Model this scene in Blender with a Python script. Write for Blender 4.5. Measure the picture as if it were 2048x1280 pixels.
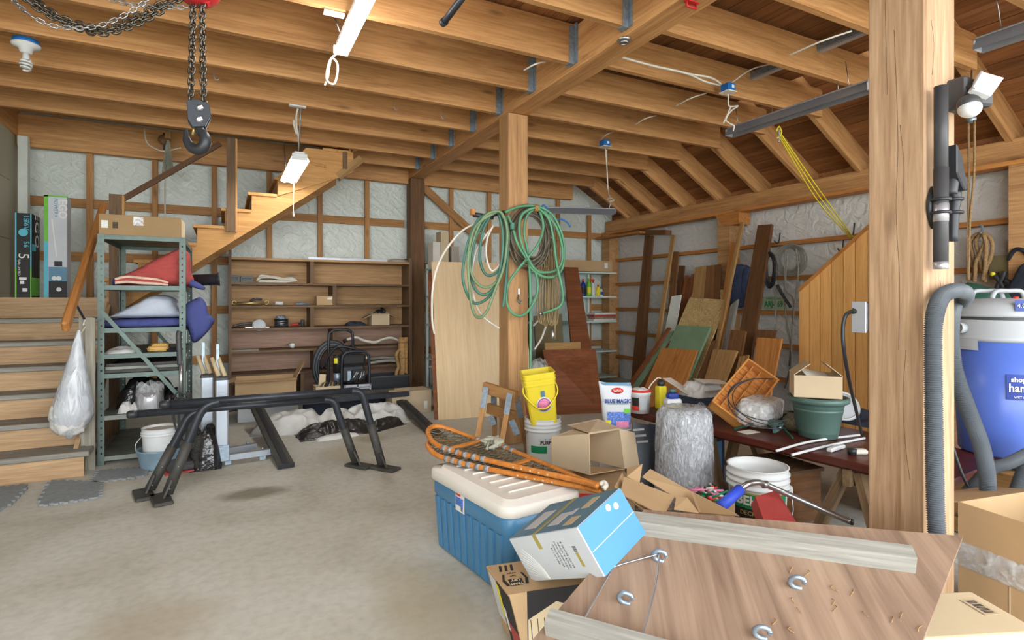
import bpy, bmesh, math, random
from mathutils import Vector, Matrix, noise
random.seed(7)
for o in list(bpy.data.objects): bpy.data.objects.remove(o)
S = bpy.context.scene
COL = S.collection
# ---------------------------------------------------------------- camera
FPX, CX, HY = 1115.0, 1024.0, 600.0      # focal length (px), principal column, horizon row (2048x1280 frame)
YAW = math.radians(27.24)
CAMH = 1.30
cd = bpy.data.cameras.new('camera'); cam = bpy.data.objects.new('camera', cd); COL.objects.link(cam)
cam.location = (0, 0, CAMH); cam.rotation_euler = (math.pi/2, 0, -YAW)
cd.sensor_fit = 'HORIZONTAL'; cd.sensor_width = 36.0; cd.lens = 36.0*FPX/2048; cd.shift_y = -40/2048; cd.clip_start = .02
S.camera = cam
# ---------------------------------------------------------------- daylight and exposure
w = bpy.data.worlds.new('overcast_sky'); S.world = w; w.use_nodes = True
bg = w.node_tree.nodes['Background']; bg.inputs[0].default_value = (.93, .97, 1.0, 1); bg.inputs[1].default_value = 3.4
S.view_settings.view_transform = 'Standard'; S.view_settings.look = 'None'
S.view_settings.exposure = 1.22; S.view_settings.gamma = 1.0; S.view_settings.use_curve_mapping = False
# ---------------------------------------------------------------- pixel -> place helpers (a pixel gives a direction only)
SA, CA = math.sin(YAW), math.cos(YAW)
def ray(px, py):
    u = (px-CX)/FPX; v = (HY-py)/FPX
    return Vector((SA+u*CA, CA-u*SA, v))
CAMP = Vector((0, 0, CAMH))
def atd(px, py, d): return CAMP + ray(px, py)*d
def atz(px, py, z): r = ray(px, py); return CAMP + r*((z-CAMH)/r.z)
def aty(px, py, y): r = ray(px, py); return CAMP + r*(y/r.y)
def atx(px, py, x): r = ray(px, py); return CAMP + r*(x/r.x)
def V(*a): return Vector(a)
# ---------------------------------------------------------------- materials
MATS = {}
def newmat(name):
    m = bpy.data.materials.new(name); m.use_nodes = True; MATS[name] = m
    nt = m.node_tree; return m, nt, nt.nodes['Principled BSDF']
def lin(c):
    return tuple(((x/255)/12.92 if x/255 <= .04045 else ((x/255+.055)/1.055)**2.4) for x in c) + (1,)
def nd(nt, t, **k):
    n = nt.nodes.new(t)
    for a, b in k.items(): setattr(n, a, b)
    return n
def ramp(nt, stops):
    r = nd(nt, 'ShaderNodeValToRGB'); e = r.color_ramp.elements
    while len(e) < len(stops): e.new(.5)
    for i, (p, c) in enumerate(stops): e[i].position = p; e[i].color = c
    return r
def mul(c, f): return tuple(min(1, x*f) for x in c[:3]) + (1,)
def coords(nt, scale, rnd=True):
    tc = nd(nt, 'ShaderNodeTexCoord'); mp = nd(nt, 'ShaderNodeMapping'); mp.inputs['Scale'].default_value = scale
    nt.links.new(tc.outputs['Object'], mp.inputs[0])
    if rnd:
        oi = nd(nt, 'ShaderNodeObjectInfo'); m = nd(nt, 'ShaderNodeMath', operation='MULTIPLY'); m.inputs[1].default_value = 37.0
        nt.links.new(oi.outputs['Random'], m.inputs[0]); nt.links.new(m.outputs[0], mp.inputs['Location'])
    return mp
def plain(name, rgb, rough=.55, metal=0, var=.12, scale=9, bump=0, bscale=60, spec=.4, stretch=(1, 1, 1), detail=4, coat=0):
    m, nt, b = newmat(name); c = lin(rgb)
    mp = coords(nt, stretch)
    n = nd(nt, 'ShaderNodeTexNoise'); n.inputs['Scale'].default_value = scale; n.inputs['Detail'].default_value = detail
    nt.links.new(mp.outputs[0], n.inputs['Vector'])
    r = ramp(nt, [(.3, mul(c, 1-var)), (.7, mul(c, 1+var))]); nt.links.new(n.outputs[0], r.inputs[0])
    nt.links.new(r.outputs[0], b.inputs['Base Color'])
    b.inputs['Roughness'].default_value = rough; b.inputs['Metallic'].default_value = metal
    b.inputs['Specular IOR Level'].default_value = spec; b.inputs['Coat Weight'].default_value = coat
    if bump:
        n2 = nd(nt, 'ShaderNodeTexNoise'); n2.inputs['Scale'].default_value = bscale; nt.links.new(mp.outputs[0], n2.inputs['Vector'])
        bp = nd(nt, 'ShaderNodeBump'); bp.inputs['Strength'].default_value = bump; bp.inputs['Distance'].default_value = .01
        nt.links.new(n2.outputs[0], bp.inputs['Height']); nt.links.new(bp.outputs[0], b.inputs['Normal'])
    return m
def wood(name, light, dark, scale=1.0, rough=.6, knots=.5, objvar=.25, bump=.15, axis='X', fine=1.0):
    # grain runs along the local X axis of each board
    m, nt, b = newmat(name); L = nt.links
    sc = {'X': (.55, 9, 9), 'Z': (9, 9, .55), 'Y': (9, .55, 9)}[axis]
    mp = coords(nt, tuple(s*scale for s in sc))
    n1 = nd(nt, 'ShaderNodeTexNoise'); n1.inputs['Scale'].default_value = 1.6; n1.inputs['Detail'].default_value = 5; n1.inputs['Distortion'].default_value = 1.1
    n2 = nd(nt, 'ShaderNodeTexNoise'); n2.inputs['Scale'].default_value = 9*fine; n2.inputs['Detail'].default_value = 3; n2.inputs['Distortion'].default_value = .4
    L.new(mp.outputs[0], n1.inputs['Vector']); L.new(mp.outputs[0], n2.inputs['Vector'])
    mix = nd(nt, 'ShaderNodeMix'); mix.inputs[0].default_value = .45
    L.new(n1.outputs[0], mix.inputs[2]); L.new(n2.outputs[0], mix.inputs[3])
    a, d = lin(light), lin(dark)
    mid = tuple((x+y)/2 for x, y in zip(a, d))
    r = ramp(nt, [(.30, d), (.48, mid), (.66, a)]); L.new(mix.outputs[0], r.inputs[0])
    kp = coords(nt, tuple((1.5 if s < 1 else 5.0)*scale for s in sc))
    vo = nd(nt, 'ShaderNodeTexVoronoi'); vo.inputs['Scale'].default_value = 1.0; L.new(kp.outputs[0], vo.inputs['Vector'])
    kr = ramp(nt, [(.03, (0, 0, 0, 1)), (.13, (1, 1, 1, 1))]); L.new(vo.outputs['Distance'], kr.inputs[0])
    km = nd(nt, 'ShaderNodeMix', data_type='RGBA', blend_type='MULTIPLY'); km.inputs[0].default_value = knots
    L.new(r.outputs[0], km.inputs[6]); L.new(kr.outputs[0], km.inputs[7])
    oi = nd(nt, 'ShaderNodeObjectInfo'); mr = nd(nt, 'ShaderNodeMapRange'); mr.inputs[3].default_value = 1-objvar; mr.inputs[4].default_value = 1+objvar*.6
    L.new(oi.outputs['Random'], mr.inputs[0])
    hv = nd(nt, 'ShaderNodeHueSaturation'); L.new(mr.outputs[0], hv.inputs['Value']); L.new(km.outputs[2], hv.inputs['Color'])
    L.new(hv.outputs[0], b.inputs['Base Color']); b.inputs['Roughness'].default_value = rough; b.inputs['Specular IOR Level'].default_value = .3
    bp = nd(nt, 'ShaderNodeBump'); bp.inputs['Strength'].default_value = bump; bp.inputs['Distance'].default_value = .006
    L.new(mix.outputs[0], bp.inputs['Height']); L.new(bp.outputs[0], b.inputs['Normal'])
    return m
def film(name, rgb, clear=.6, rough=.12, bump=.6, bscale=25):
    m, nt, b = newmat(name); L = nt.links; c = lin(rgb)
    b.inputs['Base Color'].default_value = c; b.inputs['Roughness'].default_value = rough; b.inputs['Specular IOR Level'].default_value = .9
    tr = nd(nt, 'ShaderNodeBsdfTransparent'); ms = nd(nt, 'ShaderNodeMixShader')
    n = nd(nt, 'ShaderNodeTexNoise'); n.inputs['Scale'].default_value = bscale; n.inputs['Distortion'].default_value = 1.5; mp = coords(nt, (1, 1, .4)); L.new(mp.outputs[0], n.inputs['Vector'])
    bp = nd(nt, 'ShaderNodeBump'); bp.inputs['Strength'].default_value = bump; bp.inputs['Distance'].default_value = .02; L.new(n.outputs[0], bp.inputs['Height']); L.new(bp.outputs[0], b.inputs['Normal'])
    r = ramp(nt, [(.35, (clear, clear, clear, 1)), (.7, (clear*.45,)*3+(1,))]); L.new(n.outputs[0], r.inputs[0])
    L.new(r.outputs[0], ms.inputs[0]); L.new(b.outputs[0], ms.inputs[1]); L.new(tr.outputs[0], ms.inputs[2])
    L.new(ms.outputs[0], nt.nodes['Material Output'].inputs[0]); return m
def emit(name, rgb, strength):
    m, nt, b = newmat(name); b.inputs['Emission Color'].default_value = rgb+(1,); b.inputs['Emission Strength'].default_value = strength
    b.inputs['Base Color'].default_value = (.9, .9, .9, 1); return m

wood('joist_fir', (212, 163, 108), (162, 112, 66), objvar=.16, knots=.45)
wood('deck_fir', (168, 114, 70), (112, 70, 40), objvar=.35, knots=.5)
wood('post_fir', (196, 165, 132), (148, 114, 84), scale=1.0, objvar=.04, knots=.35, bump=.6, axis='Z')
wood('post_orange', (200, 156, 108), (148, 106, 66), scale=.8, objvar=.1, knots=.35, axis='Z')
wood('post_dark', (132, 96, 62), (84, 58, 36), scale=.8, objvar=.15, axis='Z')
wood('stud_fir', (198, 148, 92), (150, 104, 60), objvar=.2)
wood('stair_pine', (210, 162, 100), (172, 120, 66), objvar=.1, knots=.3)
wood('stair_dusty', (198, 166, 128), (150, 118, 84), objvar=.12, knots=.3)
wood('tread_grey', (160, 156, 146), (112, 108, 100), objvar=.12, knots=.2)
wood('grey_board', (170, 165, 150), (110, 104, 92), objvar=.1, knots=.3)
wood('shelf_ply', (204, 164, 116), (152, 115, 76), scale=.8, objvar=.12, knots=.4)
wood('shelf_red', (184, 150, 128), (140, 108, 90), scale=.8, objvar=.12, knots=.2)
wood('shelf_edge', (130, 102, 74), (82, 62, 44), objvar=.15, knots=.2)
wood('pale_ply', (228, 204, 166), (208, 178, 134), scale=.5, objvar=.05, knots=.25, axis='Y', bump=.05)
wood('front_ply', (168, 142, 120), (116, 92, 76), scale=.6, objvar=.05, knots=.15, bump=.15, axis='Y')
wood('driftwood', (172, 170, 162), (118, 116, 108), objvar=.05, knots=.15, bump=.3)
wood('red_ply', (140, 84, 50), (96, 54, 32), scale=.6, objvar=.12, knots=.3)
wood('amber_board', (198, 136, 72), (152, 94, 44), objvar=.2, knots=.35)
wood('brown_board', (128, 88, 54), (80, 52, 30), objvar=.3, knots=.4)
wood('tan_board', (184, 146, 94), (140, 102, 60), objvar=.15, knots=.35)
wood('pine_panel', (232, 180, 110), (204, 144, 78), objvar=.14, knots=.85)
wood('old_wood', (150, 124, 92), (98, 76, 54), objvar=.12)
plain('olive_paint', (112, 100, 68), .6, var=.1)
wood('sawhorse_wood', (196, 150, 98), (146, 100, 56), objvar=.15)
wood('ash_bent', (206, 134, 62), (166, 94, 36), objvar=.05, knots=.1, rough=.35)
wood('mahogany_door', (96, 44, 34), (66, 28, 22), scale=.6, objvar=.02, knots=.1, rough=.35)
wood('tray_orange', (222, 160, 90), (184, 118, 58), objvar=.08, knots=.1, rough=.4)
plain('cardboard', (184, 154, 116), .8, var=.06, scale=5, spec=.2)
plain('cardboard_light', (196, 176, 146), .8, var=.05, scale=5, spec=.2)
plain('cardboard_pale', (208, 190, 156), .8, var=.04, scale=4, spec=.2)
plain('cardboard_dusty', (158, 132, 96), .85, var=.08, scale=5, spec=.2)
plain('cardboard_inner', (184, 154, 116), .85, var=.06, scale=5, spec=.2)
plain('cardboard_grey', (170, 160, 148), .85, var=.06, scale=5, spec=.2)
plain('white_plastic', (214, 217, 217), .4, var=.04)
plain('lid_white', (218, 213, 203), .4, var=.04, scale=3)
plain('white_paint', (214, 220, 212), .5, var=.05)
plain('shelf_white', (196, 212, 204), .5, var=.06)
plain('tote_blue', (74, 126, 164), .35, var=.06, scale=3)
plain('box_blue', (68, 130, 178), .5, var=.05, scale=3)
plain('box_steel', (84, 128, 154), .5, var=.12, scale=6)
plain('print_white', (222, 222, 218), .6, var=.03)
plain('print_grey', (196, 200, 204), .6, var=.03)
plain('print_black', (38, 36, 36), .6, var=.1)
plain('print_red', (206, 52, 44), .5, var=.05)
plain('print_green', (16, 130, 84), .5, var=.05)
plain('print_teal', (82, 176, 196), .5, var=.08)
plain('print_lime', (110, 190, 60), .5, var=.1)
plain('print_yellow', (226, 214, 50), .5, var=.05)
plain('print_gold', (164, 150, 80), .5, var=.1)
plain('print_navy', (26, 56, 140), .4, var=.05)
plain('print_pink', (226, 130, 170), .5, var=.2, scale=40)
plain('print_flower', (84, 118, 196), .5, var=.7, scale=110)
plain('yellow_plastic', (226, 204, 52), .35, var=.04)
plain('vac_blue', (80, 106, 186), .3, var=.04, scale=3)
plain('vac_grey', (168, 172, 176), .45, var=.04, scale=3)
plain('hose_grey', (92, 98, 104), .4, var=.08)
plain('black_plastic', (44, 46, 50), .4, var=.12)
plain('dark_plastic', (66, 66, 68), .45, var=.1)
plain('black_metal', (48, 52, 58), .38, metal=.3, var=.15, scale=14)
plain('black_dusty', (66, 64, 60), .6, metal=.1, var=.25, scale=12)
plain('chain_steel', (96, 92, 84), .35, metal=.9, var=.25, scale=50)
plain('steel', (170, 172, 174), .3, metal=.9, var=.08, scale=20)
plain('galvanised', (150, 166, 180), .42, metal=.6, var=.2, scale=40)
plain('aluminium', (176, 184, 194), .35, metal=.75, var=.05, stretch=(1, 1, .1))
plain('lamp_metal', (176, 180, 188), .35, metal=.4, var=.04)
plain('brass', (180, 158, 104), .35, metal=.7, var=.2, scale=40)
plain('rack_green', (94, 110, 104), .45, metal=.3, var=.16, scale=14)
plain('rack_shelf', (120, 124, 116), .5, metal=.3, var=.25, scale=6)
plain('red_paint', (190, 40, 44), .4, var=.06)
plain('brick_red', (176, 70, 66), .6, var=.08)
plain('blue_grip', (56, 84, 208), .5, var=.05)
plain('junction_blue', (24, 104, 176), .45, var=.06)
plain('rope_white', (206, 202, 188), .8, var=.1, scale=60)
plain('cable_grey', (128, 126, 116), .6, var=.15, scale=30)
plain('rope_grey', (150, 148, 132), .8, var=.2, scale=60)
plain('rope_jute', (142, 114, 78), .9, var=.3, scale=90, bump=.5, bscale=120)
plain('rope_yellow', (210, 190, 40), .7, var=.1)
plain('hose_green', (92, 148, 112), .45, var=.14, scale=5)
plain('hose_teal', (72, 120, 104), .45, var=.2, scale=5)
plain('hose_olive', (118, 142, 106), .5, var=.25, scale=6)
plain('hose_brown', (100, 92, 76), .55, var=.25, scale=7)
plain('hose_tan', (136, 116, 80), .55, var=.2, scale=7)
plain('hose_white', (214, 206, 194), .4, var=.08)
plain('hose_blue', (44, 110, 178), .4, var=.08)
plain('blanket_red', (178, 78, 74), .9, var=.1, scale=14, bump=.9, bscale=45, stretch=(1, 1, 3))
plain('blanket_cream', (216, 188, 168), .95, var=.1, bump=.5)
plain('blanket_blue', (72, 80, 138), .85, var=.08, scale=12, bump=.8, bscale=30)
plain('blanket_ice', (186, 194, 208), .9, var=.08, bump=.6, bscale=25)
plain('cloth_white', (206, 204, 200), .9, var=.1, bump=.6, bscale=30)
plain('cloth_dark', (44, 50, 62), .9, var=.1, bump=.6, bscale=30)
plain('denim', (52, 62, 88), .9, var=.3, bump=.5, bscale=60)
plain('green_fabric', (24, 66, 50), .8, var=.1, bump=.4, bscale=20)
plain('leather_tan', (206, 166, 96), .7, var=.15, bump=.4, bscale=40)
plain('black_bag', (30, 30, 34), .22, var=.05, bump=1.0, bscale=22, spec=.8)
plain('tarp_white', (202, 202, 198), .6, var=.08, bump=.5, bscale=10)
plain('tarp_black', (38, 36, 34), .35, var=.05, bump=.9, bscale=18, spec=.7)
plain('zinc_tub', (150, 178, 196), .45, metal=.3, var=.12)
plain('foam_grey', (132, 136, 138), .9, var=.12, scale=30, bump=.3, bscale=150)
plain('foam_tan', (190, 172, 138), .9, var=.1)
plain('plant_pot', (80, 106, 98), .35, var=.1, scale=3)
plain('beige_wall', (186, 182, 160), .7, var=.04, scale=2)
plain('concrete_block', (112, 116, 114), .9, var=.2, scale=30, bump=.3)
plain('paper', (220, 214, 202), .8, var=.08)
plain('book_mix', (150, 120, 100), .7, var=.4, scale=20)
plain('rawhide', (96, 86, 66), .7, var=.4, scale=60)
plain('felt_grey', (138, 140, 144), .95, var=.3, scale=60, bump=.8, bscale=80)
plain('plate_green', (168, 178, 140), .5, var=.2, scale=12)
plain('green_paint', (116, 142, 112), .6, var=.1, scale=6)
plain('label_silver', (190, 190, 196), .25, metal=.6, var=.1, scale=40)
film('clear_film', (216, 220, 226), .7, .06, .8, 48)
film('bag_film', (206, 212, 220), .5, .25, .7, 14)
film('clear_thin', (222, 224, 224), .84, .1, .35, 14)
film('bin_clear', (190, 200, 204), .5, .2, .2, 6)
emit('tube_glow', (1.0, .98, .93), 20.0)
emit('tube_glow_far', (1.0, .98, .93), 20.0)
# oriented strand board: flakes
m, nt, b = newmat('osb'); mp = coords(nt, (1, 1, 1))
vo = nd(nt, 'ShaderNodeTexVoronoi'); vo.inputs['Scale'].default_value = 26; n = nd(nt, 'ShaderNodeTexNoise'); n.inputs['Scale'].default_value = 16; n.inputs['Distortion'].default_value = 3
nt.links.new(mp.outputs[0], n.inputs['Vector']); mx = nd(nt, 'ShaderNodeMix', data_type='RGBA'); mx.inputs[0].default_value = .35
nt.links.new(mp.outputs[0], mx.inputs[6]); nt.links.new(n.outputs['Color'], mx.inputs[7]); nt.links.new(mx.outputs[2], vo.inputs['Vector'])
r = ramp(nt, [(.1, lin((140, 112, 68))), (.5, lin((190, 160, 104))), (.9, lin((214, 190, 138)))]); nt.links.new(vo.outputs['Color'], r.inputs[0]); nt.links.new(r.outputs[0], b.inputs['Base Color']); b.inputs['Roughness'].default_value = .7
# concrete slab with damp and rust stains
m, nt, b = newmat('concrete'); L = nt.links; tc = nd(nt, 'ShaderNodeTexCoord')
def nz(s, d=5, dist=0):
    n = nd(nt, 'ShaderNodeTexNoise'); n.inputs['Scale'].default_value = s; n.inputs['Detail'].default_value = d; n.inputs['Distortion'].default_value = dist; L.new(tc.outputs['Object'], n.inputs['Vector']); return n
a1 = nz(1.1, 6, .6); r1 = ramp(nt, [(.28, lin((168, 163, 148))), (.5, lin((190, 187, 175))), (.75, lin((202, 201, 194)))]); L.new(a1.outputs[0], r1.inputs[0])
a2 = nz(22, 5); r2 = ramp(nt, [(.3, (.82, .82, .80, 1)), (.6, (1, 1, 1, 1))]); L.new(a2.outputs[0], r2.inputs[0])
mm = nd(nt, 'ShaderNodeMix', data_type='RGBA', blend_type='MULTIPLY'); mm.inputs[0].default_value = .8; L.new(r1.outputs[0], mm.inputs[6]); L.new(r2.outputs[0], mm.inputs[7])
prev = mm
def stain(prev, cx, cy, rx, ry, col, amt):
    mp = nd(nt, 'ShaderNodeMapping'); mp.vector_type = 'TEXTURE'; mp.inputs['Location'].default_value = (cx, cy, 0); mp.inputs['Scale'].default_value = (rx, ry, 1)
    L.new(tc.outputs['Object'], mp.inputs[0]); nn = nz(6, 5, 1)
    ad = nd(nt, 'ShaderNodeMix', data_type='RGBA', blend_type='LINEAR_LIGHT'); ad.inputs[0].default_value = .28; L.new(mp.outputs[0], ad.inputs[6]); L.new(nn.outputs['Color'], ad.inputs[7])
    ln = nd(nt, 'ShaderNodeVectorMath', operation='LENGTH'); L.new(ad.outputs[2], ln.inputs[0])
    rr = ramp(nt, [(.45, (amt,)*3+(1,)), (1.0, (0, 0, 0, 1))]); L.new(ln.outputs['Value'], rr.inputs[0])
    o = nd(nt, 'ShaderNodeMix', data_type='RGBA'); L.new(rr.outputs[0], o.inputs[0]); L.new(prev.outputs[2], o.inputs[6]); o.inputs[7].default_value = lin(col); return o
for st in ((.17, 4.13, .26, .16, (112, 104, 82), .75), (1.22, 5.25, .18, .2, (150, 138, 110), .7), (.95, 4.9, .3, .3, (172, 160, 130), .5), (-.25, 2.65, .3, .25, (164, 150, 124), .45),
           (.75, 2.3, .25, .5, (168, 156, 126), .5), (-.75, 4.9, .3, .25, (176, 160, 130), .5)):
    prev = stain(prev, *st)
L.new(prev.outputs[2], b.inputs['Base Color']); b.inputs['Roughness'].default_value = .75; b.inputs['Specular IOR Level'].default_value = .25
bp = nd(nt, 'ShaderNodeBump'); bp.inputs['Strength'].default_value = .15; bp.inputs['Distance'].default_value = .004; L.new(a2.outputs[0], bp.inputs['Height']); L.new(bp.outputs[0], b.inputs['Normal'])
# wrinkled vapour-barrier sheeting over insulation
def barrier(name, c0, c1, rot):
    m, nt, b = newmat(name); L = nt.links; tc = nd(nt, 'ShaderNodeTexCoord'); mp = nd(nt, 'ShaderNodeMapping'); mp.vector_type = 'TEXTURE'; mp.inputs['Rotation'].default_value = rot; mp.inputs['Scale'].default_value = (.8, .8, .14)
    L.new(tc.outputs['Object'], mp.inputs[0]); n = nd(nt, 'ShaderNodeTexNoise'); n.inputs['Scale'].default_value = 1.6; n.inputs['Detail'].default_value = 4; n.inputs['Distortion'].default_value = .8; L.new(mp.outputs[0], n.inputs['Vector'])
    n2 = nd(nt, 'ShaderNodeTexNoise'); n2.inputs['Scale'].default_value = 9; n2.inputs['Distortion'].default_value = 1.2; L.new(tc.outputs['Object'], n2.inputs['Vector'])
    b.inputs['Base Color'].default_value = lin(c1); b.inputs['Roughness'].default_value = .35
    ad = nd(nt, 'ShaderNodeMath', operation='ADD'); L.new(n.outputs[0], ad.inputs[0]); L.new(n2.outputs[0], ad.inputs[1])
    bp = nd(nt, 'ShaderNodeBump'); bp.inputs['Strength'].default_value = .5; bp.inputs['Distance'].default_value = .05; L.new(ad.outputs[0], bp.inputs['Height']); L.new(bp.outputs[0], b.inputs['Normal'])
barrier('barrier_back', (188, 200, 191), (216, 224, 216), (0, math.radians(38), 0))
barrier('barrier_right', (192, 192, 188), (214, 214, 210), (math.radians(30), 0, 0))
# ---------------------------------------------------------------- mesh helpers
def obj(name, bm, mat, parent=None, M=None, smooth=False, origin=None):
    me = bpy.data.meshes.new(name)
    if smooth:
        for f in bm.faces: f.smooth = True
    bm.to_mesh(me); bm.free()
    mats = mat if isinstance(mat, (list, tuple)) else [mat]
    for x in mats: me.materials.append(MATS[x])
    return link(name, me, parent, M)
def link(name, me, parent=None, M=None):
    o = bpy.data.objects.new(name, me); COL.objects.link(o)
    M = M or Matrix()
    if parent is not None:
        o.parent = parent; W = parent.matrix_basis.copy(); p = parent.parent
        while p is not None: W = p.matrix_basis @ W; p = p.parent
        o.matrix_parent_inverse = Matrix(); o.matrix_basis = W.inverted() @ M
    else: o.matrix_basis = M
    return o
def tag(o, label, cat, group=None, kind=None):
    o['label'] = label; o['category'] = cat
    if group: o['group'] = group
    if kind: o['kind'] = kind
    return o
def thing(name, label, cat, loc=(0, 0, 0), group=None):
    o = bpy.data.objects.new(name, None); COL.objects.link(o); o.matrix_basis = Matrix.Translation(Vector(loc)); o.empty_display_size = .05
    return tag(o, label, cat, group)
def struct(name, o=None):
    if o is None: o = bpy.data.objects.new(name, None); COL.objects.link(o)
    o['kind'] = 'structure'; return o
def frame(o, x, z):
    # right-handed frame with local X along x and local Z near z
    x = Vector(x).normalized(); y = Vector(z).cross(x).normalized(); z = x.cross(y)
    M = Matrix((x, y, z)).transposed().to_4x4(); M.translation = Vector(o); return M
def boxbm(sx, sy, sz, bev=0, seg=1, off=(0, 0, 0), bm=None):
    b = bm or bmesh.new(); r = bmesh.ops.create_cube(b, size=1)
    for v in r['verts']: v.co = Vector((v.co.x*sx+off[0], v.co.y*sy+off[1], v.co.z*sz+off[2]))
    if bev: bmesh.ops.bevel(b, geom=list({e for v in r['verts'] for e in v.link_edges}), offset=bev, segments=seg, affect='EDGES', profile=.5)
    return b
def board(name, mat, a, c, w, t, parent=None, up=(0, 0, 1), bev=0):
    # bar from a to c: w across (perpendicular to up), t along up
    a, c = Vector(a), Vector(c); L = (c-a).length
    return obj(name, boxbm(L, w, t, bev), mat, parent, frame((a+c)/2, c-a, up))
def box(name, mat, lo, hi, parent=None, bev=0, seg=1):
    lo, hi = Vector(lo), Vector(hi); s = hi-lo
    return obj(name, boxbm(s.x, s.y, s.z, bev, seg), mat, parent, Matrix.Translation((lo+hi)/2))
def boxM(name, mat, M, sx, sy, sz, parent=None, bev=0, off=(0, 0, 0), seg=1):
    return obj(name, boxbm(sx, sy, sz, bev, seg, off), mat, parent, M)
def TR(x, y, z, rz=0, rx=0, ry=0):
    return Matrix.Translation((x, y, z)) @ Matrix.Rotation(rz, 4, 'Z') @ Matrix.Rotation(ry, 4, 'Y') @ Matrix.Rotation(rx, 4, 'X')
def catmull(P, n=6, closed=False):
    P = [Vector(p) for p in P]; out = []; N = len(P)
    for i in range(N if closed else N-1):
        g = (lambda k: P[k % N]) if closed else (lambda k: P[max(0, min(N-1, k))])
        p0, p1, p2, p3 = g(i-1), g(i), g(i+1), g(i+2)
        for k in range(n):
            t = k/n; out.append(.5*((2*p1)+(p2-p0)*t+(2*p0-5*p1+4*p2-p3)*t*t+(3*p1-p0-3*p2+p3)*t*t*t))
    if not closed: out.append(P[-1])
    return out
def tubebm(P, r, sides=8, closed=False, bm=None, cap=True):
    b = bm or bmesh.new(); N = len(P); rings = []; prev = None
    for i in range(N):
        if closed: t = P[(i+1) % N]-P[i-1]
        else: t = P[min(N-1, i+1)]-P[max(0, i-1)]
        if t.length < 1e-9: t = Vector((0, 0, 1))
        t.normalize()
        if prev is None:
            u = t.cross(Vector((0, 0, 1)));
            if u.length < .05: u = t.cross(Vector((1, 0, 0)))
        else: u = prev-t*prev.dot(t)
        u.normalize(); prev = u; v = t.cross(u); rr = r(i/(max(1, N-1))) if callable(r) else r
        rings.append([b.verts.new(P[i]+(u*math.cos(2*math.pi*k/sides)+v*math.sin(2*math.pi*k/sides))*rr) for k in range(sides)])
    for i in range(N if closed else N-1):
        A, B = rings[i], rings[(i+1) % N]
        for k in range(sides): b.faces.new((A[k], A[(k+1) % sides], B[(k+1) % sides], B[k]))
    if cap and not closed: b.faces.new(list(reversed(rings[0]))); b.faces.new(rings[-1])
    return b
def tube(name, mat, P, r, parent=None, n=6, sides=8, closed=False, straight=False):
    P = [Vector(p) for p in P]
    Q = P if straight else catmull(P, n, closed)
    o = sum(P, Vector())/len(P); Q = [q-o for q in Q]
    return obj(name, tubebm(Q, r, sides, closed), mat, parent, Matrix.Translation(o), smooth=True)
def lathe(name, mat, prof, M, parent=None, seg=32, smooth=True, capb=True, capt=False):
    b = bmesh.new(); R = []
    for r, z in prof: R.append([b.verts.new((r*math.cos(2*math.pi*k/seg), r*math.sin(2*math.pi*k/seg), z)) for k in range(seg)])
    for A, B in zip(R, R[1:]):
        for k in range(seg): b.faces.new((A[k], A[(k+1) % seg], B[(k+1) % seg], B[k]))
    if capb and prof[0][0] > 1e-4: b.faces.new(list(reversed(R[0])))
    if capt and prof[-1][0] > 1e-4: b.faces.new(R[-1])
    bmesh.ops.recalc_face_normals(b, faces=b.faces)
    o = obj(name, b, mat, parent, M)
    if smooth:
        for f in o.data.polygons: f.use_smooth = len(f.vertices) == 4
    return o
def prism(name, mat, pts, t, M, parent=None, bev=0):
    # outline pts in local XY, thickness t along local Z (centred)
    b = bmesh.new(); A = [b.verts.new((x, y, -t/2)) for x, y in pts]; B = [b.verts.new((x, y, t/2)) for x, y in pts]; n = len(pts)
    b.faces.new(list(reversed(A))); b.faces.new(B)
    for i in range(n): b.faces.new((A[i], A[(i+1) % n], B[(i+1) % n], B[i]))
    bmesh.ops.recalc_face_normals(b, faces=b.faces)
    if bev: bmesh.ops.bevel(b, geom=list(b.edges), offset=bev, segments=1, affect='EDGES')
    return obj(name, b, mat, parent, M)
def quad3(name, mat, P, t, parent=None):
    # slab from four world corners (a,b,c,d in order) with thickness t behind the face; local X runs a->b
    a, b_, c, d = [Vector(p) for p in P]; M = frame(a, b_-a, (b_-a).cross(d-a)); I = M.inverted()
    bm = bmesh.new(); A = [bm.verts.new(I @ p) for p in (a, b_, c, d)]; B = [bm.verts.new((I @ p)-Vector((0, 0, t))) for p in (a, b_, c, d)]
    bm.faces.new(A); bm.faces.new(list(reversed(B)))
    for i in range(4): bm.faces.new((A[(i+1) % 4], A[i], B[i], B[(i+1) % 4]))
    bmesh.ops.recalc_face_normals(bm, faces=bm.faces)
    return obj(name, bm, mat, parent, M)
def blob(name, mat, M, sx, sy, sz, parent=None, amp=.15, freq=3.0, seed=0, flat=None, p=2.5, ico=4):
    b = bmesh.new(); bmesh.ops.create_icosphere(b, subdivisions=ico, radius=1)
    for v in b.verts:
        d = v.co.normalized(); k = (abs(d.x)**p+abs(d.y)**p+abs(d.z)**p)**(-1/p); q = d*k
        f = 1+amp*noise.noise(q*freq+Vector((seed*7.3, seed*3.1, 0)))+amp*.6*noise.noise(q*freq*2.7+Vector((0, seed*5.7, 3)))
        q = Vector((q.x*sx, q.y*sy, q.z*sz))*f
        if flat is not None and q.z < flat: q.z = flat
        v.co = q
    return obj(name, b, mat, parent, M, smooth=True)
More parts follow.
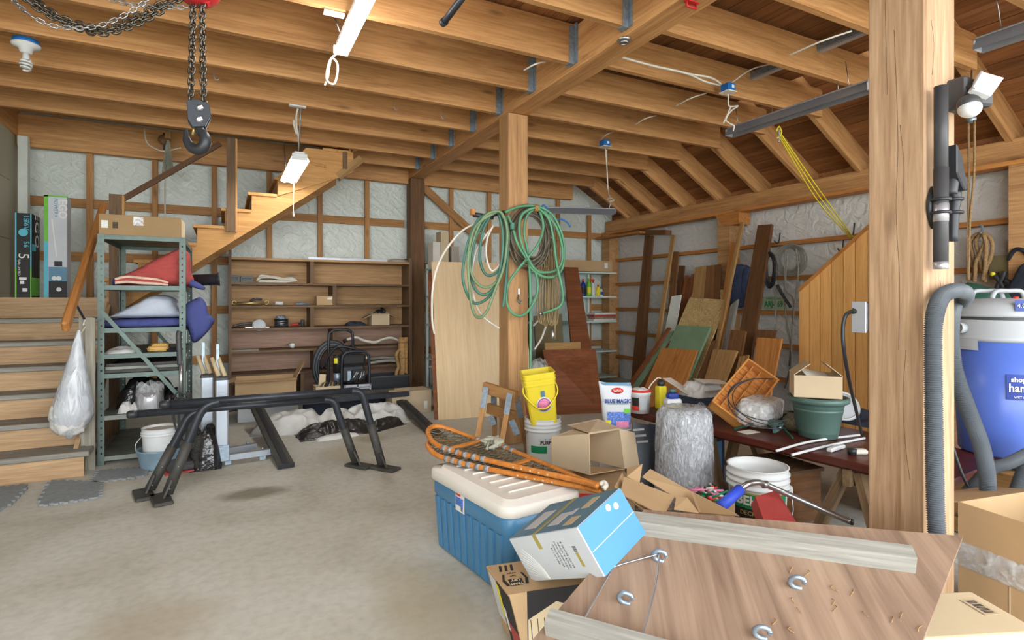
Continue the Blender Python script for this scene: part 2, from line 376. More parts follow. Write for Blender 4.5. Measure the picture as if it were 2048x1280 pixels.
def lump(name, mat, M, sx, sy, h, parent=None, nx=36, ny=28, amp=.5, freq=5, seed=0, ridge=0, edge=.6, th=.004):
    # cloth heap: height field over an uneven outline
    b = bmesh.new(); G = []
    for j in range(ny+1):
        row = []
        for i in range(nx+1):
            u = i/nx*2-1; v = j/ny*2-1
            e = max(0, 1-(abs(u)**3+abs(v)**3))**edge
            q = Vector((u*sx*freq, v*sy*freq, seed*3.7))
            nn = noise.noise(q)+.5*noise.noise(q*2.1)
            if ridge: nn = 1-2*abs(nn)
            z = h*e*(1-amp/2+amp*.5*nn)
            o = .08*noise.noise(Vector((u*3, v*3, seed)))
            row.append(b.verts.new((u*sx*(1+o), v*sy*(1+o), max(.002, z))))
        G.append(row)
    for j in range(ny):
        for i in range(nx): b.faces.new((G[j][i], G[j][i+1], G[j+1][i+1], G[j+1][i]))
    bd = [e for e in b.edges if e.is_boundary]
    r = bmesh.ops.extrude_edge_only(b, edges=bd)
    for v in [g for g in r['geom'] if isinstance(g, bmesh.types.BMVert)]: v.co.z = 0
    return obj(name, b, mat, parent, M, smooth=True)
def text(name, s, mat, M, size, parent=None, t=.0008, align='CENTER', sx=1.0, bold=0):
    cu = bpy.data.curves.new(name, 'FONT'); cu.body = s; cu.size = size; cu.extrude = t; cu.align_x = align; cu.align_y = 'CENTER'; cu.resolution_u = 2; cu.offset = bold
    tmp = bpy.data.objects.new(name+'_t', cu); COL.objects.link(tmp)
    me = bpy.data.meshes.new_from_object(tmp.evaluated_get(bpy.context.evaluated_depsgraph_get()))
    bpy.data.objects.remove(tmp); bpy.data.curves.remove(cu)
    if sx != 1.0:
        for v in me.vertices: v.co.x *= sx
    me.materials.clear(); me.materials.append(MATS[mat]); me.name = name
    return link(name, me, parent, M)
def shared(src, name, parent, M):
    return link(name, src.data, parent, M)
def wrap_text(name, s, mat, M, size, R, z, ang, parent, t=.0008, sx=1.0, bold=0):
    # lettering bent round a cylinder of radius R about local Z of M; ang = direction of its centre
    o = text(name, s, mat, Matrix(), size, parent, t, sx=sx, bold=bold)
    for v in o.data.vertices:
        a = ang+v.co.x/R; r = R+.001+v.co.z; v.co = Vector((r*math.cos(a), r*math.sin(a), z+v.co.y))
    W = Matrix()
    p = parent
    while p is not None: W = p.matrix_basis @ W; p = p.parent
    o.matrix_basis = W.inverted() @ M; return o
def wrap_patch(name, mat, M, R0, R1, z0, z1, a0, a1, parent, n=10, t=.0012):
    b = bmesh.new(); A = []
    for k in range(n+1):
        a = a0+(a1-a0)*k/n
        A.append([b.verts.new(((R0+t)*math.cos(a), (R0+t)*math.sin(a), z0)), b.verts.new(((R1+t)*math.cos(a), (R1+t)*math.sin(a), z1))])
    for p, q in zip(A, A[1:]): b.faces.new((p[0], q[0], q[1], p[1]))
    return obj(name, b, mat, parent, M, smooth=True)

def softloft(name, mat, prof, y0, y1, M, parent=None, amp=.01, freq=9, seed=0, n=14, round_=.25, k=5):
    # rounded cloth-like body: closed outline prof in local XZ swept along local Y
    P = catmull([Vector((x, 0, z)) for x, z in prof], k, True); c = sum(P, Vector())/len(P); b = bmesh.new(); R = []
    for i in range(n+1):
        t = i/n; e = min(t, 1-t)/round_; s = math.sqrt(max(.02, 1-(1-min(1, e))**2)); s = .55+.45*s
        row = []
        for p in P:
            q = c+(p-c)*s; q.y = y0+(y1-y0)*t
            d = noise.noise(q*freq+Vector((seed*3.3, 0, seed)))+.5*noise.noise(q*freq*2.3+Vector((0, seed, 9)))
            row.append(b.verts.new(q+(p-c).normalized()*amp*d))
        R.append(row)
    m = len(P)
    for A, B in zip(R, R[1:]):
        for i in range(m): b.faces.new((A[i], A[(i+1) % m], B[(i+1) % m], B[i]))
    b.faces.new(R[0]); b.faces.new(list(reversed(R[-1]))); bmesh.ops.recalc_face_normals(b, faces=b.faces)
    return obj(name, b, mat, parent, M, smooth=True)
def carton(name, label, mat, M, sx, sy, sz, flaps=None, inner='cardboard_inner', group=None, t=.004, cat='box', closed=False):
    # M: frame at the centre of the base; flaps: dict side -> opening angle in degrees from lying closed (0) outward
    o = thing(name, label, cat, (0, 0, 0), group); o.matrix_basis = M.copy()
    if closed:
        boxM('box_body', mat, M, sx, sy, sz, o, .003, off=(0, 0, sz/2))
        return o
    b = bmesh.new()
    boxbm(sx, t, sz, off=(0, -sy/2+t/2, sz/2), bm=b); boxbm(sx, t, sz, off=(0, sy/2-t/2, sz/2), bm=b)
    boxbm(t, sy-2*t, sz, off=(-sx/2+t/2, 0, sz/2), bm=b); boxbm(t, sy-2*t, sz, off=(sx/2-t/2, 0, sz/2), bm=b); boxbm(sx, sy, t, off=(0, 0, t/2), bm=b)
    obj('box_body', b, mat, o, M)
    for side, ang in (flaps or {}).items():
        a = math.radians(ang)
        if side in ('-y', '+y'):
            s = -1 if side == '-y' else 1; h = sy/2
            F = M @ Matrix.Translation((0, s*sy/2, sz)) @ Matrix.Rotation(s*-a, 4, 'X'); boxM('box_flap', mat, F, sx, h, t, o, off=(0, -s*h/2, t/2))
        else:
            s = -1 if side == '-x' else 1; h = min(sx, sy)/2
            F = M @ Matrix.Translation((s*sx/2, 0, sz)) @ Matrix.Rotation(s*a, 4, 'Y'); boxM('box_flap', mat, F, h, sy, t, o, off=(-s*h/2, 0, t/2))
    return o
def barcode(M, w, h, parent, mat='print_black', n=14):
    b = bmesh.new(); x = -w/2; rr = random.Random(3)
    while x < w/2:
        d = w/n*(.3+.9*rr.random()); boxbm(d, h, .0006, off=(x+d/2, 0, 0), bm=b); x += d*2
    return obj('barcode', b, mat, parent, M)
def pailprof(R, H, r2=.86, lip=3):
    p = [(R*r2*.98, 0), (R*r2, .008), (R*(r2+(1-r2)*.7), H*.72)]
    for i in range(lip):
        z = H*(.74+.075*i); p += [(R*.985, z), (R*1.045, z+.004), (R*1.045, z+.012), (R*.985, z+.016)]
    p += [(R*1.0, H*.985), (R*1.03, H), (R*.96, H), (R*.95, H*.9), (R*r2*.95, .012), (.001, .012)]
    return p
# ================================================================ SETTING
ZJ, ZD = 3.02, 3.32            # joist underside, deck underside
XL, XR, YB, YF = -3.6, 5.90, 7.72, -1.9
o = obj('floor', boxbm(XR-XL+8, YB-YF+9.2, .1, off=((XL+XR)/2, (YF+YB-8.8)/2, -.05)), 'concrete'); struct('floor', o)
# --- back wall: sheeting with battens and girts standing proud of it
def sheet(name, mat, P00, P10, P01, nx, ny, amp, nrm, seed):
    bm = bmesh.new(); P00, P10, P01, nrm = map(Vector, (P00, P10, P01, nrm)); G = []
    for j in range(ny+1):
        row = []
        for i in range(nx+1):
            p = P00+(P10-P00)*i/nx+(P01-P00)*j/ny
            q = Vector((p.x+p.y*.4, p.z*1.0, seed))*2.1
            d = noise.noise(q)*.6+.6*(1-abs(noise.noise(Vector((q.x*1.4+q.y*1.8, q.y*.9-q.x*.5, seed+4))))*2)
            row.append(bm.verts.new(p+nrm*amp*d))
        G.append(row)
    for j in range(ny):
        for i in range(nx): bm.faces.new((G[j][i], G[j][i+1], G[j+1][i+1], G[j+1][i]))
    return obj(name, bm, mat, None, None, smooth=True)
wb = struct('wall_back', sheet('wall_back', 'barrier_back', (-1.95, YB, 0), (XR, YB, 0), (-1.95, YB, 3.6), 120, 50, .018, (0, -1, 0), 1))
box('sheathing', 'deck_fir', (-1.95, YB+.05, 0), (XR+.1, YB+.12, 4.2), wb)
for i in range(13):
    x = -1.333+.61*i
    if abs(x-2.33) < .1 or x > 5.7: continue
    top = 2.93 if x < 4.3 else 3.3-(x-4.3)*.55
    board('stud', 'stud_fir', (x, YB-.075, .02), (x, YB-.075, top), .06, .04, wb, up=(0, 1, 0))
for z in (.58, 1.18, 1.78, 2.37):
    board('girt', 'stud_fir', (-1.94, YB-.045, z), (2.24, YB-.045, z), .03, .10, wb)
    board('girt', 'stud_fir', (2.44, YB-.045, z), (5.82, YB-.045, z), .03, .10, wb)
board('brace', 'stud_fir', (2.50, YB-.11, 2.9), (3.45, YB-.11, 2.15), .035, .11, wb)
board('rim_board', 'joist_fir', (-1.94, YB-.12, 3.09), (5.0, YB-.12, 3.09), .08, .34, wb)
for x0, x1, z in ((-1.94, 1.6, 3.285), (-1.94, 1.6, 3.305)):
    board('ledger_strip', 'stair_pine', (x0, YB-.19, z), (x1, YB-.19, z), .05, .016, wb)
box('corner_strip', 'white_paint', (-1.88, 7.36, 1.3), (-1.80, 7.44, 2.98), wb)
# --- right wall
wr = struct('wall_right', sheet('wall_right', 'barrier_right', (XR, YB, 0), (XR, YF, 0), (XR, YB, 2.5), 110, 34, .02, (-1, 0, 0), 9))
box('sheathing', 'deck_fir', (XR+.05, YF, 0), (XR+.12, YB+.1, 2.75), wr)
for z in (.36, .76, 1.15, 1.56, 1.96):
    for y0, y1 in ((5.22, YB-.05), (2.1, 5.0), (YF, 2.05)):
        board('girt', 'amber_board', (5.83, y0, z), (5.83, y1, z), .11, .045, wr)
board('wall_plate', 'joist_fir', (5.80, YF, 2.52), (5.80, YB-.06, 2.52), .15, .19, wr)
board('plate_lip', 'amber_board', (5.72, YF, 2.405), (5.72, YB-.06, 2.405), .18, .035, wr)
for y in (5.08, 7.55, 2.08, -.6):
    board('wall_post', 'post_orange', (5.74, y, 0), (5.74, y, 2.39), .19, .19, wr, up=(0, 1, 0))
prism('post_bracket', 'amber_board', [(-.26, 0), (.12, 0), (.12, -.15), (-.12, -.15)], .2, Matrix.Translation((5.73, 4.95, 2.39)) @ Matrix(((0, 0, 1, 0), (-1, 0, 0, 0), (0, 1, 0, 0), (0, 0, 0, 1))), wr)
# --- left side: stair-end panel wall, side wall
wl = struct('wall_left', box('wall_left', 'beige_wall', (-2.05, 4.8, 0), (-1.95, YB+.1, 3.32)))
for z0 in (1.32, 1.92, 2.52):
    box('panel', 'beige_wall', (-1.955, 4.85, z0), (-1.94, 7.38, z0+.592), wl, .003)
wl2 = struct('wall_left_side', box('wall_left_side', 'beige_wall', (XL-.1, YF, 0), (XL, 4.9, 3.32)))
wl3 = struct('wall_left_return', box('wall_left_return', 'beige_wall', (XL-.1, 4.8, 0), (-1.95, 4.9, 3.32)))
# --- ceiling: girder, joists in hangers, deck boards, rafters and roof boards
ce = struct('ceiling'); XG = 2.37
board('girder', 'joist_fir', (XG, YF, 3.145), (XG, YB-.05, 3.145), .20, .31, ce, bev=.006)
JY = [7.08-.61*k for k in range(14)]
for k, y in enumerate(JY):
    x0 = 1.35 if y > 6.6 else XL
    board('joist', 'joist_fir', (x0, y, ZJ+.142), (XG-.105, y, ZJ+.142), .045, .284, ce)
    if y > .2:
        h = bmesh.new(); boxbm(.012, .11, .29, off=(0, 0, .15), bm=h); boxbm(.045, .056, .006, off=(-.03, 0, .002), bm=h)
        boxbm(.045, .004, .27, off=(-.03, -.027, .14), bm=h); boxbm(.045, .004, .27, off=(-.03, .027, .14), bm=h)
        obj('joist_hanger', h, 'galvanised', ce, Matrix.Translation((XG-.107, y, ZJ-.006)))
    yr = y-.055
    board('joist', 'joist_fir', (XG+.1, yr, ZJ+.14), (5.02, yr, ZJ+.14), .045, .26, ce)
    # rafter: underside passes (4.463, 3.345) falling 0.594 per metre to the wall plate
    d = Vector((1, 0, -.594)).normalized(); nrm = Vector((.594, 0, 1)).normalized()
    a = Vector((4.30, y+.0, 3.345+.594*.163))+nrm*.11; e = Vector((5.93, y, 3.345-.594*1.467))+nrm*.11
    board('rafter', 'joist_fir', a, e, .045, .22, ce, up=nrm)
board('stair_header', 'joist_fir', (1.33, 6.50, ZJ+.142), (1.33, YB-.15, ZJ+.142), .045, .284, ce)
board('stair_header', 'joist_fir', (-1.95, 6.62, ZJ+.142), (-1.95, YB-.15, ZJ+.142), .045, .284, ce)
x = XL; k = 0
while x < 4.62:
    wdt = .175+.03*random.random()
    y1 = 6.50 if x+wdt/2 < 1.33 else YB
    board('deck_board', 'deck_fir', (x+wdt/2, YF, ZD+.012), (x+wdt/2, y1, ZD+.012), wdt-.007, .024, ce)
    x += wdt
s = 0.0; d = Vector((1, 0, -.594)).normalized(); nrm = Vector((.594, 0, 1)).normalized(); base = Vector((4.2, 0, 3.345+.594*.263))+nrm*.233
while s < 2.15:
    wdt = .17+.03*random.random(); c = base+d*(s+wdt/2)
    board('roof_board', 'deck_fir', (c.x, YF, c.z), (c.x, YB, c.z), wdt-.006, .022, ce, up=nrm); s += wdt
# upper floor over the deck so no sky leaks through the joints
box('upper_floor', 'deck_fir', (XL, YF, ZD+.03), (4.6, 6.5, ZD+.06), ce); box('upper_floor', 'deck_fir', (1.33, 6.5, ZD+.03), (4.6, YB, ZD+.06), ce)
box('stairwell_ceiling', 'deck_fir', (-2.0, 6.5, 4.2), (1.4, YB+.1, 4.24), ce)
box('stairwell_side', 'beige_wall', (-2.0, 6.47, ZD+.06), (1.4, 6.5, 4.2), ce); box('stairwell_side', 'beige_wall', (-2.05, 6.47, 3.32), (-1.95, YB+.1, 4.24), ce); box('stairwell_side', 'beige_wall', (1.37, 6.47, ZD+.06), (1.4, YB, 4.2), ce)
c = base+d*1.08+nrm*.03
boxM('roof_skin', 'deck_fir', frame((c.x, (YF+YB)/2, c.z), d, nrm), 2.4, YB-YF+.3, .02, ce)
# --- timber posts
def post(x0, y0, wd, mat, z1, lab):
    o = box('timber_post', mat, (x0, y0, 0), (x0+wd, y0+wd, z1), bev=.006); return tag(o, lab, 'post')
post(2.262, 4.46, .20, 'post_orange', 2.985, 'tall square timber post with coiled green hoses hung around it')
np_ = post(2.215, 1.09, .20, 'post_fir', 2.985, 'thick rough-sawn timber post with black vacuum wands strapped to it')
for pts in (((1788, 60), (1793, 180), (1796, 300), (1792, 420), (1799, 560), (1797, 700)), ((1770, -10), (1772, 90), (1775, 190)), ((1812, 700), (1806, 800), (1812, 900), (1820, 960)), ((1800, 250), (1808, 330), (1806, 400))):
    tube('drying_crack', 'shelf_edge', [atx(x, y, 2.2149) for x, y in pts], .0009, np_, 5, 4)
for pts in (((1862, 40), (1868, 90), (1864, 150)), ((1880, 560), (1885, 600), (1882, 640))):
    tube('drying_crack', 'shelf_edge', [aty(x, y, 1.0899) for x, y in pts], .0009, np_, 5, 4)
box('wall_post', 'post_dark', (2.27, 7.45, 0), (2.47, 7.65, 2.985), wb, .006)
# ================================================================ STAIRCASE (lower flight, landing, upper flight)
st = thing('staircase', 'wooden staircase turning at a landing and climbing along the back wall', 'staircase', (-1.4, 5.2, 0))
RI, RUN, Y1 = .189, .25, 5.10
for k in range(1, 8):
    y = Y1+(k-1)*RUN; z = k*RI
    xr = -.905 if k == 1 else -.985
    board('riser', 'stair_dusty', (-1.94, y+.012, z-RI/2-.02), (xr-.02, y+.012, z-RI/2-.02), .024, RI-.042, st)
    if k < 7: board('tread', 'tread_grey', (-1.94, y+.115, z-.02), (xr+.015, y+.115, z-.02), .285, .04, st, bev=.006)
box('side_panel', 'stair_dusty', (-.985, 5.36, 0), (-.965, 6.62, .19), st)
prism('lower_stringer', 'stair_dusty', [(5.14, 0), (5.6, 0), (6.62, .8), (6.62, 1.28), (6.55, 1.28), (5.14, .15)], .03, Matrix(((0, 0, 1, -.99), (1, 0, 0, 0), (0, 1, 0, 0), (0, 0, 0, 1))), st)
for i, y in enumerate((6.70, 6.90, 7.10, 7.30, 7.50)):
    board('landing_board', 'stair_dusty', (-1.94, y, 7*RI-.02), (-.93, y, 7*RI-.02), .196, .04, st)
box('landing_skirt', 'stair_dusty', (-.96, 6.62, 1.08), (-.93, 7.6, 1.28), st)
nw = board('newel_post', 'grey_board', (-.945, 5.315, 0), (-.945, 5.315, 1.17), .085, .085, st, up=(0, 1, 0)); board('post_face', 'grey_board', (-.915, 5.262, 0), (-.915, 5.262, 1.165), .06, .02, nw, up=(0, 1, 0))
board('newel_post', 'shelf_edge', (-.94, 6.55, 0), (-.94, 6.55, 2.32), .10, .06, st, up=(0, 1, 0)); board('rail_edge', 'stair_pine', (-.878, 6.55, 1.34), (-.878, 6.55, 2.31), .02, .05, st, up=(0, 1, 0))
board('handrail', 'amber_board', (-.975, 4.80, 1.11), (-.975, 6.15, 2.14), .045, .085, st, bev=.012)
tube('rail_bracket', 'black_metal', [(-.975, 5.1, 1.28), (-.96, 5.2, 1.2), (-.945, 5.27, 1.14)], .008, st)
# upper flight along +X
X0, Y2 = -1.04, 6.60
def zlow(x): return 1.60+.733*(x+.363)
pts = []
for k in range(1, 11):
    xk = X0+.255*(k-1)+.02; pts += [(xk, 7*RI+RI*(k-1)-.0), (xk, 7*RI+RI*k-.035)]
pts += [(1.30, 7*RI+RI*10-.035), (1.30, zlow(1.30)), (-.93, zlow(-.93)), (-.93, 7*RI)]
pts[0] = (-.93, 7*RI)
SXZ = lambda y: Matrix(((1, 0, 0, 0), (0, 0, -1, y), (0, 1, 0, 0), (0, 0, 0, 1)))
prism('stringer', 'stair_pine', pts, .04, SXZ(Y2+.02), st); prism('stringer', 'stair_pine', pts, .04, SXZ(7.60), st)
for k in range(1, 11):
    xk = X0+.255*(k-1); z = 7*RI+RI*k
    board('tread', 'stair_pine', (xk+.125, Y2-.025, z-.018), (xk+.125, 7.63, z-.018), .285, .034, st, bev=.004)
    board('riser', 'stair_pine', (xk+.03, Y2+.002, z-.035-RI/2+.017), (xk+.03, 7.62, z-.035-RI/2+.017), .022, RI-.035, st)
a = aty(462, 464, Y2-.03); board('rail_post', 'shelf_edge', (a.x, Y2-.025, a.z), (a.x, Y2-.025, 3.0), .085, .045, st, up=(0, 1, 0))
board('rail_post_edge', 'stair_pine', (a.x+.05, Y2-.025, a.z), (a.x+.05, Y2-.025, 3.0), .018, .045, st, up=(0, 1, 0))
a = aty(690, 338, Y2-.03); board('rail_post', 'shelf_edge', (a.x, Y2-.02, a.z), (a.x, Y2-.02, 3.0), .05, .03, st, up=(0, 1, 0))
board('handrail', 'brown_board', aty(243, 400, Y2-.05), aty(441, 287, Y2-.05), .035, .05, st)
board('landing_ledge', 'tan_board', (1.15, Y2+.02, 2.71), (1.42, Y2+.02, 2.95), .09, .09, st)
# ================================================================ things on the stairs and landing
def lab_box(name, label, x0, x1, y0, z0, z1, d, body, strips):
    o = thing(name, label, 'box', ((x0+x1)/2, y0, z0)); box('box_body', body, (x0, y0, z0), (x1, y0+d, z1), o, .004)
    for (fx0, fx1, fz0, fz1, m) in strips:
        if fx0 >= 2: box('print_panel', m, (x1, y0+(fx0-2)*d, z0+fz0*(z1-z0)), (x1+.0015, y0+(fx1-2)*d, z0+fz1*(z1-z0)), o)
        else: box('print_panel', m, (x0+fx0*(x1-x0), y0-.0015, z0+fz0*(z1-z0)), (x0+fx1*(x1-x0), y0, z0+fz1*(z1-z0)), o)
    return o
zl = 7*RI
a, b_ = aty(30, 590, 6.62), aty(63, 590, 6.62)
e1 = lab_box('trimmer_box', 'black tool carton with teal and green edges standing on the stair landing', a.x, b_.x, 6.62, zl, aty(45, 426, 6.62).z, .26, 'print_black',
    [(0, .09, .35, 1, 'print_teal'), (0, .09, 0, .35, 'print_lime'), (.93, 1.0, .35, 1, 'print_teal'), (.93, 1, 0, .35, 'print_lime'), (2.05, 2.95, .02, .24, 'print_lime'), (2.1, 2.5, .56, .64, 'print_teal'),
     (.45, .75, .07, .11, 'print_white'), (.25, .7, .21, .24, 'print_white'), (.3, .55, .16, .2, 'print_white')])
cx = (a.x+b_.x)/2
VERT = lambda x, y, z: Matrix(((0, 1, 0, x), (0, 0, -1, y), (-1, 0, 0, z), (0, 0, 0, 1)))   # text reading downward on a face toward -Y
SIDEV = lambda x, y, z: Matrix(((0, 0, 1, x), (0, 1, 0, y), (-1, 0, 0, z), (0, 0, 0, 1)))   # reading downward on a +X face
h = aty(45, 426, 6.62).z-zl
text('lettering', 'EGO', 'print_white', SIDEV(b_.x+.002, 6.78, zl+h*.82), .17, e1)
for fz, s_ in ((.93, '15"'), (.86, '56V'), (.63, '56')):
    text('lettering', s_, 'print_teal', VERT(cx+.02, 6.617, zl+h*fz), .06, e1)
text('lettering', '5', 'print_white', VERT(cx, 6.617, zl+h*.49), .11, e1); text('lettering', 'YEAR LIMITED', 'print_white', VERT(cx-.03, 6.617, zl+h*.36), .025, e1)
lathe('print_disc', 'print_teal', [(.001, 0), (.035, .001)], TR(cx, 6.618, zl+h*.77, rx=math.pi/2), e1, 16)
a, b_ = aty(88, 590, 6.72), aty(134, 590, 6.72)
e2 = lab_box('hedge_trimmer_box', 'tall pale green tool carton with silver print standing on the stair landing', a.x, b_.x, 6.72, zl, aty(110, 391, 6.72).z, .16, 'print_grey',
    [(0, .18, .55, 1, 'print_lime'), (0, .18, 0, .55, 'print_teal'), (.2, 1, .0, .16, 'print_black'), (.2, 1, .16, .3, 'box_steel'), (0, 1, .985, 1, 'print_lime')])
h = aty(110, 391, 6.72).z-zl; wv = b_.x-a.x
text('lettering', 'EGO', 'print_white', VERT(a.x+wv*.8, 6.716, zl+h*.87), .09, e2, bold=.003); text('lettering', 'POWER+', 'box_steel', VERT(a.x+wv*.5, 6.717, zl+h*.88), .045, e2)
board('print_blade', 'print_white', (a.x+wv*.35, 6.716, zl+h*.77), (a.x+wv*.55, 6.716, zl+h*.4), .003, .012, e2); boxM('print_blade', 'print_black', TR(a.x+wv*.62, 6.716, zl+h*.33), .06, .003, .05, e2)
for fx, fz in ((.45, .19), (.65, .19), (.65, .08)): lathe('print_disc', 'print_white', [(.001, 0), (.02, .001)], TR(a.x+wv*fx, 6.7155, zl+h*fz, rx=math.pi/2), e2, 14)
# mesh laundry bag hung on the newel
p = atd(140, 780, 4.12); bag = thing('mesh_bag', 'white mesh drawstring bag hanging from the stair newel post', 'bag', (p.x, p.y, atd(140, 876, 4.12).z))
prof = []
ztop, zbot = atd(158, 660, 4.12).z, atd(140, 877, 4.12).z; H = ztop-zbot
bm = bmesh.new(); rings = []
for i in range(22):
    t = i/21; r = .152*max(0, math.sin(min(1, (t+.02)*3.2)*math.pi/2))*(1-.93*max(0, (t-.16)/.84)**.9) if t < 1 else .008
    cxy = Vector((.03*t*CA, -.03*t*SA+0, 0))*2.2
    rings.append([bm.verts.new(Vector((r*math.cos(q*2*math.pi/28)*(1+.05*math.sin(q*2.2+t*3)), .8*r*math.sin(q*2*math.pi/28)*(1+.06*math.sin(q*3+t*5)), t*H))+cxy) for q in range(28)])
for A, B in zip(rings, rings[1:]):
    for q in range(28): bm.faces.new((A[q], A[(q+1) % 28], B[(q+1) % 28], B[q]))
bm.faces.new(list(reversed(rings[0])))
obj('bag_body', bm, 'bag_film', bag, Matrix.Translation((p.x, p.y, zbot)), smooth=True)
blob('bag_contents', 'cloth_white', TR(p.x, p.y, zbot+.16), .115, .09, .13, bag, .2, 2.5, 4)
top = atd(159, 662, 4.12); tube('drawstring', 'rope_white', [top-V(0, 0, .03), (top.x+.02, top.y+.25, top.z+.08), (-.95, 5.22, 1.11), (-.945, 5.25, 1.15)], .006, bag)
# ================================================================ METAL RACK
RX0, RX1, RY0, RY1, RH = -.888, -.292, 5.37, 6.43, 1.82
rk = thing('steel_shelf_rack', 'green steel angle rack stacked with blankets beside the stairs', 'shelf', (-.59, 5.9, 0))
def angle_post(x, y, sx_, sy_):
    b = bmesh.new(); boxbm(.019, .003, RH, off=(sx_*.0095, 0, RH/2), bm=b); boxbm(.016, .003, RH, off=(sx_*.037, 0, RH/2), bm=b); z = 0
    while z < RH-.05: boxbm(.010, .003, .036, off=(sx_*.024, 0, z+.018), bm=b); z += .05     # webs between the punched holes
    boxbm(.010, .003, RH-z, off=(sx_*.024, 0, (z+RH)/2), bm=b); boxbm(.003, .045, RH, off=(0, sy_*.0225, RH/2), bm=b)
    u = obj('upright', b, 'rack_green', rk, Matrix.Translation((x, y, 0)))
angle_post(RX0, RY0, 1, 1); angle_post(RX1, RY0, -1, 1); angle_post(RX0, RY1, 1, -1); angle_post(RX1, RY1, -1, -1)
SHZ = (1.80, 1.40, 1.06, .855, .70, .37, .05)
for z in SHZ:
    b = bmesh.new(); boxbm(RX1-RX0-.01, RY1-RY0-.01, .003, off=(0, 0, .014), bm=b)
    boxbm(RX1-RX0-.01, .003, .035, off=(0, -(RY1-RY0)/2+.004, -.002), bm=b); boxbm(RX1-RX0-.01, .003, .035, off=(0, (RY1-RY0)/2-.004, -.002), bm=b)
    boxbm(.003, RY1-RY0-.01, .035, off=(-(RX1-RX0)/2+.006, 0, -.002), bm=b); boxbm(.003, RY1-RY0-.01, .035, off=((RX1-RX0)/2-.006, 0, -.002), bm=b)
    obj('shelf_tray', b, 'rack_green' if z > .5 else 'rack_shelf', rk, Matrix.Translation(((RX0+RX1)/2, (RY0+RY1)/2, z)))
board('cross_brace', 'rack_green', (RX0+.02, RY0-.006, 1.22), (RX1-.03, RY0-.006, .48), .004, .03, rk)
board('cross_brace', 'rack_green', (RX0+.3, RY1+.006, .98), (RX1-.03, RY1+.006, .62), .004, .03, rk)
SZ = lambda z: z+.0155
# on the rack
M = TR(-.555, 5.56, RH, math.radians(-2))
cb = carton('long_carton', 'long closed cardboard carton lying on top of the green steel rack', 'cardboard_dusty', TR(-.60, 5.53, 1.8155, math.radians(-2)), .56, .3, .165, closed=True)
boxM('shipping_label', 'print_white', TR(-.845, 5.385, 1.90, math.radians(-2)), .045, .001, .06, cb); barcode(TR(-.775, 5.381, 1.895, math.radians(-2), math.pi/2), .035, .05, cb)
boxM('packing_tape', 'clear_thin', TR(-.62, 5.3755, 1.935, math.radians(-2)), .07, .001, .07, cb); boxM('torn_end', 'cardboard_pale', TR(-.318, 5.53, 1.897, math.radians(-2)), .003, .27, .15, cb)
rb = thing('red_quilt', 'folded red quilt with cream lining on the steel rack', 'blanket', (-.55, 5.8, SZ(1.40)))
softloft('quilt_body', 'blanket_red', [(-.20, 0.005), (.25, 0.005), (.27, .16), (.24, .33), (.10, .27), (-.06, .17), (-.24, .06)], -.36, .36, TR(-.55, 5.80, SZ(1.40)), rb, .012, 12, 1)
for i, (dz, m) in enumerate(((.018, 'blanket_cream'), (.040, 'blanket_red'), (.058, 'blanket_cream'))):
    tube('quilt_edge', m, [(-.78, 5.41, 1.425+dz*.7), (-.70, 5.40, 1.428+dz), (-.60, 5.39, 1.42+dz), (-.50, 5.40, 1.42+dz*.8), (-.42, 5.42, 1.422+dz*.3)], .012, rb)
tag(softloft('blue_quilt', 'blanket_blue', [(-.09, 0), (.09, 0), (.09, .08), (.0, .10), (-.09, .07)], -.3, .3, TR(-.76, 6.05, SZ(1.40)), None, .01, 10, 2), 'rolled navy blue quilt behind the red quilt on the rack', 'blanket')
tag(softloft('sleeping_bag', 'blanket_blue', [(-.30, 0), (.30, 0), (.34, .03), (.29, .07), (-.28, .06)], -.40, .42, TR(-.58, 5.87, SZ(1.06)), None, .01, 9, 3), 'flat blue sleeping bag under the pale quilt on the rack', 'blanket')
tag(softloft('pale_quilt', 'blanket_ice', [(-.24, 0), (.20, 0), (.22, .06), (.16, .16), (.02, .185), (-.10, .11), (-.24, .03)], -.33, .3, TR(-.57, 5.80, SZ(1.06)+.078), None, .014, 8, 5), 'pale grey-blue crumpled quilt on the blue sleeping bag', 'blanket')
tag(softloft('blue_duvet', 'blanket_blue', [(-.02, .10), (.09, .19), (.14, .16), (.17, .05), (.21, .0), (.16, -.10), (.06, -.2), (.02, -.1)], -.16, .2, TR(-.30, 5.62, SZ(1.06)+.05), None, .014, 9, 7), 'blue quilt end spilling over the side of the rack', 'blanket')
tag(softloft('pillow_case', 'blanket_blue', [(0, 0), (.10, -.035), (.11, -.005), (.02, .05), (-.02, .04)], -.06, .1, TR(-.275, 5.6, 1.425), None, .004, 9, 8), 'corner of a blue pillow poking past the rack upright', 'blanket')
lathe('stove_pipe', 'black_metal', [(.055, 0), (.055, .26), (.064, .27), (.064, .285), (.05, .285), (.05, .02)], TR(-.33, 6.05, 1.48, 0, 0, math.radians(86)), None, 24)
tag(bpy.data.objects['stove_pipe'], 'short dark pipe end sticking out beside the red quilt', 'pipe')
tag(lump('white_rag', 'cloth_white', TR(-.74, 5.53, SZ(.855)), .12, .12, .07, None, 28, 22, .8, 10, 3), 'crumpled white rag on the rack beside tan gloves', 'cloth')
gl = thing('work_gloves', 'tan leather work gloves lying on the rack shelf', 'gloves', (-.52, 5.5, SZ(.855)))
blob('glove', 'leather_tan', TR(-.50, 5.50, SZ(.855)+.022), .075, .05, .028, gl, .2, 3, 2, flat=-.02); blob('glove', 'leather_tan', TR(-.485, 5.52, SZ(.855)+.05), .06, .045, .02, gl, .25, 3, 6)
pb = thing('pry_bars', 'dark steel hand tools lying on the rack beside the gloves', 'tools', (-.38, 5.55, SZ(.855)))
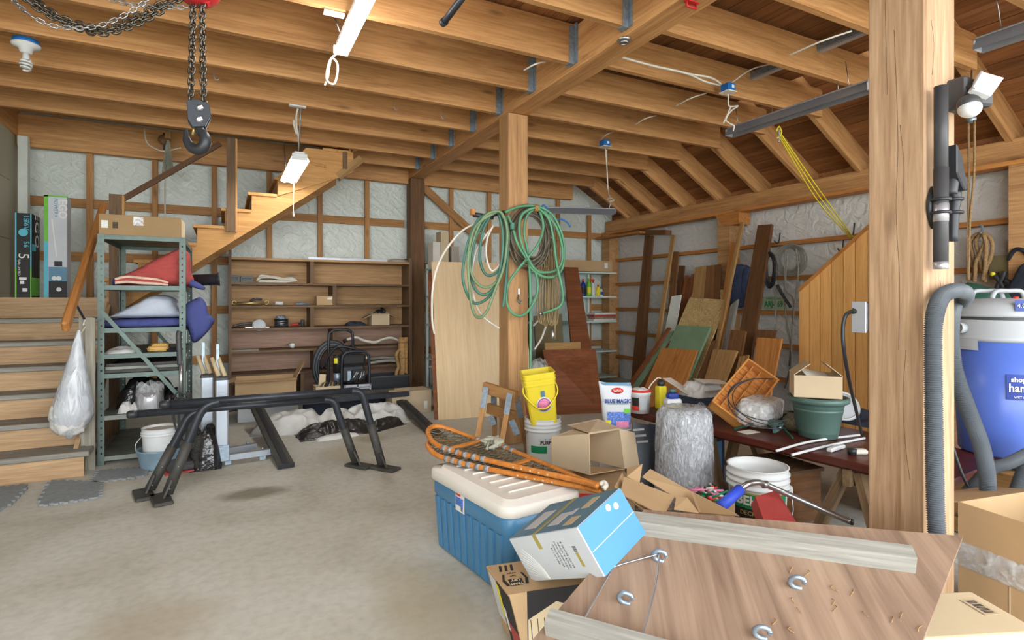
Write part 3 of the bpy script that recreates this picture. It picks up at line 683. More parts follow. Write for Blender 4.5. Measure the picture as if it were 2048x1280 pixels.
for i in range(4): a0 = V(-.425+.008*i, 5.44+.05*i, SZ(.855)+.010); board('tool_bar', 'black_metal', a0, a0+V(.11, .10, .022+.004*i), .022, .012, pb)
tr_ = thing('baking_trays', 'stacked dark metal trays on the rack', 'tray', (-.59, 5.7, SZ(.70)))
for i in range(3):
    b = bmesh.new(); boxbm(.5, .7, .003, bm=b); boxbm(.5, .004, .022, off=(0, -.35, .01), bm=b); boxbm(.004, .7, .022, off=(-.25, 0, .01), bm=b); boxbm(.004, .7, .022, off=(.25, 0, .01), bm=b)
    obj('tray', b, 'black_dusty' if i != 1 else 'rack_shelf', tr_, TR(-.60+.006*i, 5.77, SZ(.70)+.004+i*.025))
cs = thing('dryer_duct', 'silver foil duct roll in a clear plastic bag on the rack', 'duct', (-.55, 5.53, SZ(.37)))
lathe('duct_roll', 'label_silver', [(.085, 0), (.085, .15), (.07, .155), (.001, .155)], TR(-.555, 5.51, SZ(.37)), cs, 28)
bm = bmesh.new(); R2 = []
for i in range(8):
    t = i/7; R2.append([bm.verts.new(Vector(((.098-.0*t)*math.cos(q*math.pi/12)*(1+.05*math.sin(q*3.1+i)), .098*(1-.5*t*t)*math.sin(q*math.pi/12), t*(.225+.02*math.sin(q*1.3))))) for q in range(24)])
for A, B in zip(R2, R2[1:]):
    for q in range(24): bm.faces.new((A[q], A[(q+1) % 24], B[(q+1) % 24], B[q]))
obj('plastic_bag', bm, 'clear_thin', cs, TR(-.555, 5.51, SZ(.37)), smooth=True)
tag(lump('foil_scrap', 'cloth_white', TR(-.70, 5.50, SZ(.37)), .07, .07, .09, None, 24, 20, .9, 14, 2, 1), 'crumpled silvery plastic beside the duct roll on the rack', 'plastic')
tag(lump('black_sack', 'black_bag', TR(-.60, 5.80, SZ(.37)), .22, .17, .27, None, 34, 28, .6, 9, 4, 1), 'shiny black plastic sack behind the duct roll on the rack', 'bag')
tag(lump('black_sack', 'black_bag', TR(-.395, 5.66, SZ(.37)), .1, .13, .16, None, 30, 28, .7, 12, 6, 1), 'small black plastic sack by the rack upright', 'bag')
# galvanised tub and white pail on the floor before the rack
p = atz(320, 934, 0); px_, py_ = p.x+.01, p.y+.02
tb = thing('zinc_tub', 'pale blue-grey metal tub on the floor before the rack', 'tub', (px_, py_, 0))
lathe('tub_body', 'zinc_tub', [(.135, 0), (.14, .01), (.165, .14), (.172, .145), (.165, .15), (.158, .14), (.134, .015), (.001, .012)], TR(px_, py_, 0), tb)
pl = thing('white_pail', 'old white plastic pail nested in the metal tub', 'bucket', (px_, py_, .015))
lathe('pail_body', 'white_plastic', pailprof(.125, .22, .9, 2), TR(px_-.01, py_, .09), pl); lathe('pail_fill', 'cardboard_grey', [(.001, 0), (.118, .001)], TR(px_-.01, py_, .29), pl)
tube('pail_handle', 'steel', [(px_-.13, py_-.03, .25), (px_-.165, py_-.05, .2), (px_-.16, py_-.05, .14), (px_-.13, py_-.04, .12)], .004, pl)
lathe('pail_base', 'white_plastic', [(.11, 0), (.112, .08), (.001, .081)], TR(px_-.01, py_, .014), pl)
# upright vacuum
vx = atz(362, 938, 0)
uv = thing('upright_vacuum', 'upright vacuum with chrome tube and dark floor head', 'vacuum', (vx.x, vx.y, 0))
yv = vx.y+.12
hb = aty(362, 700, yv); ht = aty(363, 662, yv); lo = aty(362, 770, yv)
tube('handle_grip', 'dark_plastic', [ht+V(-.01, 0, 0), ht+V(-.02, 0, -.03), aty(358, 690, yv), aty(360, 730, yv)], .02, uv); tube('chrome_wand', 'steel', [aty(362, 722, yv), aty(362, 800, yv)], .016, uv, straight=True)
tube('body_tube', 'dark_plastic', [aty(362, 795, yv), aty(366, 860, yv), aty(372, 912, yv)], lambda t: .025+.022*t, uv)
boxM('floor_head', 'dark_plastic', TR(vx.x+.05, vx.y-.02, .04, math.radians(14)), .29, .19, .07, uv, .02); boxM('head_trim', 'brick_red', TR(vx.x+.03, vx.y-.03, .008, math.radians(14)), .3, .2, .012, uv, .004)
tube('power_cord', 'black_plastic', [aty(352, 790, yv-.03), aty(345, 830, yv-.05), aty(360, 870, yv-.06), aty(378, 840, yv-.05), aty(374, 800, yv-.04), aty(352, 800, yv-.04), aty(350, 850, yv-.05), aty(365, 880, yv-.05)], .006, uv)
tube('cord_loop', 'black_plastic', [aty(346, 795, yv-.03), aty(358, 785, yv-.04), aty(380, 795, yv-.04), aty(382, 805, yv-.03)], .005, uv)
tag(lump('crumpled_sack', 'black_bag', TR(-.13, 4.98, 0), .11, .14, .34, None, 30, 30, .6, 10, 11, 1), 'crumpled black plastic sack on the floor behind the vacuum', 'bag')
# foam puzzle mats
def mat_tile(label, corners, z0=0.001, sw=.02):
    a, b, c, d = [V(p.x, p.y, z0) for p in corners]; o = thing('foam_mat', label, 'mat', (a+c)/2, 'interlocking foam mats by the stairs'); bm = bmesh.new()
    cen = (a+b+c+d)/4; P = []
    for p, q in ((a, b), (b, c), (c, d), (d, a)):
        n = 12; e = (q-p); nr = Vector((e.y, -e.x, 0)).normalized()
        if (cen-p).dot(nr) > 0: nr = -nr
        for i in range(n):
            off = nr*sw if i % 2 and 0 < i < n-1 else V(0, 0, 0)
            P += [p+e*(i/n)+off, p+e*((i+1)/n)+off]
    A = [bm.verts.new(p) for p in P]; B = [bm.verts.new(p+V(0, 0, .014)) for p in P]; f = bm.faces.new(B); n = len(P); bm.faces.new(list(reversed(A)))
    for i in range(n):
        bm.faces.new((A[i], A[(i+1) % n], B[(i+1) % n], B[i]))
    bmesh.ops.recalc_face_normals(bm, faces=bm.faces); bmesh.ops.triangulate(bm, faces=[f for f in bm.faces if len(f.verts) > 4])
    obj('mat_tile', bm, 'foam_grey', o)
mat_tile('grey foam puzzle mat lying alone below the bottom stair', [atz(78, 1014, 0), atz(196, 998, 0), atz(200, 968, 0), atz(103, 964, 0)])
mat_tile('grey foam puzzle mat stack at the foot of the rack', [atz(182, 968, 0), atz(288, 955, 0), atz(292, 938, 0), atz(200, 944, 0)], .001)
mat_tile('dusty grey foam puzzle mat against the lowest stair riser', [atz(-70, 1052, 0), atz(10, 1018, 0), atz(56, 972, 0), atz(-60, 985, 0)])

pp = [aty(x, y, Y2-.012) for x, y in ((556, 353), (556, 392), (690, 352), (706, 345), (706, 306), (612, 296))]
prism('side_panel', 'stair_pine', [(p.x, p.z) for p in pp], .02, SXZ(Y2-.012), st); board('opening_sill', 'stair_pine', aty(622, 326, Y2-.03), aty(652, 333, Y2-.03), .03, .03, st)
# ================================================================ TRUCK RACK (two bent hoops) and its rails
def hoop(label, y, cap, bend, foot_r, foot_l, join_l):
    f0 = aty(*foot_l, y); f1 = aty(*foot_r, y); o = thing('rack_hoop', label, 'rack', ((f0.x+f1.x)/2, y, 0), 'black pickup rack hoops')
    A = lambda q: aty(q[0], q[1], y)
    c, bq = A(cap), A(bend)
    z = c.z; bz = V(bq.x, y, z)
    tube('cross_bar', 'black_metal', [c, c+(bz-c)*.5, bz], .025, o, straight=True, sides=10)
    lathe('end_cap', 'black_plastic', [(.027, 0), (.027, .05), (.018, .062), (.001, .063)], frame(c, (0, 0, 1), (-1, 0, 0)), o, 16)
    k1 = V(bq.x+.10, y, z-.10); d = (V(f1.x, y, .03)-k1); m1 = k1+d*.45
    tube('bent_leg', 'black_metal', [bz, bz+V(.055, 0, -.012), bz+V(.085, 0, -.05), k1, m1], .027, o, sides=10)
    tube('leg_sleeve', 'black_dusty', [m1-d*.12, k1+d*.98], .034, o, straight=True, sides=6)
    jl = A(join_l); jz = V(jl.x, y, z-.005); k2 = V(jl.x-.14, y, z-.13); e = V(f0.x+.02, y, .03)-k2; m2 = k2+e*.4
    tube('bent_leg', 'black_metal', [jz, jz+V(-.07, 0, -.02), jz+V(-.11, 0, -.06), k2, m2], .029, o, sides=10)
    tube('leg_sleeve', 'black_dusty', [m2-e*.12, k2+e*.98], .037, o, straight=True, sides=6)
    boxM('foot_plate', 'black_dusty', TR(f0.x-.01, y-.03, .012, math.radians(12)), .11, .24, .022, o, .006); boxM('foot_plate', 'black_dusty', TR(f1.x+.02, y-.03, .012, math.radians(35)), .11, .22, .022, o, .006)
    for t in (.25, .75):
        boxM('foot_gusset', 'black_dusty', TR(f0.x+.025, y-.05+t*.08, .07, 0, 0, math.radians(22)), .012, .05, .14, o); boxM('foot_gusset', 'black_dusty', TR(f1.x-.0, y-.06+t*.09, .07, 0, 0, math.radians(-24)), .012, .05, .14, o)
    for t in (.2, .5): lathe('bolt', 'steel', [(.007, 0), (.005, .005), (.001, .006)], frame(m2+e*t+V(0, -.04, 0), (1, 0, 0), (0, -1, 0)), o, 8)
hoop('black bent-tube rack hoop, lower of the pair standing on the concrete', 4.43, (276, 828), (648, 797), (712, 934), (292, 1000), (410, 815))
hoop('black bent-tube rack hoop, taller of the pair standing on the concrete', 4.27, (341, 808), (703, 790), (764, 934), (327, 1000), (440, 808))
fr = thing('rack_rail_frame', 'dusty black rail frame propped on the floor behind the hoops', 'rack', (1.1, 5.6, 0))
for a, b in ((V(.42, 4.62, .022), V(.27, 6.2, .25)), (V(1.77, 4.90, .022), V(1.79, 6.75, .2))):
    d = (b-a); u = Vector((0, -d.z, d.y)).normalized()
    board('side_rail', 'black_dusty', a, b, .115, .03, fr, up=u); board('rail_groove', 'black_metal', a+u*.017, b+u*.017, .045, .008, fr, up=u); boxM('rail_tip', 'black_plastic', frame(a, d, u), .02, .12, .034, fr)
board('back_rail', 'black_metal', (.20, 6.18, .235), (1.86, 6.18, .235), .06, .05, fr); board('back_rail', 'black_dusty', (.45, 6.42, .24), (1.75, 6.42, .24), .07, .06, fr)
# ================================================================ ALUMINIUM STANDS
def stand(label, px, py, top, foot):
    p = atz(px, py, 0); yv = p.y; zt = aty(px-2, top, yv).z; o = thing('aluminium_stand', label, 'stand', p, 'aluminium telescoping stands')
    M = TR(p.x, yv, 0)
    b = bmesh.new(); boxbm(.095, .07, zt-.05, .012, 2, off=(0, 0, (zt-.05)/2+.05), bm=b); obj('column', b, 'aluminium', o, M)
    for dx in (-.024, .024): board('column_rib', 'aluminium', (p.x+dx, yv-.037, .18), (p.x+dx, yv-.037, zt-.02), .012, .006, o, up=(0, 1, 0))
    boxM('foot_socket', 'galvanised', M, .105, .08, .13, o, .004, off=(0, 0, .1)); boxM('top_cap', 'dark_plastic', M, .10, .075, .035, o, .01, off=(0, 0, zt))
    for s in (-1, 1): tube('foam_pad', 'foam_tan', [V(p.x+s*.022, yv-.01, zt+.02), V(p.x+s*.022-.05, yv+.05, zt+.16)], .016, o, straight=True)
    boxM('lift_bar', 'galvanised', M, .02, .02, .30, o, off=(-.03, .04, zt+.12))
    f = atz(*foot, 0); dd = (V(f.x, f.y, 0)-V(p.x, yv, 0)); e = V(p.x, yv, .055)+dd
    board('base_bar', 'aluminium', V(p.x, yv, .055)-dd*.12, e, .05, .045, o); 
    for t in (.12, .82): q = V(p.x, yv, .017)+dd*t; boxM('base_foot', 'galvanised', TR(q.x, q.y, .017), .05, .06, .034, o, .004); lathe('base_bolt', 'steel', [(.01, 0), (.01, .02), (.001, .021)], TR(q.x, q.y, .077), o, 8)
stand('silver aluminium stand with tan foam pads, front one of two', 444, 930, 757, (542, 916))
stand('silver aluminium stand with tan foam pads standing against its twin', 415, 921, 752, (512, 904))
for i, x in enumerate((-.02, .12)):
    pass
b = bmesh.new(); boxbm(.06, .045, .70, off=(0, 0, .35), bm=b)
# ================================================================ BOOKCASE on the back wall
BX0, BX1, BYF, BYB = .04, 2.225, 7.24, 7.62
BZ = (1.80, 1.505, 1.235, .967, .70, .424, .12)
bk = thing('bookcase', 'long brown plywood bookcase with staggered dividers under the stairs', 'bookcase', (1.13, 7.43, 0))
board('side', 'shelf_edge', (BX0+.012, 7.43, 0), (BX0+.012, 7.43, 1.88), .03, BYB-BYF, bk, up=(0, 1, 0)); board('side', 'shelf_edge', (BX1-.02, 7.43, 0), (BX1-.02, 7.43, 1.86), .04, BYB-BYF, bk, up=(0, 1, 0))
for i, z in enumerate(BZ):
    x1 = BX1-.04 if i not in (5,) else 1.16
    board('shelf', 'shelf_edge' if i != 0 else 'shelf_ply', (BX0+.027, 7.43, z-.0125), (x1, 7.43, z-.0125), BYB-BYF-.01, .025, bk)
    if i < 6: board('back_panel', 'shelf_ply' if i < 3 else 'shelf_red', (BX0+.03, 7.605, (z+BZ[i+1])/2-.012), (BX1-.04, 7.605, (z+BZ[i+1])/2-.012), .012, z-BZ[i+1]-.03, bk)
board('shelf', 'shelf_edge', (1.5, 7.43, .44), (BX1-.04, 7.43, .44), BYB-BYF-.01, .025, bk)
for i, px in enumerate((624, 669, 624, 669, 631, 605)):
    x = aty(px, 600, 7.26).x; board('divider', 'shelf_edge', (x, 7.42, BZ[i+1]+.001), (x, 7.42, BZ[i]-.026), .045, BYB-BYF-.04, bk, up=(0, 1, 0))
bx = lambda px, y=7.34: aty(px, 600, y).x
# top of bookcase
tl = thing('trim_length', 'pale metal trim length lying on top of the bookcase', 'trim', (1.6, 7.32, 1.802)); board('trim_bar', 'lamp_metal', (bx(615), 7.30, 1.813), (bx(772), 7.30, 1.813), .07, .02, tl); board('trim_lip', 'lamp_metal', (bx(615), 7.335, 1.829), (bx(772), 7.335, 1.829), .01, .012, tl)
tag(lump('curled_sheet', 'cardboard_grey', TR(bx(795), 7.36, 1.802), .14, .12, .06, None, 20, 16, .3, 4, 1), 'curled dusty sheet lying at the end of the bookcase top', 'sheet')
# row 1
z = BZ[1]+.001
for i, (p0, p1, h) in enumerate(((462, 480, .085), (481, 507, .082))):
    o = thing('grey_block', ('narrow grey cast block at the end of the top bookcase shelf', 'wider grey cast block beside the rope hank')[i], 'block', ((bx(p0)+bx(p1))/2, 7.36, z), 'grey blocks on the bookcase'); x0_, x1_ = bx(p0), bx(p1)-.004; box('block_core', 'concrete_block', (x0_, 7.33, z), (x1_, 7.44, z+h), o, .004); box('block_face', 'concrete_block', (x0_, 7.30, z), (x1_, 7.332, z+.03), o, .003); box('block_face', 'concrete_block', (x0_, 7.30, z+h-.025), (x1_, 7.332, z+h), o, .003); box('block_face', 'concrete_block', (x0_, 7.30, z+.03), (x0_+.02, 7.332, z+h-.025), o); box('block_face', 'concrete_block', (x1_-.02, 7.30, z+.03), (x1_, 7.332, z+h-.025), o)
rp = thing('rope_hank', 'bundled hank of white rope on the top bookcase shelf', 'rope', (bx(545), 7.36, z))
for i in range(7):
    y = 7.32+.018*i; dz = .012+.009*(i % 3); tube('rope_strand', 'rope_white', [(bx(513)+.004*i, y, z+dz+.01), (bx(522), y-.01, z+dz+.045+.004*i), (bx(545), y, z+dz+.05), (bx(568), y+.01, z+dz+.03), (bx(586)-.01*i, y, z+dz+.04), (bx(592)-.01*i, y-.01, z+dz+.02), (bx(570), y-.02, z+dz), (bx(535), y-.02, z+dz), (bx(516), y-.01, z+dz)], .009, rp, 4, 6)
# row 2
z = BZ[2]+.001
tr_ = thing('tie_rod', 'brass coloured adjustable tie rod lying on a bookcase shelf', 'rod', (bx(500), 7.33, z))
tube('rod_bar', 'brass', [(bx(466), 7.33, z+.022), (bx(532), 7.33, z+.028)], .016, tr_, straight=True)
for px in (468, 533): lathe('rod_eye', 'brass', [(.012, -.012), (.03, -.012), (.03, .012), (.012, .012), (.012, -.012)], TR(bx(px), 7.33, z+.032, 0, math.pi/2), tr_, 16, capb=False)
tube('rod_lever', 'black_metal', [(bx(500), 7.37, z+.05), (bx(510), 7.37, z+.075), (bx(524), 7.37, z+.07)], .014, tr_)
lathe('tape_roll', 'white_plastic', [(.001, 0), (.022, 0), (.022, .09), (.001, .09)], TR(bx(550), 7.33, z+.023, 0, 0, math.pi/2), None, 16); tag(bpy.data.objects['tape_roll'], 'small white roll lying alone on the bookcase shelf', 'roll')
o = thing('clamp', 'small grey clamp beside the closed box on the bookcase', 'clamp', (bx(604), 7.33, z)); tube('clamp_bar', 'galvanised', [(bx(592), 7.33, z+.014), (bx(618), 7.34, z+.014)], .013, o, straight=True); tube('clamp_jaw', 'galvanised', [(bx(598), 7.33, z+.02), (bx(600), 7.35, z+.04), (bx(606), 7.36, z+.03)], .01, o)
o = carton('small_carton', 'small closed cardboard box beside a divider on the bookcase', 'cardboard', TR((bx(632)+bx(667))/2, 7.36, z), bx(667)-bx(632), .18, .115, closed=True); box('label', 'print_white', (bx(653), 7.268, z+.07), (bx(662), 7.2695, z+.095), o)
# row 3
z = BZ[3]+.001
o = thing('circular_saw', 'old grey circular saw on the middle bookcase shelf', 'saw', (bx(515), 7.33, z))
lathe('blade_guard', 'print_grey', [(.001, 0), (.075, 0), (.078, .03), (.06, .045), (.001, .05)], TR(bx(518), 7.33, z+.02, 0, math.radians(60)), o, 24); board('base_plate', 'steel', (bx(490), 7.34, z+.006), (bx(538), 7.34, z+.006), .1, .008, o); tube('saw_handle', 'dark_plastic', [(bx(505), 7.38, z+.05), (bx(485), 7.37, z+.045), (bx(467), 7.36, z+.02)], .016, o)
o = thing('chain_reel', 'black and silver cable reel on the middle bookcase shelf', 'reel', (bx(563), 7.34, z))
lathe('reel_core', 'print_black', [(.085, 0), (.085, .012), (.07, .014), (.07, .09), (.085, .092), (.085, .1), (.001, .1)], TR(bx(563), 7.36, z), o, 24)
for i in range(7): tube('wire_turn', 'steel' if i % 2 else 'black_metal', [(bx(563)+.075*math.cos(a), 7.36+.075*math.sin(a), z+.02+.01*i+.004*math.sin(3*a+i)) for a in [k*math.pi/6 for k in range(12)]], .006, o, 2, 5, True)
blob('wire_tangle', 'galvanised', TR(bx(562), 7.36, z+.115), .05, .05, .025, o, .5, 6, 3)
o = thing('red_pliers', 'red handled pliers lying by the cable reel', 'pliers', (bx(590), 7.33, z)); tube('plier_grip', 'red_paint', [(bx(582), 7.33, z+.02), (bx(590), 7.32, z+.035), (bx(596), 7.32, z+.03)], .014, o); tube('plier_jaw', 'black_metal', [(bx(594), 7.32, z+.028), (bx(600), 7.32, z+.045)], .012, o, straight=True)
lathe('spray_tin', 'dark_plastic', [(.001, 0), (.024, 0), (.024, .075), (.02, .085), (.012, .09), (.001, .09)], TR(bx(605), 7.34, z), None, 16); tag(bpy.data.objects['spray_tin'], 'small dark tin standing beside the red pliers', 'tin')
tag(lump('navy_cloth', 'cloth_dark', TR(bx(711), 7.36, z), .13, .09, .08, None, 26, 20, .6, 12, 5), 'crumpled navy cloth on the bookcase beside an open box', 'cloth')
o = carton('cable_carton', 'open cardboard box heaped with black cables on the bookcase', 'cardboard_light', TR((bx(741)+bx(776))/2, 7.37, z), bx(776)-bx(741), .2, .14, {'-x': 205, '+x': 200, '-y': 20})
for i in range(7): tube('cable', 'black_plastic', [(bx(742)+.02*i, 7.3+.02*(i % 3), z+.14), (bx(752)+.02*i, 7.33, z+.18+.02*(i % 2)), (bx(765), 7.40, z+.17+.01*i), (bx(770)-.01*i, 7.3, z+.15)], .008, o, 4, 5)
# row 4
z = BZ[4]+.001
o = thing('light_bulb', 'white light bulb lying on the lower bookcase shelf', 'bulb', (bx(586), 7.32, z)); lathe('bulb_globe', 'white_plastic', [(.001, 0), (.02, .004), (.032, .025), (.032, .045), (.018, .075), (.016, .09)], TR(bx(588), 7.33, z+.033, math.radians(120), 0, math.radians(85)), o, 18); lathe('bulb_cap', 'steel', [(.015, .088), (.015, .108), (.001, .112)], TR(bx(588), 7.33, z+.033, math.radians(120), 0, math.radians(85)), o, 12)
box('flat_strip', 'grey_board', (bx(460), 7.25, z), (bx(517), 7.42, z+.016)); tag(bpy.data.objects['flat_strip'], 'thin grey board offcut lying on the lower bookcase shelf', 'board')
o = thing('log_carrier', 'pale bent handlebar with black grips across the bookcase shelf', 'handlebar', (bx(760), 7.3, z))
HB = [(bx(693), 7.30, z+.09), (bx(710), 7.26, z+.12), (bx(724), 7.24, z+.08), (bx(745), 7.24, z+.05), (bx(760), 7.25, z+.08), (bx(778), 7.27, z+.10), (bx(795), 7.30, z+.06), (bx(808), 7.33, z+.03)]
tube('bar', 'rope_white', HB, .018, o); tube('grip', 'black_plastic', [HB[-2], V(*HB[-1])+V(.03, .02, -.03)], .026, o, straight=True); tube('grip', 'black_plastic', [V(*HB[0])+V(-.04, .02, -.02), HB[0]], .024, o, straight=True)
# row 5
z = .4535
for i, (pa, lab) in enumerate(((((735, .0), (765, .02), (790, .03), (800, .06)), 'forked grey driftwood stick on the lowest bookcase shelf'), (((738, .05), (770, .06), (785, .05), (806, .07)), 'pale straight driftwood stick on the lowest bookcase shelf'))):
    o = thing('driftwood_stick', lab, 'stick', (bx(pa[0][0]), 7.3, z)); tube('stem', 'driftwood', [(bx(p), 7.30+.05*i, z+.022+dz) for p, dz in pa], lambda t: .022-.008*t, o)
    if i == 0: tube('fork', 'driftwood', [(bx(775), 7.30, z+.04), (bx(795), 7.27, z+.03), (bx(808), 7.27, z+.045)], .013, o)
# ================================================================ in front of the bookcase
o = carton('white_carton', 'white carton on the floor under an open cardboard box', 'print_grey', TR(.42, 6.72, 0), .60, .34, .285, closed=True)
carton('open_carton', 'open cardboard box with one raised flap before the bookcase', 'cardboard', TR(.40, 6.70, .286, math.radians(-2)), .60, .36, .165, {'+x': 118, '-x': 200, '-y': 178}, 'cardboard_inner')
gx, gy = aty(690, 700, 6.75).x, 6.75
g = thing('pressure_washer', 'black engine pressure washer in a tubular handle frame', 'machine', (gx, gy, 0))
def hoopf(y, x0, x1, z0, z1, nm='frame_hoop', r=.016): tube(nm, 'black_metal', [(x0, y, z0), (x0+.005, y, z1-.12), (x0+.03, y, z1-.03), (x0+.09, y, z1), (x1-.09, y, z1), (x1-.03, y, z1-.03), (x1-.005, y, z1-.12), (x1, y, z0)], r, g, 5)
hoopf(gy+.12, gx-.17, gx+.12, .1, .945); hoopf(gy-.16, gx-.07, gx+.25, .08, .70)
for s in (-.17, .12): board('frame_bar', 'black_metal', (gx+s, gy+.12, .1), (gx+s+.1, gy-.16, .1), .03, .03, g)
boxM('base_box', 'black_plastic', TR(gx+.11, gy-.08, .20), .30, .12, .24, g, .01)
for i in range(6):
    boxM('grille_bar', 'lamp_metal', TR(gx+.11, gy-.165, .114+.032*i), .30, .04, .018, g, .002)
for s in (-.035, .11, .255): boxM('grille_post', 'lamp_metal', TR(gx+s, gy-.165, .2), .02, .042, .24, g, .002)
boxM('grille_cap', 'lamp_metal', TR(gx+.11, gy-.165, .305), .30, .042, .03, g, .002)
boxM('engine_block', 'black_plastic', TR(gx+.07, gy-.02, .44), .26, .22, .2, g, .02); boxM('fuel_tank', 'print_black', TR(gx+.08, gy-.02, .60), .28, .22, .13, g, .03, seg=2)
lathe('air_filter', 'print_black', [(.05, 0), (.05, .18), (.04, .2), (.001, .2)], TR(gx-.1, gy-.08, .46), g, 20); wrap_patch('filter_label', 'print_yellow', TR(gx-.1, gy-.08, .46), .05, .05, .11, .17, math.radians(-150), math.radians(-100), g); lathe('filter_cup', 'galvanised', [(.042, 0), (.045, .1), (.001, .1)], TR(gx-.1, gy-.08, .355), g, 18)
boxM('carburettor', 'galvanised', TR(gx+.02, gy-.14, .42), .05, .04, .12, g, .006); boxM('starter_cover', 'black_plastic', TR(gx+.12, gy-.15, .43), .14, .05, .12, g, .01)
for i in range(9): a = i*.7; tube('fuel_line', 'steel' if i % 2 else 'black_plastic', [(gx+.02+.02*i, gy-.18, .36+.02*(i % 4)), (gx+.05+.018*i, gy-.19, .40+.015*(i % 5)), (gx+.09+.014*i, gy-.17, .47)], .009, g, 3, 6)
for i in range(5): tube('hose_turn', 'hose_grey' if i % 2 else 'black_plastic', [(gx-.11+(.17+.012*i)*math.cos(a), gy+.14+.02*i, .50+(.25+.014*i)*math.sin(a)) for a in [k*math.pi/8 for k in range(16)]], .016, g, 3, 7, True)
tube('hose_tail', 'black_plastic', [(gx-.25, gy+.1, .5), (gx-.1, gy+.02, .74), (gx+.08, gy, .73), (gx+.2, gy, .68)], .016, g); boxM('cap', 'rope_white', TR(gx+.24, gy-.12, .62), .05, .03, .03, g, .008)
o = carton('parts_carton', 'shallow cardboard box of loose metal parts by the pressure washer', 'cardboard_light', TR(aty(655, 700, 6.45).x, 6.5, .26), .26, .2, .085, {})
box('label', 'print_grey', (aty(645, 700, 6.4).x, 6.398, .275), (aty(676, 700, 6.4).x, 6.3995, .305), o)
for i in range(6): tube('metal_part', ('steel', 'brass', 'black_metal')[i % 3], [(aty(640+6*i, 700, 6.45).x, 6.44+.02*(i % 3), .33), (aty(648+5*i, 700, 6.45).x, 6.5, .37+.012*(i % 2)), (aty(655+4*i, 700, 6.45).x, 6.54, .34)], .011, o, 3, 6)
boxM('paper_tag', 'cardboard_pale', TR(aty(646, 700, 6.5).x, 6.56, .40, 0, 0, .1), .07, .01, .13, o)
o = thing('tool_case', 'long dark tool case on the floor behind the white tarp', 'case', (1.0, 6.62, 0)); box('case_body', 'cloth_dark', (.78, 6.50, 0), (1.62, 6.68, .25), o, .012); box('case_latch', 'lamp_metal', (.86, 6.492, .15), (.93, 6.50, .18), o)
o = thing('black_crate', 'open black plastic crate by the bookcase foot', 'crate', (2.0, 6.9, .26)); X = (aty(737, 780, 6.9).x, aty(812, 780, 6.9).x)
b = bmesh.new(); W_ = X[1]-X[0]
for (sx_, sy_, ox, oy) in ((W_, .012, 0, -.15), (W_, .012, 0, .15), (.012, .3, -W_/2, 0), (.012, .3, W_/2, 0)): boxbm(sx_, sy_, .17, off=(ox, oy, .085), bm=b)
boxbm(W_, .3, .01, off=(0, 0, .005), bm=b); obj('crate_body', b, 'black_plastic', o, TR(sum(X)/2, 6.95, .20)); boxM('crate_rim', 'dark_plastic', TR(sum(X)/2, 6.795, .36), W_+.02, .02, .02, o); boxM('crate_stand', 'black_plastic', TR(sum(X)/2, 6.95, .10), W_-.04, .26, .2, o)
o = carton('floor_carton', 'closed cardboard carton on the concrete beside the plywood sheet', 'cardboard_light', TR(1.91, 6.36, 0), .46, .3, .255, closed=True); box('label', 'print_white', (2.05, 6.207, .04), (2.09, 6.2095, .13), o)
o = thing('bamboo_roll', 'upright roll of tan bamboo blinds tied with string', 'roll', (2.02, 7.0, 0)); 
for i in range(7): a = i*.9; lathe('slat_bundle', 'tan_board', [(.001, 0), (.03, 0), (.03, .82-.02*(i % 2)), (.001, .82-.02*(i % 2))], TR(2.04+.035*math.cos(a), 7.02+.035*math.sin(a), 0), o, 10)
for z in (.3, .55, .75): lathe('binding', 'rope_jute', [(.066, 0), (.07, .006), (.066, .012)], TR(2.04, 7.02, z), o, 18, capb=False)
tube('driftwood_arm', 'tan_board', [(1.98, 6.97, .05), (1.93, 6.95, .35), (1.96, 6.95, .45), (1.93, 6.95, .6), (1.97, 6.96, .66)], .022, o)
# crumpled tarp
o = thing('tarp', 'crumpled white tarp with black underside on the floor', 'tarp', (.95, 5.95, 0))
lump('tarp_fold', 'tarp_white', TR(.80, 6.02, 0, math.radians(-8)), .56, .30, .18, o, 90, 60, .9, 4, 2, 1); lump('tarp_fold', 'tarp_white', TR(1.42, 5.98, 0, math.radians(12)), .36, .28, .20, o, 70, 60, .9, 5, 7, 1)
lump('dark_fold', 'tarp_black', TR(.98, 5.62, 0, math.radians(6)), .38, .17, .13, o, 50, 30, .9, 9, 5, 1); lump('dark_fold', 'tarp_black', TR(1.47, 5.68, 0, math.radians(30)), .2, .1, .10, o, 30, 24, .8, 9, 3, 1); lump('tarp_edge', 'tarp_white', TR(.95, 5.44, 0, math.radians(10)), .2, .06, .05, o, 30, 16, .6, 9, 8)
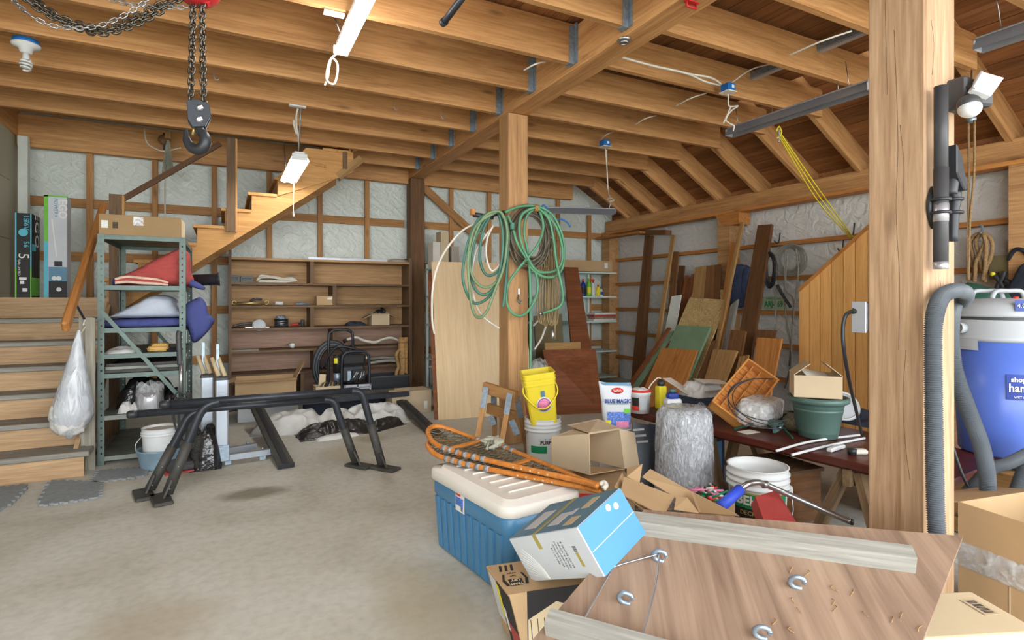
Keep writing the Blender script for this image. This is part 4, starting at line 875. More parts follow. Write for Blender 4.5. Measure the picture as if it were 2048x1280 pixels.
# ================================================================ WHITE SHELVING along the back wall, behind the plywood
sh = thing('white_shelving', 'long white shelving along the back wall behind the leaning sheets', 'shelf', (4.0, 7.4, 0))
for z in (.09, .50, .97, 1.36, 1.74):
    for x0, x1 in ((2.50, 4.1), (4.105, 5.58)): board('shelf', 'shelf_white', (x0, 7.36, z-.012), (x1, 7.36, z-.012), .38, .024, sh)
for x in (2.52, 4.1, 5.25): board('upright', 'white_paint', (x, 7.50, 0), (x, 7.50, 1.80), .03, .05, sh, up=(0, 1, 0))
board('back_panel', 'shelf_white', (4.2, 7.545, .9), (5.25, 7.545, .9), .01, 1.7, sh)
XB = lambda px, y=7.3: aty(px, 600, y).x
def bottle(name, label, px, w, h, mat, cap, y=7.27, z=1.361, trig=False, band=None):
    o = thing(name, label, 'bottle', (XB(px), y, z)); r = w/2
    lathe('bottle_body', mat, [(r*.95, 0), (r, .01), (r, h*.62), (r*.7, h*.76), (r*.35, h*.82), (r*.35, h*.86)], TR(XB(px), y, z), o, 18)
    lathe('cap', cap, [(r*.42, h*.85), (r*.42, h), (.001, h)], TR(XB(px), y, z), o, 14)
    if trig: boxM('trigger', cap, TR(XB(px)-.03, y-.01, z+h), .09, .025, .035, o, .006)
    if band: wrap_patch('label', band, TR(XB(px), y, z), r, r, h*.15, h*.5, math.radians(-160), math.radians(-20), o)
bottle('cleaner_bottle', 'navy cleaner bottle on the white shelving', 1164, .085, .27, 'print_navy', 'print_red', band='print_black'); bottle('spray_can', 'lime green spray can on the white shelving', 1174, .075, .28, 'print_lime', 'print_lime', y=7.25, band='print_yellow')
bottle('spray_bottle', 'white spray bottle with red trigger on the white shelving', 1184, .06, .25, 'white_plastic', 'print_red', trig=True, band='print_white'); bottle('oil_bottle', 'yellow oil bottle on the white shelving', 1190, .07, .18, 'print_yellow', 'print_red', y=7.22); bottle('glue_bottle', 'small white bottle at the end of the white shelving row', 1196, .06, .14, 'white_plastic', 'box_blue', y=7.22, band='print_navy')
for i in range(4):
    o = box('stacked_book', ('paper', 'book_mix', 'brick_red', 'paper')[i], (XB(1182)+.02*(i % 2), 7.22, .971+.032*i), (XB(1226), 7.42, 1.0+.032*i), bev=.003); tag(o, ('thin pale book at the bottom of the shelf stack', 'brown book second in the shelf stack', 'red book third in the shelf stack', 'pale book on top of the shelf stack')[i], 'book', 'books stacked on the white shelving')
o = carton('dark_tray_carton', 'shallow dark carton tray on top of the white shelving', 'cardboard_inner', TR(4.95, 7.3, 1.741), 1.0, .36, .17, {}); box('tag', 'print_white', (5.30, 7.118, 1.80), (5.36, 7.1195, 1.88), o)
o = thing('clear_tote', 'clear plastic tote with lid on the low white shelf', 'tote', (2.72, 7.3, .091)); b = boxbm(.5, .3, .26, .02); obj('tote_body', b, 'bin_clear', o, TR(2.80, 7.34, .222)); boxM('tote_lid', 'white_paint', TR(2.80, 7.34, .365), .53, .33, .03, o, .01)
for i, (px, w_, h_, m) in enumerate(((868, .12, .35, 'paper'), (884, .10, .50, 'cardboard_pale'), (905, .16, .30, 'cardboard_grey'))):
    o = box('paper_stack', m, (aty(px-6, 500, 7.3).x, 7.22, 1.741), (aty(px+9, 500, 7.3).x, 7.42, 1.741+h_)); tag(o, ('pale upright box on the white shelving beside the dark post', 'tall cream upright box on the white shelving', 'grey upright box on the white shelving')[i], 'box')
# ================================================================ HANGING FROM THE CEILING
def strip_light(name, label, c0, c1, w, mat_glow, hood=.0, group=None, up=V(0, 0, 1), d=.05):
    c0, c1 = V(*c0), V(*c1); o = thing(name, label, 'light', (c0+c1)/2, group); dr = (c1-c0).normalized(); M = frame((c0+c1)/2, dr, up); L = (c1-c0).length
    boxM('housing', 'white_plastic' if mat_glow else 'lamp_metal', M, L, w*.55, d, o, .006, off=(0, 0, d/2+.012))
    if hood:
        b = bmesh.new(); P = [(-w/2, -.02), (-w*.28, .05), (w*.28, .05), (w/2, -.02)]
        for (y0, z0), (y1, z1) in zip(P, P[1:]):
            q = [b.verts.new((-L/2, y0, z0)), b.verts.new((L/2, y0, z0)), b.verts.new((L/2, y1, z1)), b.verts.new((-L/2, y1, z1))]; b.faces.new(q)
        bmesh.ops.solidify(b, geom=b.faces[:], thickness=.003); obj('reflector', b, 'white_plastic' if mat_glow else 'lamp_metal', o, M)
    for s in (-1, 1):
        if mat_glow: tube('tube', mat_glow, [M @ V(-L/2+.02, s*w*.22, -.008), M @ V(L/2-.02, s*w*.22, -.008)], .018, o, straight=True, sides=12)
        boxM('end_cap', 'white_plastic' if mat_glow else 'lamp_metal', M, .012, w*.8, .06, o, .004, off=(s*L/2, 0, .012))
    return o
l1 = strip_light('strip_light', 'lit fluorescent strip light fixed under the bare joists', (.665, 2.45, 2.90), (.665, 3.71, 2.90), .115, 'tube_glow')
for y in (2.6, 3.55): tube('hanger_chain', 'steel', [(.63, y, 2.96), (.60, y, 3.04)], .005, l1, straight=True)
boxM('mount_plate', 'white_plastic', TR(.58, 3.45, 3.01), .12, .05, .012, l1)
tube('cord_hank', 'rope_white', [(.66, 3.72, 2.91), (.60, 3.73, 2.84), (.58, 3.73, 2.72), (.63, 3.73, 2.70), (.65, 3.73, 2.82), (.61, 3.74, 2.86), (.59, 3.74, 2.74), (.57, 3.74, 2.68)], .007, l1)
l2 = strip_light('shop_light', 'lit fluorescent shop light on chains in front of the stairs', (.60, 5.35, 2.58), (.60, 6.42, 2.58), .165, 'tube_glow_far', hood=1)
a = V(.60, 5.27, 3.015); tube('hanger_chain', 'steel', [(.60, 5.38, 2.64), (.60, 5.33, 2.9), a], .007, l2, straight=True); boxM('mount_plate', 'white_plastic', TR(.57, 5.25, 3.012), .14, .04, .014, l2)
tube('power_cord', 'rope_white', [(.60, 5.40, 2.63), (.595, 5.37, 2.74), (.58, 5.35, 2.82), (.545, 5.33, 2.91), (.555, 5.33, 2.84), (.575, 5.35, 2.80), (.565, 5.31, 2.93), (.575, 5.27, 3.0)], .009, l2)
tube('hanger_chain', 'steel', [(.58, 6.35, 2.63), (.56, 6.45, 3.02)], .005, l2, straight=True); tube('pull_string', 'rope_white', [aty(588, 362, 6.38), aty(587, 400, 6.38), aty(587, 428, 6.38)], .004, l2); lathe('string_knob', 'white_plastic', [(.008, 0), (.011, .03), (.005, .05)], Matrix.Translation(aty(587, 434, 6.4)), l2, 10)
r1 = strip_light('dark_strip_light', 'long unlit metal strip light hanging beside the sloped rafters', (4.07, 2.35, 2.80), (4.07, 3.60, 2.80), .11, None, hood=1)
for y in (2.5, 3.5): tube('hanger_wire', 'steel', [(4.07, y, 2.85), (4.07, y+.03, 3.06)], .003, r1, straight=True)
r2 = strip_light('dark_strip_light', 'unlit metal strip light hanging past the rough-sawn post', (4.07, .45, 2.83), (4.07, 1.72, 2.83), .11, None, hood=1)
for y in (.6, 1.6): tube('hanger_wire', 'steel', [(4.07, y, 2.88), (4.02, y+.03, 3.3)], .003, r2, straight=True)
r3 = strip_light('dark_strip_light', 'distant unlit strip light hung level before the back wall sheeting', atd(1092, 423, 7.4), atd(1230, 426, 7.6), .1, None, hood=1)
p = atd(1217, 420, 7.58); tube('hanger_cord', 'rope_white', [p, atd(1222, 400, 7.5), atd(1216, 380, 7.2), atd(1213, 300, 6.2)], .006, r3); tube('cord_tangle', 'rope_white', [atd(1214, 398, 7.5), atd(1222, 396, 7.5), atd(1228, 401, 7.5), atd(1218, 403, 7.5)], .008, r3)
o = thing('conduit', 'grey metal conduit fixed above the joists on the right', 'pipe', (4.1, 2.9, 3.2)); board('conduit_bar', 'galvanised', (4.07, 2.2, 3.24), (4.07, 3.55, 3.24), .07, .05, o); board('conduit_lid', 'lamp_metal', (4.07, 2.2, 3.21), (4.07, 3.55, 3.21), .05, .012, o)
def jbox(label, px, py, s, zt):
    p = atz(px, py, zt); o = thing('junction_box', label, 'junction box', p, 'blue junction boxes'); boxM('box_body', 'junction_blue', TR(p.x, p.y, zt+s*.4), s, s, s*.8, o, .006); boxM('cover_plate', 'paper', TR(p.x, p.y, zt), s*1.15, s*1.15, .008, o); boxM('sticker', 'print_white', TR(p.x+s*.1, p.y-s*.5-.001, zt+s*.45), s*.3, .002, s*.3, o); return o, p
j1, p = jbox('blue junction box with a hanging white cord hank above the unlit strip light', 1456, 185, .085, 2.985)
D = lambda x, y: aty(x, y, p.y-.02)
tube('cord', 'rope_white', [D(1457, 188), D(1457, 210), D(1464, 213), D(1476, 212), D(1462, 222), D(1450, 240), D(1447, 246), D(1456, 226), D(1462, 212), D(1452, 238), D(1458, 246), D(1468, 252), D(1466, 262)], .006, j1)
tube('supply_cable', 'rope_white', [atz(1228, 110, 3.03), atz(1300, 130, 3.02), atz(1380, 148, 3.02), atz(1420, 155, 3.02), atz(1442, 168, 3.03)], .008, j1); tube('supply_cable', 'rope_white', [atz(1300, 131, 3.02), atz(1370, 146, 3.01), atz(1410, 163, 3.01), atz(1440, 170, 3.03)], .008, j1)
tube('supply_cable', 'rope_white', [D(1464, 165), atz(1500, 140, 3.15), atz(1540, 128, 3.2)], .006, j1)
j2, p = jbox('small blue junction box with a straight hanging white cord', 1210, 294, .09, 2.985)
tube('cord', 'rope_white', [aty(1211, 298, p.y), aty(1214, 340, p.y), aty(1216, 380, p.y+.05)], .007, j2); tube('supply_cable', 'rope_white', [aty(1201, 280, p.y), atz(1212, 270, 3.05), atz(1228, 263, 3.12)], .006, j2)
for i, (a, b, z) in enumerate((((1352, 212), (1414, 186), 3.02), ((1271, 249), (1312, 231), 3.02), ((1048, 141), (1090, 123), 3.0), ((1580, 110), (1703, 62), 2.97))):
    tag(tube('loose_wire', 'rope_white', [atz(*a, z), atz((a[0]+b[0])/2, (a[1]+b[1])/2-3, z+.01), atz(*b, z+.06)], .006), ('bare white wire between joists near the blue junction box', 'bare white wire beyond the far joist', 'short white wire tucked by the girder', 'long white wire running to the rough-sawn post')[i], 'wire')
for i, (px, py) in enumerate(((788, 206), (882, 224), (428, 144), (1676, 166), (1545, 218))):
    p = atz(px, py, 3.01); o = tube('cup_hook', 'steel', [p+V(0, 0, .01), p+V(0, 0, -.03), p+V(.012, 0, -.055), p+V(.03, 0, -.05), p+V(.034, 0, -.03)], .004); tag(o, ('screw-in cup hook on the joist beyond the lit strip light', 'screw-in cup hook on the joist nearest the hose post', 'screw-in cup hook on a joist beside the hoist chain', 'screw-in cup hook on the joist beside the rough-sawn post', 'screw-in cup hook above the long unlit strip light')[i], 'hook', 'cup hooks under the joists')
o = thing('vent_pipe', 'dark iron pipe stub hanging between the joists', 'pipe', atz(888, 42, 2.92)); tube('pipe', 'black_metal', [atz(890, 42, 2.92), atz(930, -12, 2.98)], .02, o, straight=True, sides=12); lathe('pipe_end', 'black_plastic', [(.024, 0), (.024, .03), (.001, .03)], frame(atz(890, 42, 2.92), (0, 0, 1), atz(890, 42, 2.92)-atz(930, -12, 2.98)), o, 12)
p = atz(1248, 78, 2.985); o = thing('ceiling_ring', 'steel ring bolt under the big girder', 'ring', p); lathe('ring_plate', 'steel', [(.001, 0), (.04, 0), (.045, -.008), (.03, -.016), (.001, -.016)], TR(p.x, p.y, p.z), o, 20); tube('ring', 'steel', [p+V(.026*math.cos(a), .026*math.sin(a), -.025) for a in [k*math.pi/5 for k in range(10)]], .006, o, 2, 6, True)
p = atz(1383, 4, 2.985); o = thing('red_clip', 'red plastic clip under the big girder', 'clip', p); tube('clip_loop', 'red_paint', [p+V(-.035, 0, .0), p+V(-.035, 0, -.03), p+V(.035, 0, -.03), p+V(.035, 0, 0)], .007, o, straight=True); boxM('clip_base', 'red_paint', TR(p.x, p.y, p.z-.002), .09, .03, .006, o)
# --- chain hoist
def linkbm(L, W, r):
    P = []
    for k in range(14):
        a = 2*math.pi*k/14; P.append(V(math.copysign(L/2-W/2, math.cos(a))*(1 if abs(math.cos(a)) > .05 else 0)+W/2*math.cos(a), W/2*math.sin(a), 0))
    return tubebm(P, r, 6, True)
HOY = 2.84; hd = atd(398, 100, 2.5)
ho = thing('chain_hoist', 'red chain hoist with heavy black chain and lifting hook', 'hoist', (hd.x, hd.y, atd(395, 300, 2.5).z))
def chain(P, L, W, r, mat, proto={}):
    Q = catmull(P, 40); s = 0; acc = []; pitch = L-2*r*1.15
    for a, b in zip(Q, Q[1:]):
        d = (b-a).length
        while s <= d and d > 1e-9: acc.append((a+(b-a)*(s/d), (b-a).normalized())); s += pitch
        s -= d
    key = (L, mat)
    for i, (p, t) in enumerate(acc):
        up = V(0, -1, 0) if abs(t.y) < .8 else V(0, 0, 1)
        M = frame(p, t, up) @ Matrix.Rotation(math.pi/2*(i % 2)+.4, 4, 'X')
        if key not in proto: proto[key] = obj('chain_link', linkbm(L, W, r), mat, ho, M, smooth=True)
        else: shared(proto[key], 'chain_link', ho, M)
C = lambda x, y, d=2.5: atd(x, y, d)
chain([C(386, 8), C(384, 100), C(381, 210)], .036, .024, .0048, 'chain_steel'); chain([C(404, 8), C(405, 100), C(408, 215)], .036, .024, .0048, 'chain_steel')
chain([C(48, -6, 2.3), C(85, 22, 2.35), C(140, 50, 2.4), C(200, 66, 2.42), C(260, 52, 2.45), C(310, 28, 2.48), C(360, -4)], .036, .024, .0048, 'chain_steel'); chain([C(60, -8, 2.34), C(105, 26, 2.36), C(150, 46, 2.4), C(215, 58, 2.42), C(270, 36, 2.45), C(335, 2, 2.48)], .036, .024, .0048, 'chain_steel')
chain([C(22, -4, 2.2), C(60, 30, 2.3), C(110, 52, 2.35), C(180, 55, 2.38), C(240, 35, 2.4), C(300, -2, 2.42)], .03, .016, .003, 'steel'); chain([C(225, 0, 2.45), C(260, 8, 2.46), C(310, 13, 2.48), C(375, 15)], .03, .016, .003, 'steel')
bz = C(396, 230)
lathe('hoist_body', 'red_paint', [(.001, -.07), (.07, -.07), (.1, -.05), (.105, 0), (.1, .05), (.07, .07), (.001, .07)], frame(C(395, -38), (1, 0, 0), (.3, -1, 0)), ho, 28); tube('hoist_eye', 'black_metal', [C(395, -60), C(395, -90)+V(0, 0, .06), V(C(395, -90).x, C(395, -90).y, ZJ)], .016, ho); boxM('chain_guide', 'red_paint', Matrix.Translation(C(395, -4)), .1, .06, .05, ho, .01)
FB = frame(bz, (1, 0, 0), (.3, -1, 0))      # block faces the camera
prism('block_plate', 'black_metal', [(-.042, .05), (.0, .062), (.045, .045), (.052, .0), (.03, -.055), (-.02, -.065), (-.04, -.03)], .012, FB @ Matrix.Translation((0, 0, .026)) @ Matrix.Rotation(0, 4, 'Z'), ho, .002)
prism('block_plate', 'black_metal', [(-.042, .05), (.0, .062), (.045, .045), (.052, .0), (.03, -.055), (-.02, -.065), (-.04, -.03)], .012, FB @ Matrix.Translation((0, 0, -.026)), ho, .002)
boxM('block_core', 'black_metal', FB, .06, .09, .04, ho)
for x, y in ((.008, .022), (.006, -.03)): lathe('block_bolt', 'steel', [(.015, 0), (.015, .008), (.009, .012), (.001, .012)], FB @ Matrix.Translation((x, y, .032)), ho, 6, smooth=False)
HK = [C(399, 248), C(401, 262), C(408, 270), C(411, 282), C(406, 294), C(394, 299), C(381, 293), C(374, 280), C(372, 266), C(371, 258)]
tube('hook', 'black_plastic', HK, lambda t: .014+.011*math.sin(math.pi*min(1, t*1.15)) if t < .8 else .014-.04*(t-.8), ho, 6, 12); tube('safety_latch', 'brass', [C(389, 252), C(385, 270)], .006, ho, straight=True)
# --- lamp holder with spiral bulb
p = atz(52, 80, ZJ); cf = thing('lamp_holder', 'white ceiling lamp holder with spiral bulb on a blue box', 'lamp', p)
lathe('ceiling_box', 'junction_blue', [(.07, 0), (.075, -.03), (.07, -.032)], TR(p.x, p.y, ZJ), cf, 24); lathe('holder', 'white_plastic', [(.078, -.03), (.075, -.045), (.04, -.055), (.032, -.085), (.02, -.09)], TR(p.x, p.y, ZJ), cf, 24); lathe('bulb_base', 'white_plastic', [(.018, -.085), (.02, -.12), (.022, -.13), (.001, -.13)], TR(p.x, p.y, ZJ), cf, 16)
tube('spiral', 'white_plastic', [(p.x+(.022+.008*math.sin(k*.15))*math.cos(k*.9), p.y+.028*math.sin(k*.9), ZJ-.13-.0028*k) for k in range(25)], .007, cf, 3, 8)
# --- block and tackle on the rim board
pu = thing('pulley', 'old wooden pulley block with a hank of pale rope', 'pulley', aty(330, 300, 7.3)); q = aty(328, 280, 7.3)
lathe('pulley_cheek', 'post_dark', [(.001, -.03), (.055, -.03), (.06, 0), (.055, .03), (.001, .03)], frame(q, (0, 0, 1), (0, -1, .2)), pu, 20); board('pulley_strap', 'tan_board', aty(337, 263, 7.25), aty(336, 278, 7.25), .06, .06, pu, up=(0, 1, 0)); board('pulley_hanger', 'black_metal', aty(328, 266, 7.3), aty(328, 300, 7.3), .02, .03, pu, up=(0, 1, 0))
for i in range(8): tube('rope_fall', 'rope_grey', [aty(336+(i-3.5)*.6, 280, 7.24), aty(336+(i-3.5)*2.2, 318, 7.22+.01*(i % 3)), aty(336+(i-3.5)*3.2, 344, 7.22), aty(337+(i-3.5)*2.4, 350-4*(i % 2), 7.24), aty(335+(i-3.5)*1.2, 310, 7.25)], .006, pu, 4, 5)
tube('rope_tail', 'rope_white', [aty(330, 340, 7.24), aty(330, 400, 7.3), aty(330, 460, 7.3)], .008, pu); tube('rope_tie', 'rope_white', [aty(288, 257, 7.3), aty(294, 285, 7.28), aty(312, 298, 7.25), aty(330, 302, 7.24), aty(362, 296, 7.24)], .007, pu)
# --- yellow rope from the strip light to the right wall
yr = thing('yellow_rope', 'yellow rope tied from the unlit strip light to the right wall', 'rope', atx(1706, 472, 5.7)); a = atx(1558, 258, 4.07)
for i in range(3): b = atx(1706-3*i, 474, 5.70); tube('rope_line', 'rope_yellow', [a+V(0, .01*i, -.02), a+(b-a)*.5+V(0, .02*(i-1), -.05-.02*i), b], .006, yr, 6, 5)
tube('rope_knot', 'rope_yellow', [a+V(-.03, 0, -.02), a+V(.0, 0, .02), a+V(.03, 0, -.02), a+V(.01, 0, -.06), a+V(-.03, 0, -.08)], .006, yr); tube('snap_hook', 'steel', [a, a+V(0, 0, -.06), a+V(0, 0, -.11)], .009, yr)
# ================================================================ HOSES on the middle post
ZH = lambda X, Y, y=4.38: aty(820+X/3.368, 380+Y/3.368, y)
hg = thing('hose_hanger', 'wooden pegs on the middle post carrying the hoses', 'hanger', (2.3, 4.42, 2.1))
tube('peg_bar', 'black_plastic', [ZH(425, 165, 4.42), ZH(560, 185, 4.40)], .022, hg, straight=True); boxM('peg_end', 'amber_board', Matrix.Translation(ZH(422, 148, 4.42)), .03, .05, .05, hg); boxM('peg_end', 'amber_board', Matrix.Translation(ZH(850, 125, 4.34)), .035, .05, .055, hg, .008); tube('peg_bar', 'tan_board', [ZH(850, 125, 4.36), ZH(845, 125, 4.48)], .016, hg, straight=True); tube('peg_bar', 'black_metal', [ZH(560, 165, 4.40), ZH(640, 150, 4.47)], .02, hg, straight=True)
def hose(name, label, mat, loops, r, group=None):
    first = loops[0][0]; p0 = ZH(*first[0], loops[0][1]); o = thing(name, label, 'hose', p0, group)
    for item in loops:
        pts, y, closed = item[:3]; m = item[3] if len(item) > 3 else mat
        tube('hose_coil', m, [ZH(X, Y, y-.0+.02*math.sin(i*1.3)) for i, (X, Y) in enumerate(pts)], r, o, 7, 8, closed)
    return o
gh = hose('garden_hose', 'bright green garden hose tied in a figure eight on the post', 'hose_green', [
    ([(850, 120), (760, 160), (735, 260), (755, 370), (800, 470), (850, 570), (858, 690), (800, 810), (735, 848), (672, 810), (648, 720), (668, 620), (730, 530), (800, 450), (870, 350), (897, 250), (880, 160)], 4.33, True),
    ([(850, 125), (790, 170), (768, 280), (790, 400), (800, 480), (810, 640), (812, 850), (812, 1050), (812, 1230)], 4.36, False),
    ([(640, 150), (740, 112), (860, 112), (960, 170), (1020, 290), (1040, 420), (1020, 540), (960, 585), (890, 580), (820, 530), (790, 470)], 4.35, False),
    ([(860, 120), (930, 190), (965, 320), (985, 480), (1020, 640), (1030, 730), (1000, 790), (890, 832)], 4.32, False),
    ([(660, 170), (690, 250), (720, 350), (770, 440), (850, 540), (920, 555), (990, 535), (1025, 470), (1020, 360), (980, 240), (900, 140)], 4.34, False)], .0125)
tube('hose_tie', 'black_plastic', [ZH(770, 490, 4.31), ZH(790, 460, 4.305), ZH(800, 440, 4.31)], .004, gh); lathe('hose_coupling', 'hose_teal', [(.02, -.03), (.022, 0), (.02, .03)], Matrix.Translation(ZH(690, 245, 4.32)), gh, 12); lathe('hose_end', 'steel', [(.014, 0), (.016, .03), (.001, .03)], frame(ZH(890, 832, 4.32), (0, 0, 1), (-1, 0, .2)), gh, 10)
hose('garden_hose', 'faded olive and teal garden hose looped at the side of the post', 'hose_olive', [
    ([(580, 150), (470, 190), (395, 340), (355, 550), (380, 690), (440, 765), (530, 720), (590, 600), (620, 450), (625, 300), (600, 170)], 4.36, True, 'hose_teal'),
    ([(560, 160), (440, 250), (392, 450), (400, 650), (420, 800), (460, 860), (515, 820), (570, 680), (635, 500), (655, 270), (610, 150)], 4.33, True, 'hose_olive'),
    ([(550, 165), (490, 280), (470, 450), (500, 555), (550, 575), (610, 520), (640, 380), (640, 240), (590, 155)], 4.39, True, 'hose_teal'),
    ([(500, 180), (425, 340), (400, 480), (430, 600), (500, 655), (580, 620), (640, 500), (662, 300), (610, 150)], 4.345, True, 'hose_olive'),
    ([(530, 175), (440, 330), (410, 560), (450, 680), (520, 700), (600, 600), (650, 420), (645, 230), (590, 150)], 4.37, True, 'hose_teal'),
    ([(640, 180), (665, 300), (655, 480), (640, 680), (625, 790)], 4.34, False, 'hose_teal')], .0125)
random.seed(5)
br = []
for i in range(11):
    rx, ry = 120+random.uniform(-22, 24), 190+random.uniform(-40, 25); cx_, cy_ = 805+random.uniform(-22, 22), 310+random.uniform(-22, 22)
    br.append(([(cx_+rx*math.sin(a)+8*math.sin(3*a+i), cy_-ry*math.cos(a)) for a in [k*math.pi/6 for k in range(12)]], 4.395+.006*i-.03*(i % 2), True))
hose('cable_coil', 'thick coil of dark brown hose hung behind the green hose', 'hose_brown', br, .0095)
tn = []
for i in range(8):
    x = 880+13*i; tn.append(([(x, 330), (x-10+i*3, 500), (x-25+4*i, 700), (x-15+2*i, 860+8*(i % 4)), (x+12, 900+6*(i % 3)), (x+28, 820), (x+30, 600), (x+20, 400)], 4.42+.008*(i % 4), True))
th = hose('tan_hose', 'bundle of tan hose strands hanging down beside the post', 'hose_tan', tn, .008)
tube('hose_drop', 'hose_tan', [ZH(935, 560, 4.42), ZH(930, 760, 4.42), ZH(940, 920, 4.42)], .008, th); tube('hose_drop', 'hose_tan', [ZH(975, 620, 4.42), ZH(978, 800, 4.42), ZH(975, 1010, 4.42)], .008, th); lathe('nozzle', 'steel', [(.012, 0), (.014, .06), (.018, .10), (.012, .105)], frame(ZH(962, 930, 4.4), (1, 0, 0), (0, 0, -1)), th, 12)
hose('white_pipe', 'white plastic pipe curving in wide loops past the plywood sheet', 'hose_white', [
    ([(440, 225), (340, 285), (235, 415), (172, 560), (150, 700), (150, 880), (166, 970)], 4.44, False), ([(570, 235), (500, 320), (440, 430), (418, 580), (440, 760), (500, 860), (600, 932)], 4.43, False),
    ([(560, 240), (520, 330), (515, 450), (550, 545), (610, 500)], 4.42, False), ([(830, 915), (860, 885), (890, 850)], 4.70, False), ([(915, 920), (885, 1000), (838, 1075)], 4.70, False), ([(820, 715), (880, 700), (910, 650)], 4.70, False)], .0095)
hose('air_line', 'bright blue air line looped over the post peg', 'hose_blue', [([(880, 120), (900, 103), (925, 125), (930, 160)], 4.46, False), ([(980, 208), (1015, 196), (1055, 215), (1082, 250)], 4.46, False)], .008)
o = thing('utility_hook', 'steel hook screwed to the middle post below the hoses', 'hook', ZH(738, 700, 4.455)); tube('hook_arm', 'steel', [ZH(733, 705, 4.455), ZH(728, 740, 4.43), ZH(740, 762, 4.41), ZH(748, 740, 4.39)], .008, o); boxM('hook_plate', 'steel', Matrix.Translation(ZH(733, 690, 4.457)), .016, .006, .07, o)
# ================================================================ sheets leaning in the middle
a, b = atz(877, 840, 0), atz(962, 834, 0); dr = (b-a).normalized(); bl = a; brr = a+dr*1.12; tl_ = aty(863, 523, 6.22)
pw = thing('plywood_sheet', 'large pale plywood sheet leaning behind the hose post', 'plywood', (bl+brr)/2); dv = tl_-bl
quad3('sheet', 'pale_ply', [bl, brr, brr+dv+V(-.02, 0, 0), tl_], .015, pw); quad3('second_sheet', 'red_ply', [bl+V(-.035, .03, 0), brr+V(-.03, .03, 0), brr+dv+V(-.06, .03, -.03), tl_+V(-.035, .03, -.13)], .012, pw)
a, b = atz(1112, 830, 0), atz(1207, 826, 0); t0, t1 = aty(1086, 700, 5.65), aty(1191, 697, 5.65)
o = thing('brown_plywood', 'dark brown square plywood panel leaning beyond the yellow pails', 'panel', (a+b)/2); quad3('panel', 'red_ply', [a, b, t1, t0], .025, o)
o = thing('pale_offcut', 'pale board edge showing behind the brown panel', 'board', (4.0, 5.8, 0)); quad3('board', 'tan_board', [aty(1092, 830, 5.85), aty(1165, 830, 5.85), aty(1161, 684, 5.85), aty(1090, 686, 5.85)], .02, o)
o = thing('tall_plank', 'tall reddish plank leaning against the white shelving', 'plank', (4.3, 6.3, 0)); A0, A1 = aty(1152, 760, 6.3), aty(1196, 760, 6.3); A0.z = A1.z = .02; quad3('plank', 'red_ply', [A0, A1, aty(1156, 535, 6.95), aty(1129, 534, 6.95)], .03, o)
o = thing('olive_plywood', 'dull olive panel leaning behind the hanging hoses', 'panel', (3.6, 6.4, 0)); A0, A1 = aty(1078, 760, 6.3), aty(1132, 760, 6.3); A0.z = A1.z = .02; quad3('panel', 'olive_paint', [A0, A1, aty(1124, 628, 6.5), aty(1068, 632, 6.5)], .02, o)
tag(blob('plastic_sack', 'clear_thin', TR(aty(1078, 760, 5.15).x, 5.15, .34), .13, .12, .33, None, .14, 3, 3), 'clear plastic sack standing behind the yellow pails', 'bag')
# ================================================================ LUMBER on the right wall
ZL = lambda X, Y, x: atx(1200+X/3.368, 420+Y/3.368, x)
def lean(name, label, mat, tl, tr, br, bl, xt, xb, t=.025, cat='board', grp=None):
    A, B = ZL(*tl, xt), ZL(*tr, xt)      # xb is where the board meets the floor
    def low(q, a):
        p = ZL(*q, xb)
        for _ in range(12): p = ZL(*q, xt+(xb-xt)*max(.05, (a.z-p.z)/a.z))
        return p
    C_, D_ = low(br, B), low(bl, A)
    def floor_(a, d): k = (a.z-.003)/max(.05, a.z-d.z); return a+(d-a)*k
    C2, D2 = floor_(B, C_), floor_(A, D_)
    o = thing(name, label, cat, (C2+D2)/2, grp)
    bm = bmesh.new(); L = (A-D2).length; M = frame(D2, A-D2, (A-D2).cross(D2-C2)); I = M.inverted()
    if (M.to_3x3() @ V(0, 0, 1)).x > 0: pass
    P = [I @ p for p in (D2, C2, B, A)]; n = V(0, 0, 1) if (M.to_3x3() @ V(0, 0, 1)).x > 0 else V(0, 0, -1)
    F_ = [bm.verts.new(p) for p in P]; G_ = [bm.verts.new(p+n*t) for p in P]; bm.faces.new(F_); bm.faces.new(list(reversed(G_)))
    for i in range(4): bm.faces.new((F_[(i+1) % 4], F_[i], G_[i], G_[(i+1) % 4]))
    bmesh.ops.recalc_face_normals(bm, faces=bm.faces); obj('board', bm, mat, o, M); return o
lean('dark_plank', 'long dark brown plank standing nearest the wall corner', 'brown_board', (302, 170), (330, 170), (255, 1080), (215, 1080), 5.66, 5.32)
lean('dark_plank', 'long dark brown plank paired with the corner plank', 'brown_board', (332, 172), (356, 172), (292, 1080), (258, 1080), 5.64, 5.34)
lean('pale_stick', 'thin pale stick leaning beside the white offcut panel', 'tan_board', (480, 168), (502, 168), (397, 870), (375, 870), 5.64, 5.0)
lean('brown_board', 'narrow brown board leaning behind the white offcut panel', 'brown_board', (488, 280), (526, 280), (500, 600), (462, 600), 5.6, 5.2)
lean('brown_board', 'short dark board leaning behind the reddish strips', 'brown_board', (530, 375), (566, 375), (545, 600), (512, 600), 5.62, 5.4)
for i, (a, b, c, d) in enumerate((((572, 440), (590, 440), (562, 620), (542, 620)), ((595, 455), (615, 455), (590, 620), (566, 620)), ((616, 430), (634, 430), (610, 620), (590, 620)))):
    lean('reddish_strip', ('thin reddish strip next to the short dark board', 'middle one of three thin reddish strips', 'thin reddish strip touching the wide fence board')[i], 'red_ply', a, b, c, d, 5.58, 5.35, grp='reddish strips')
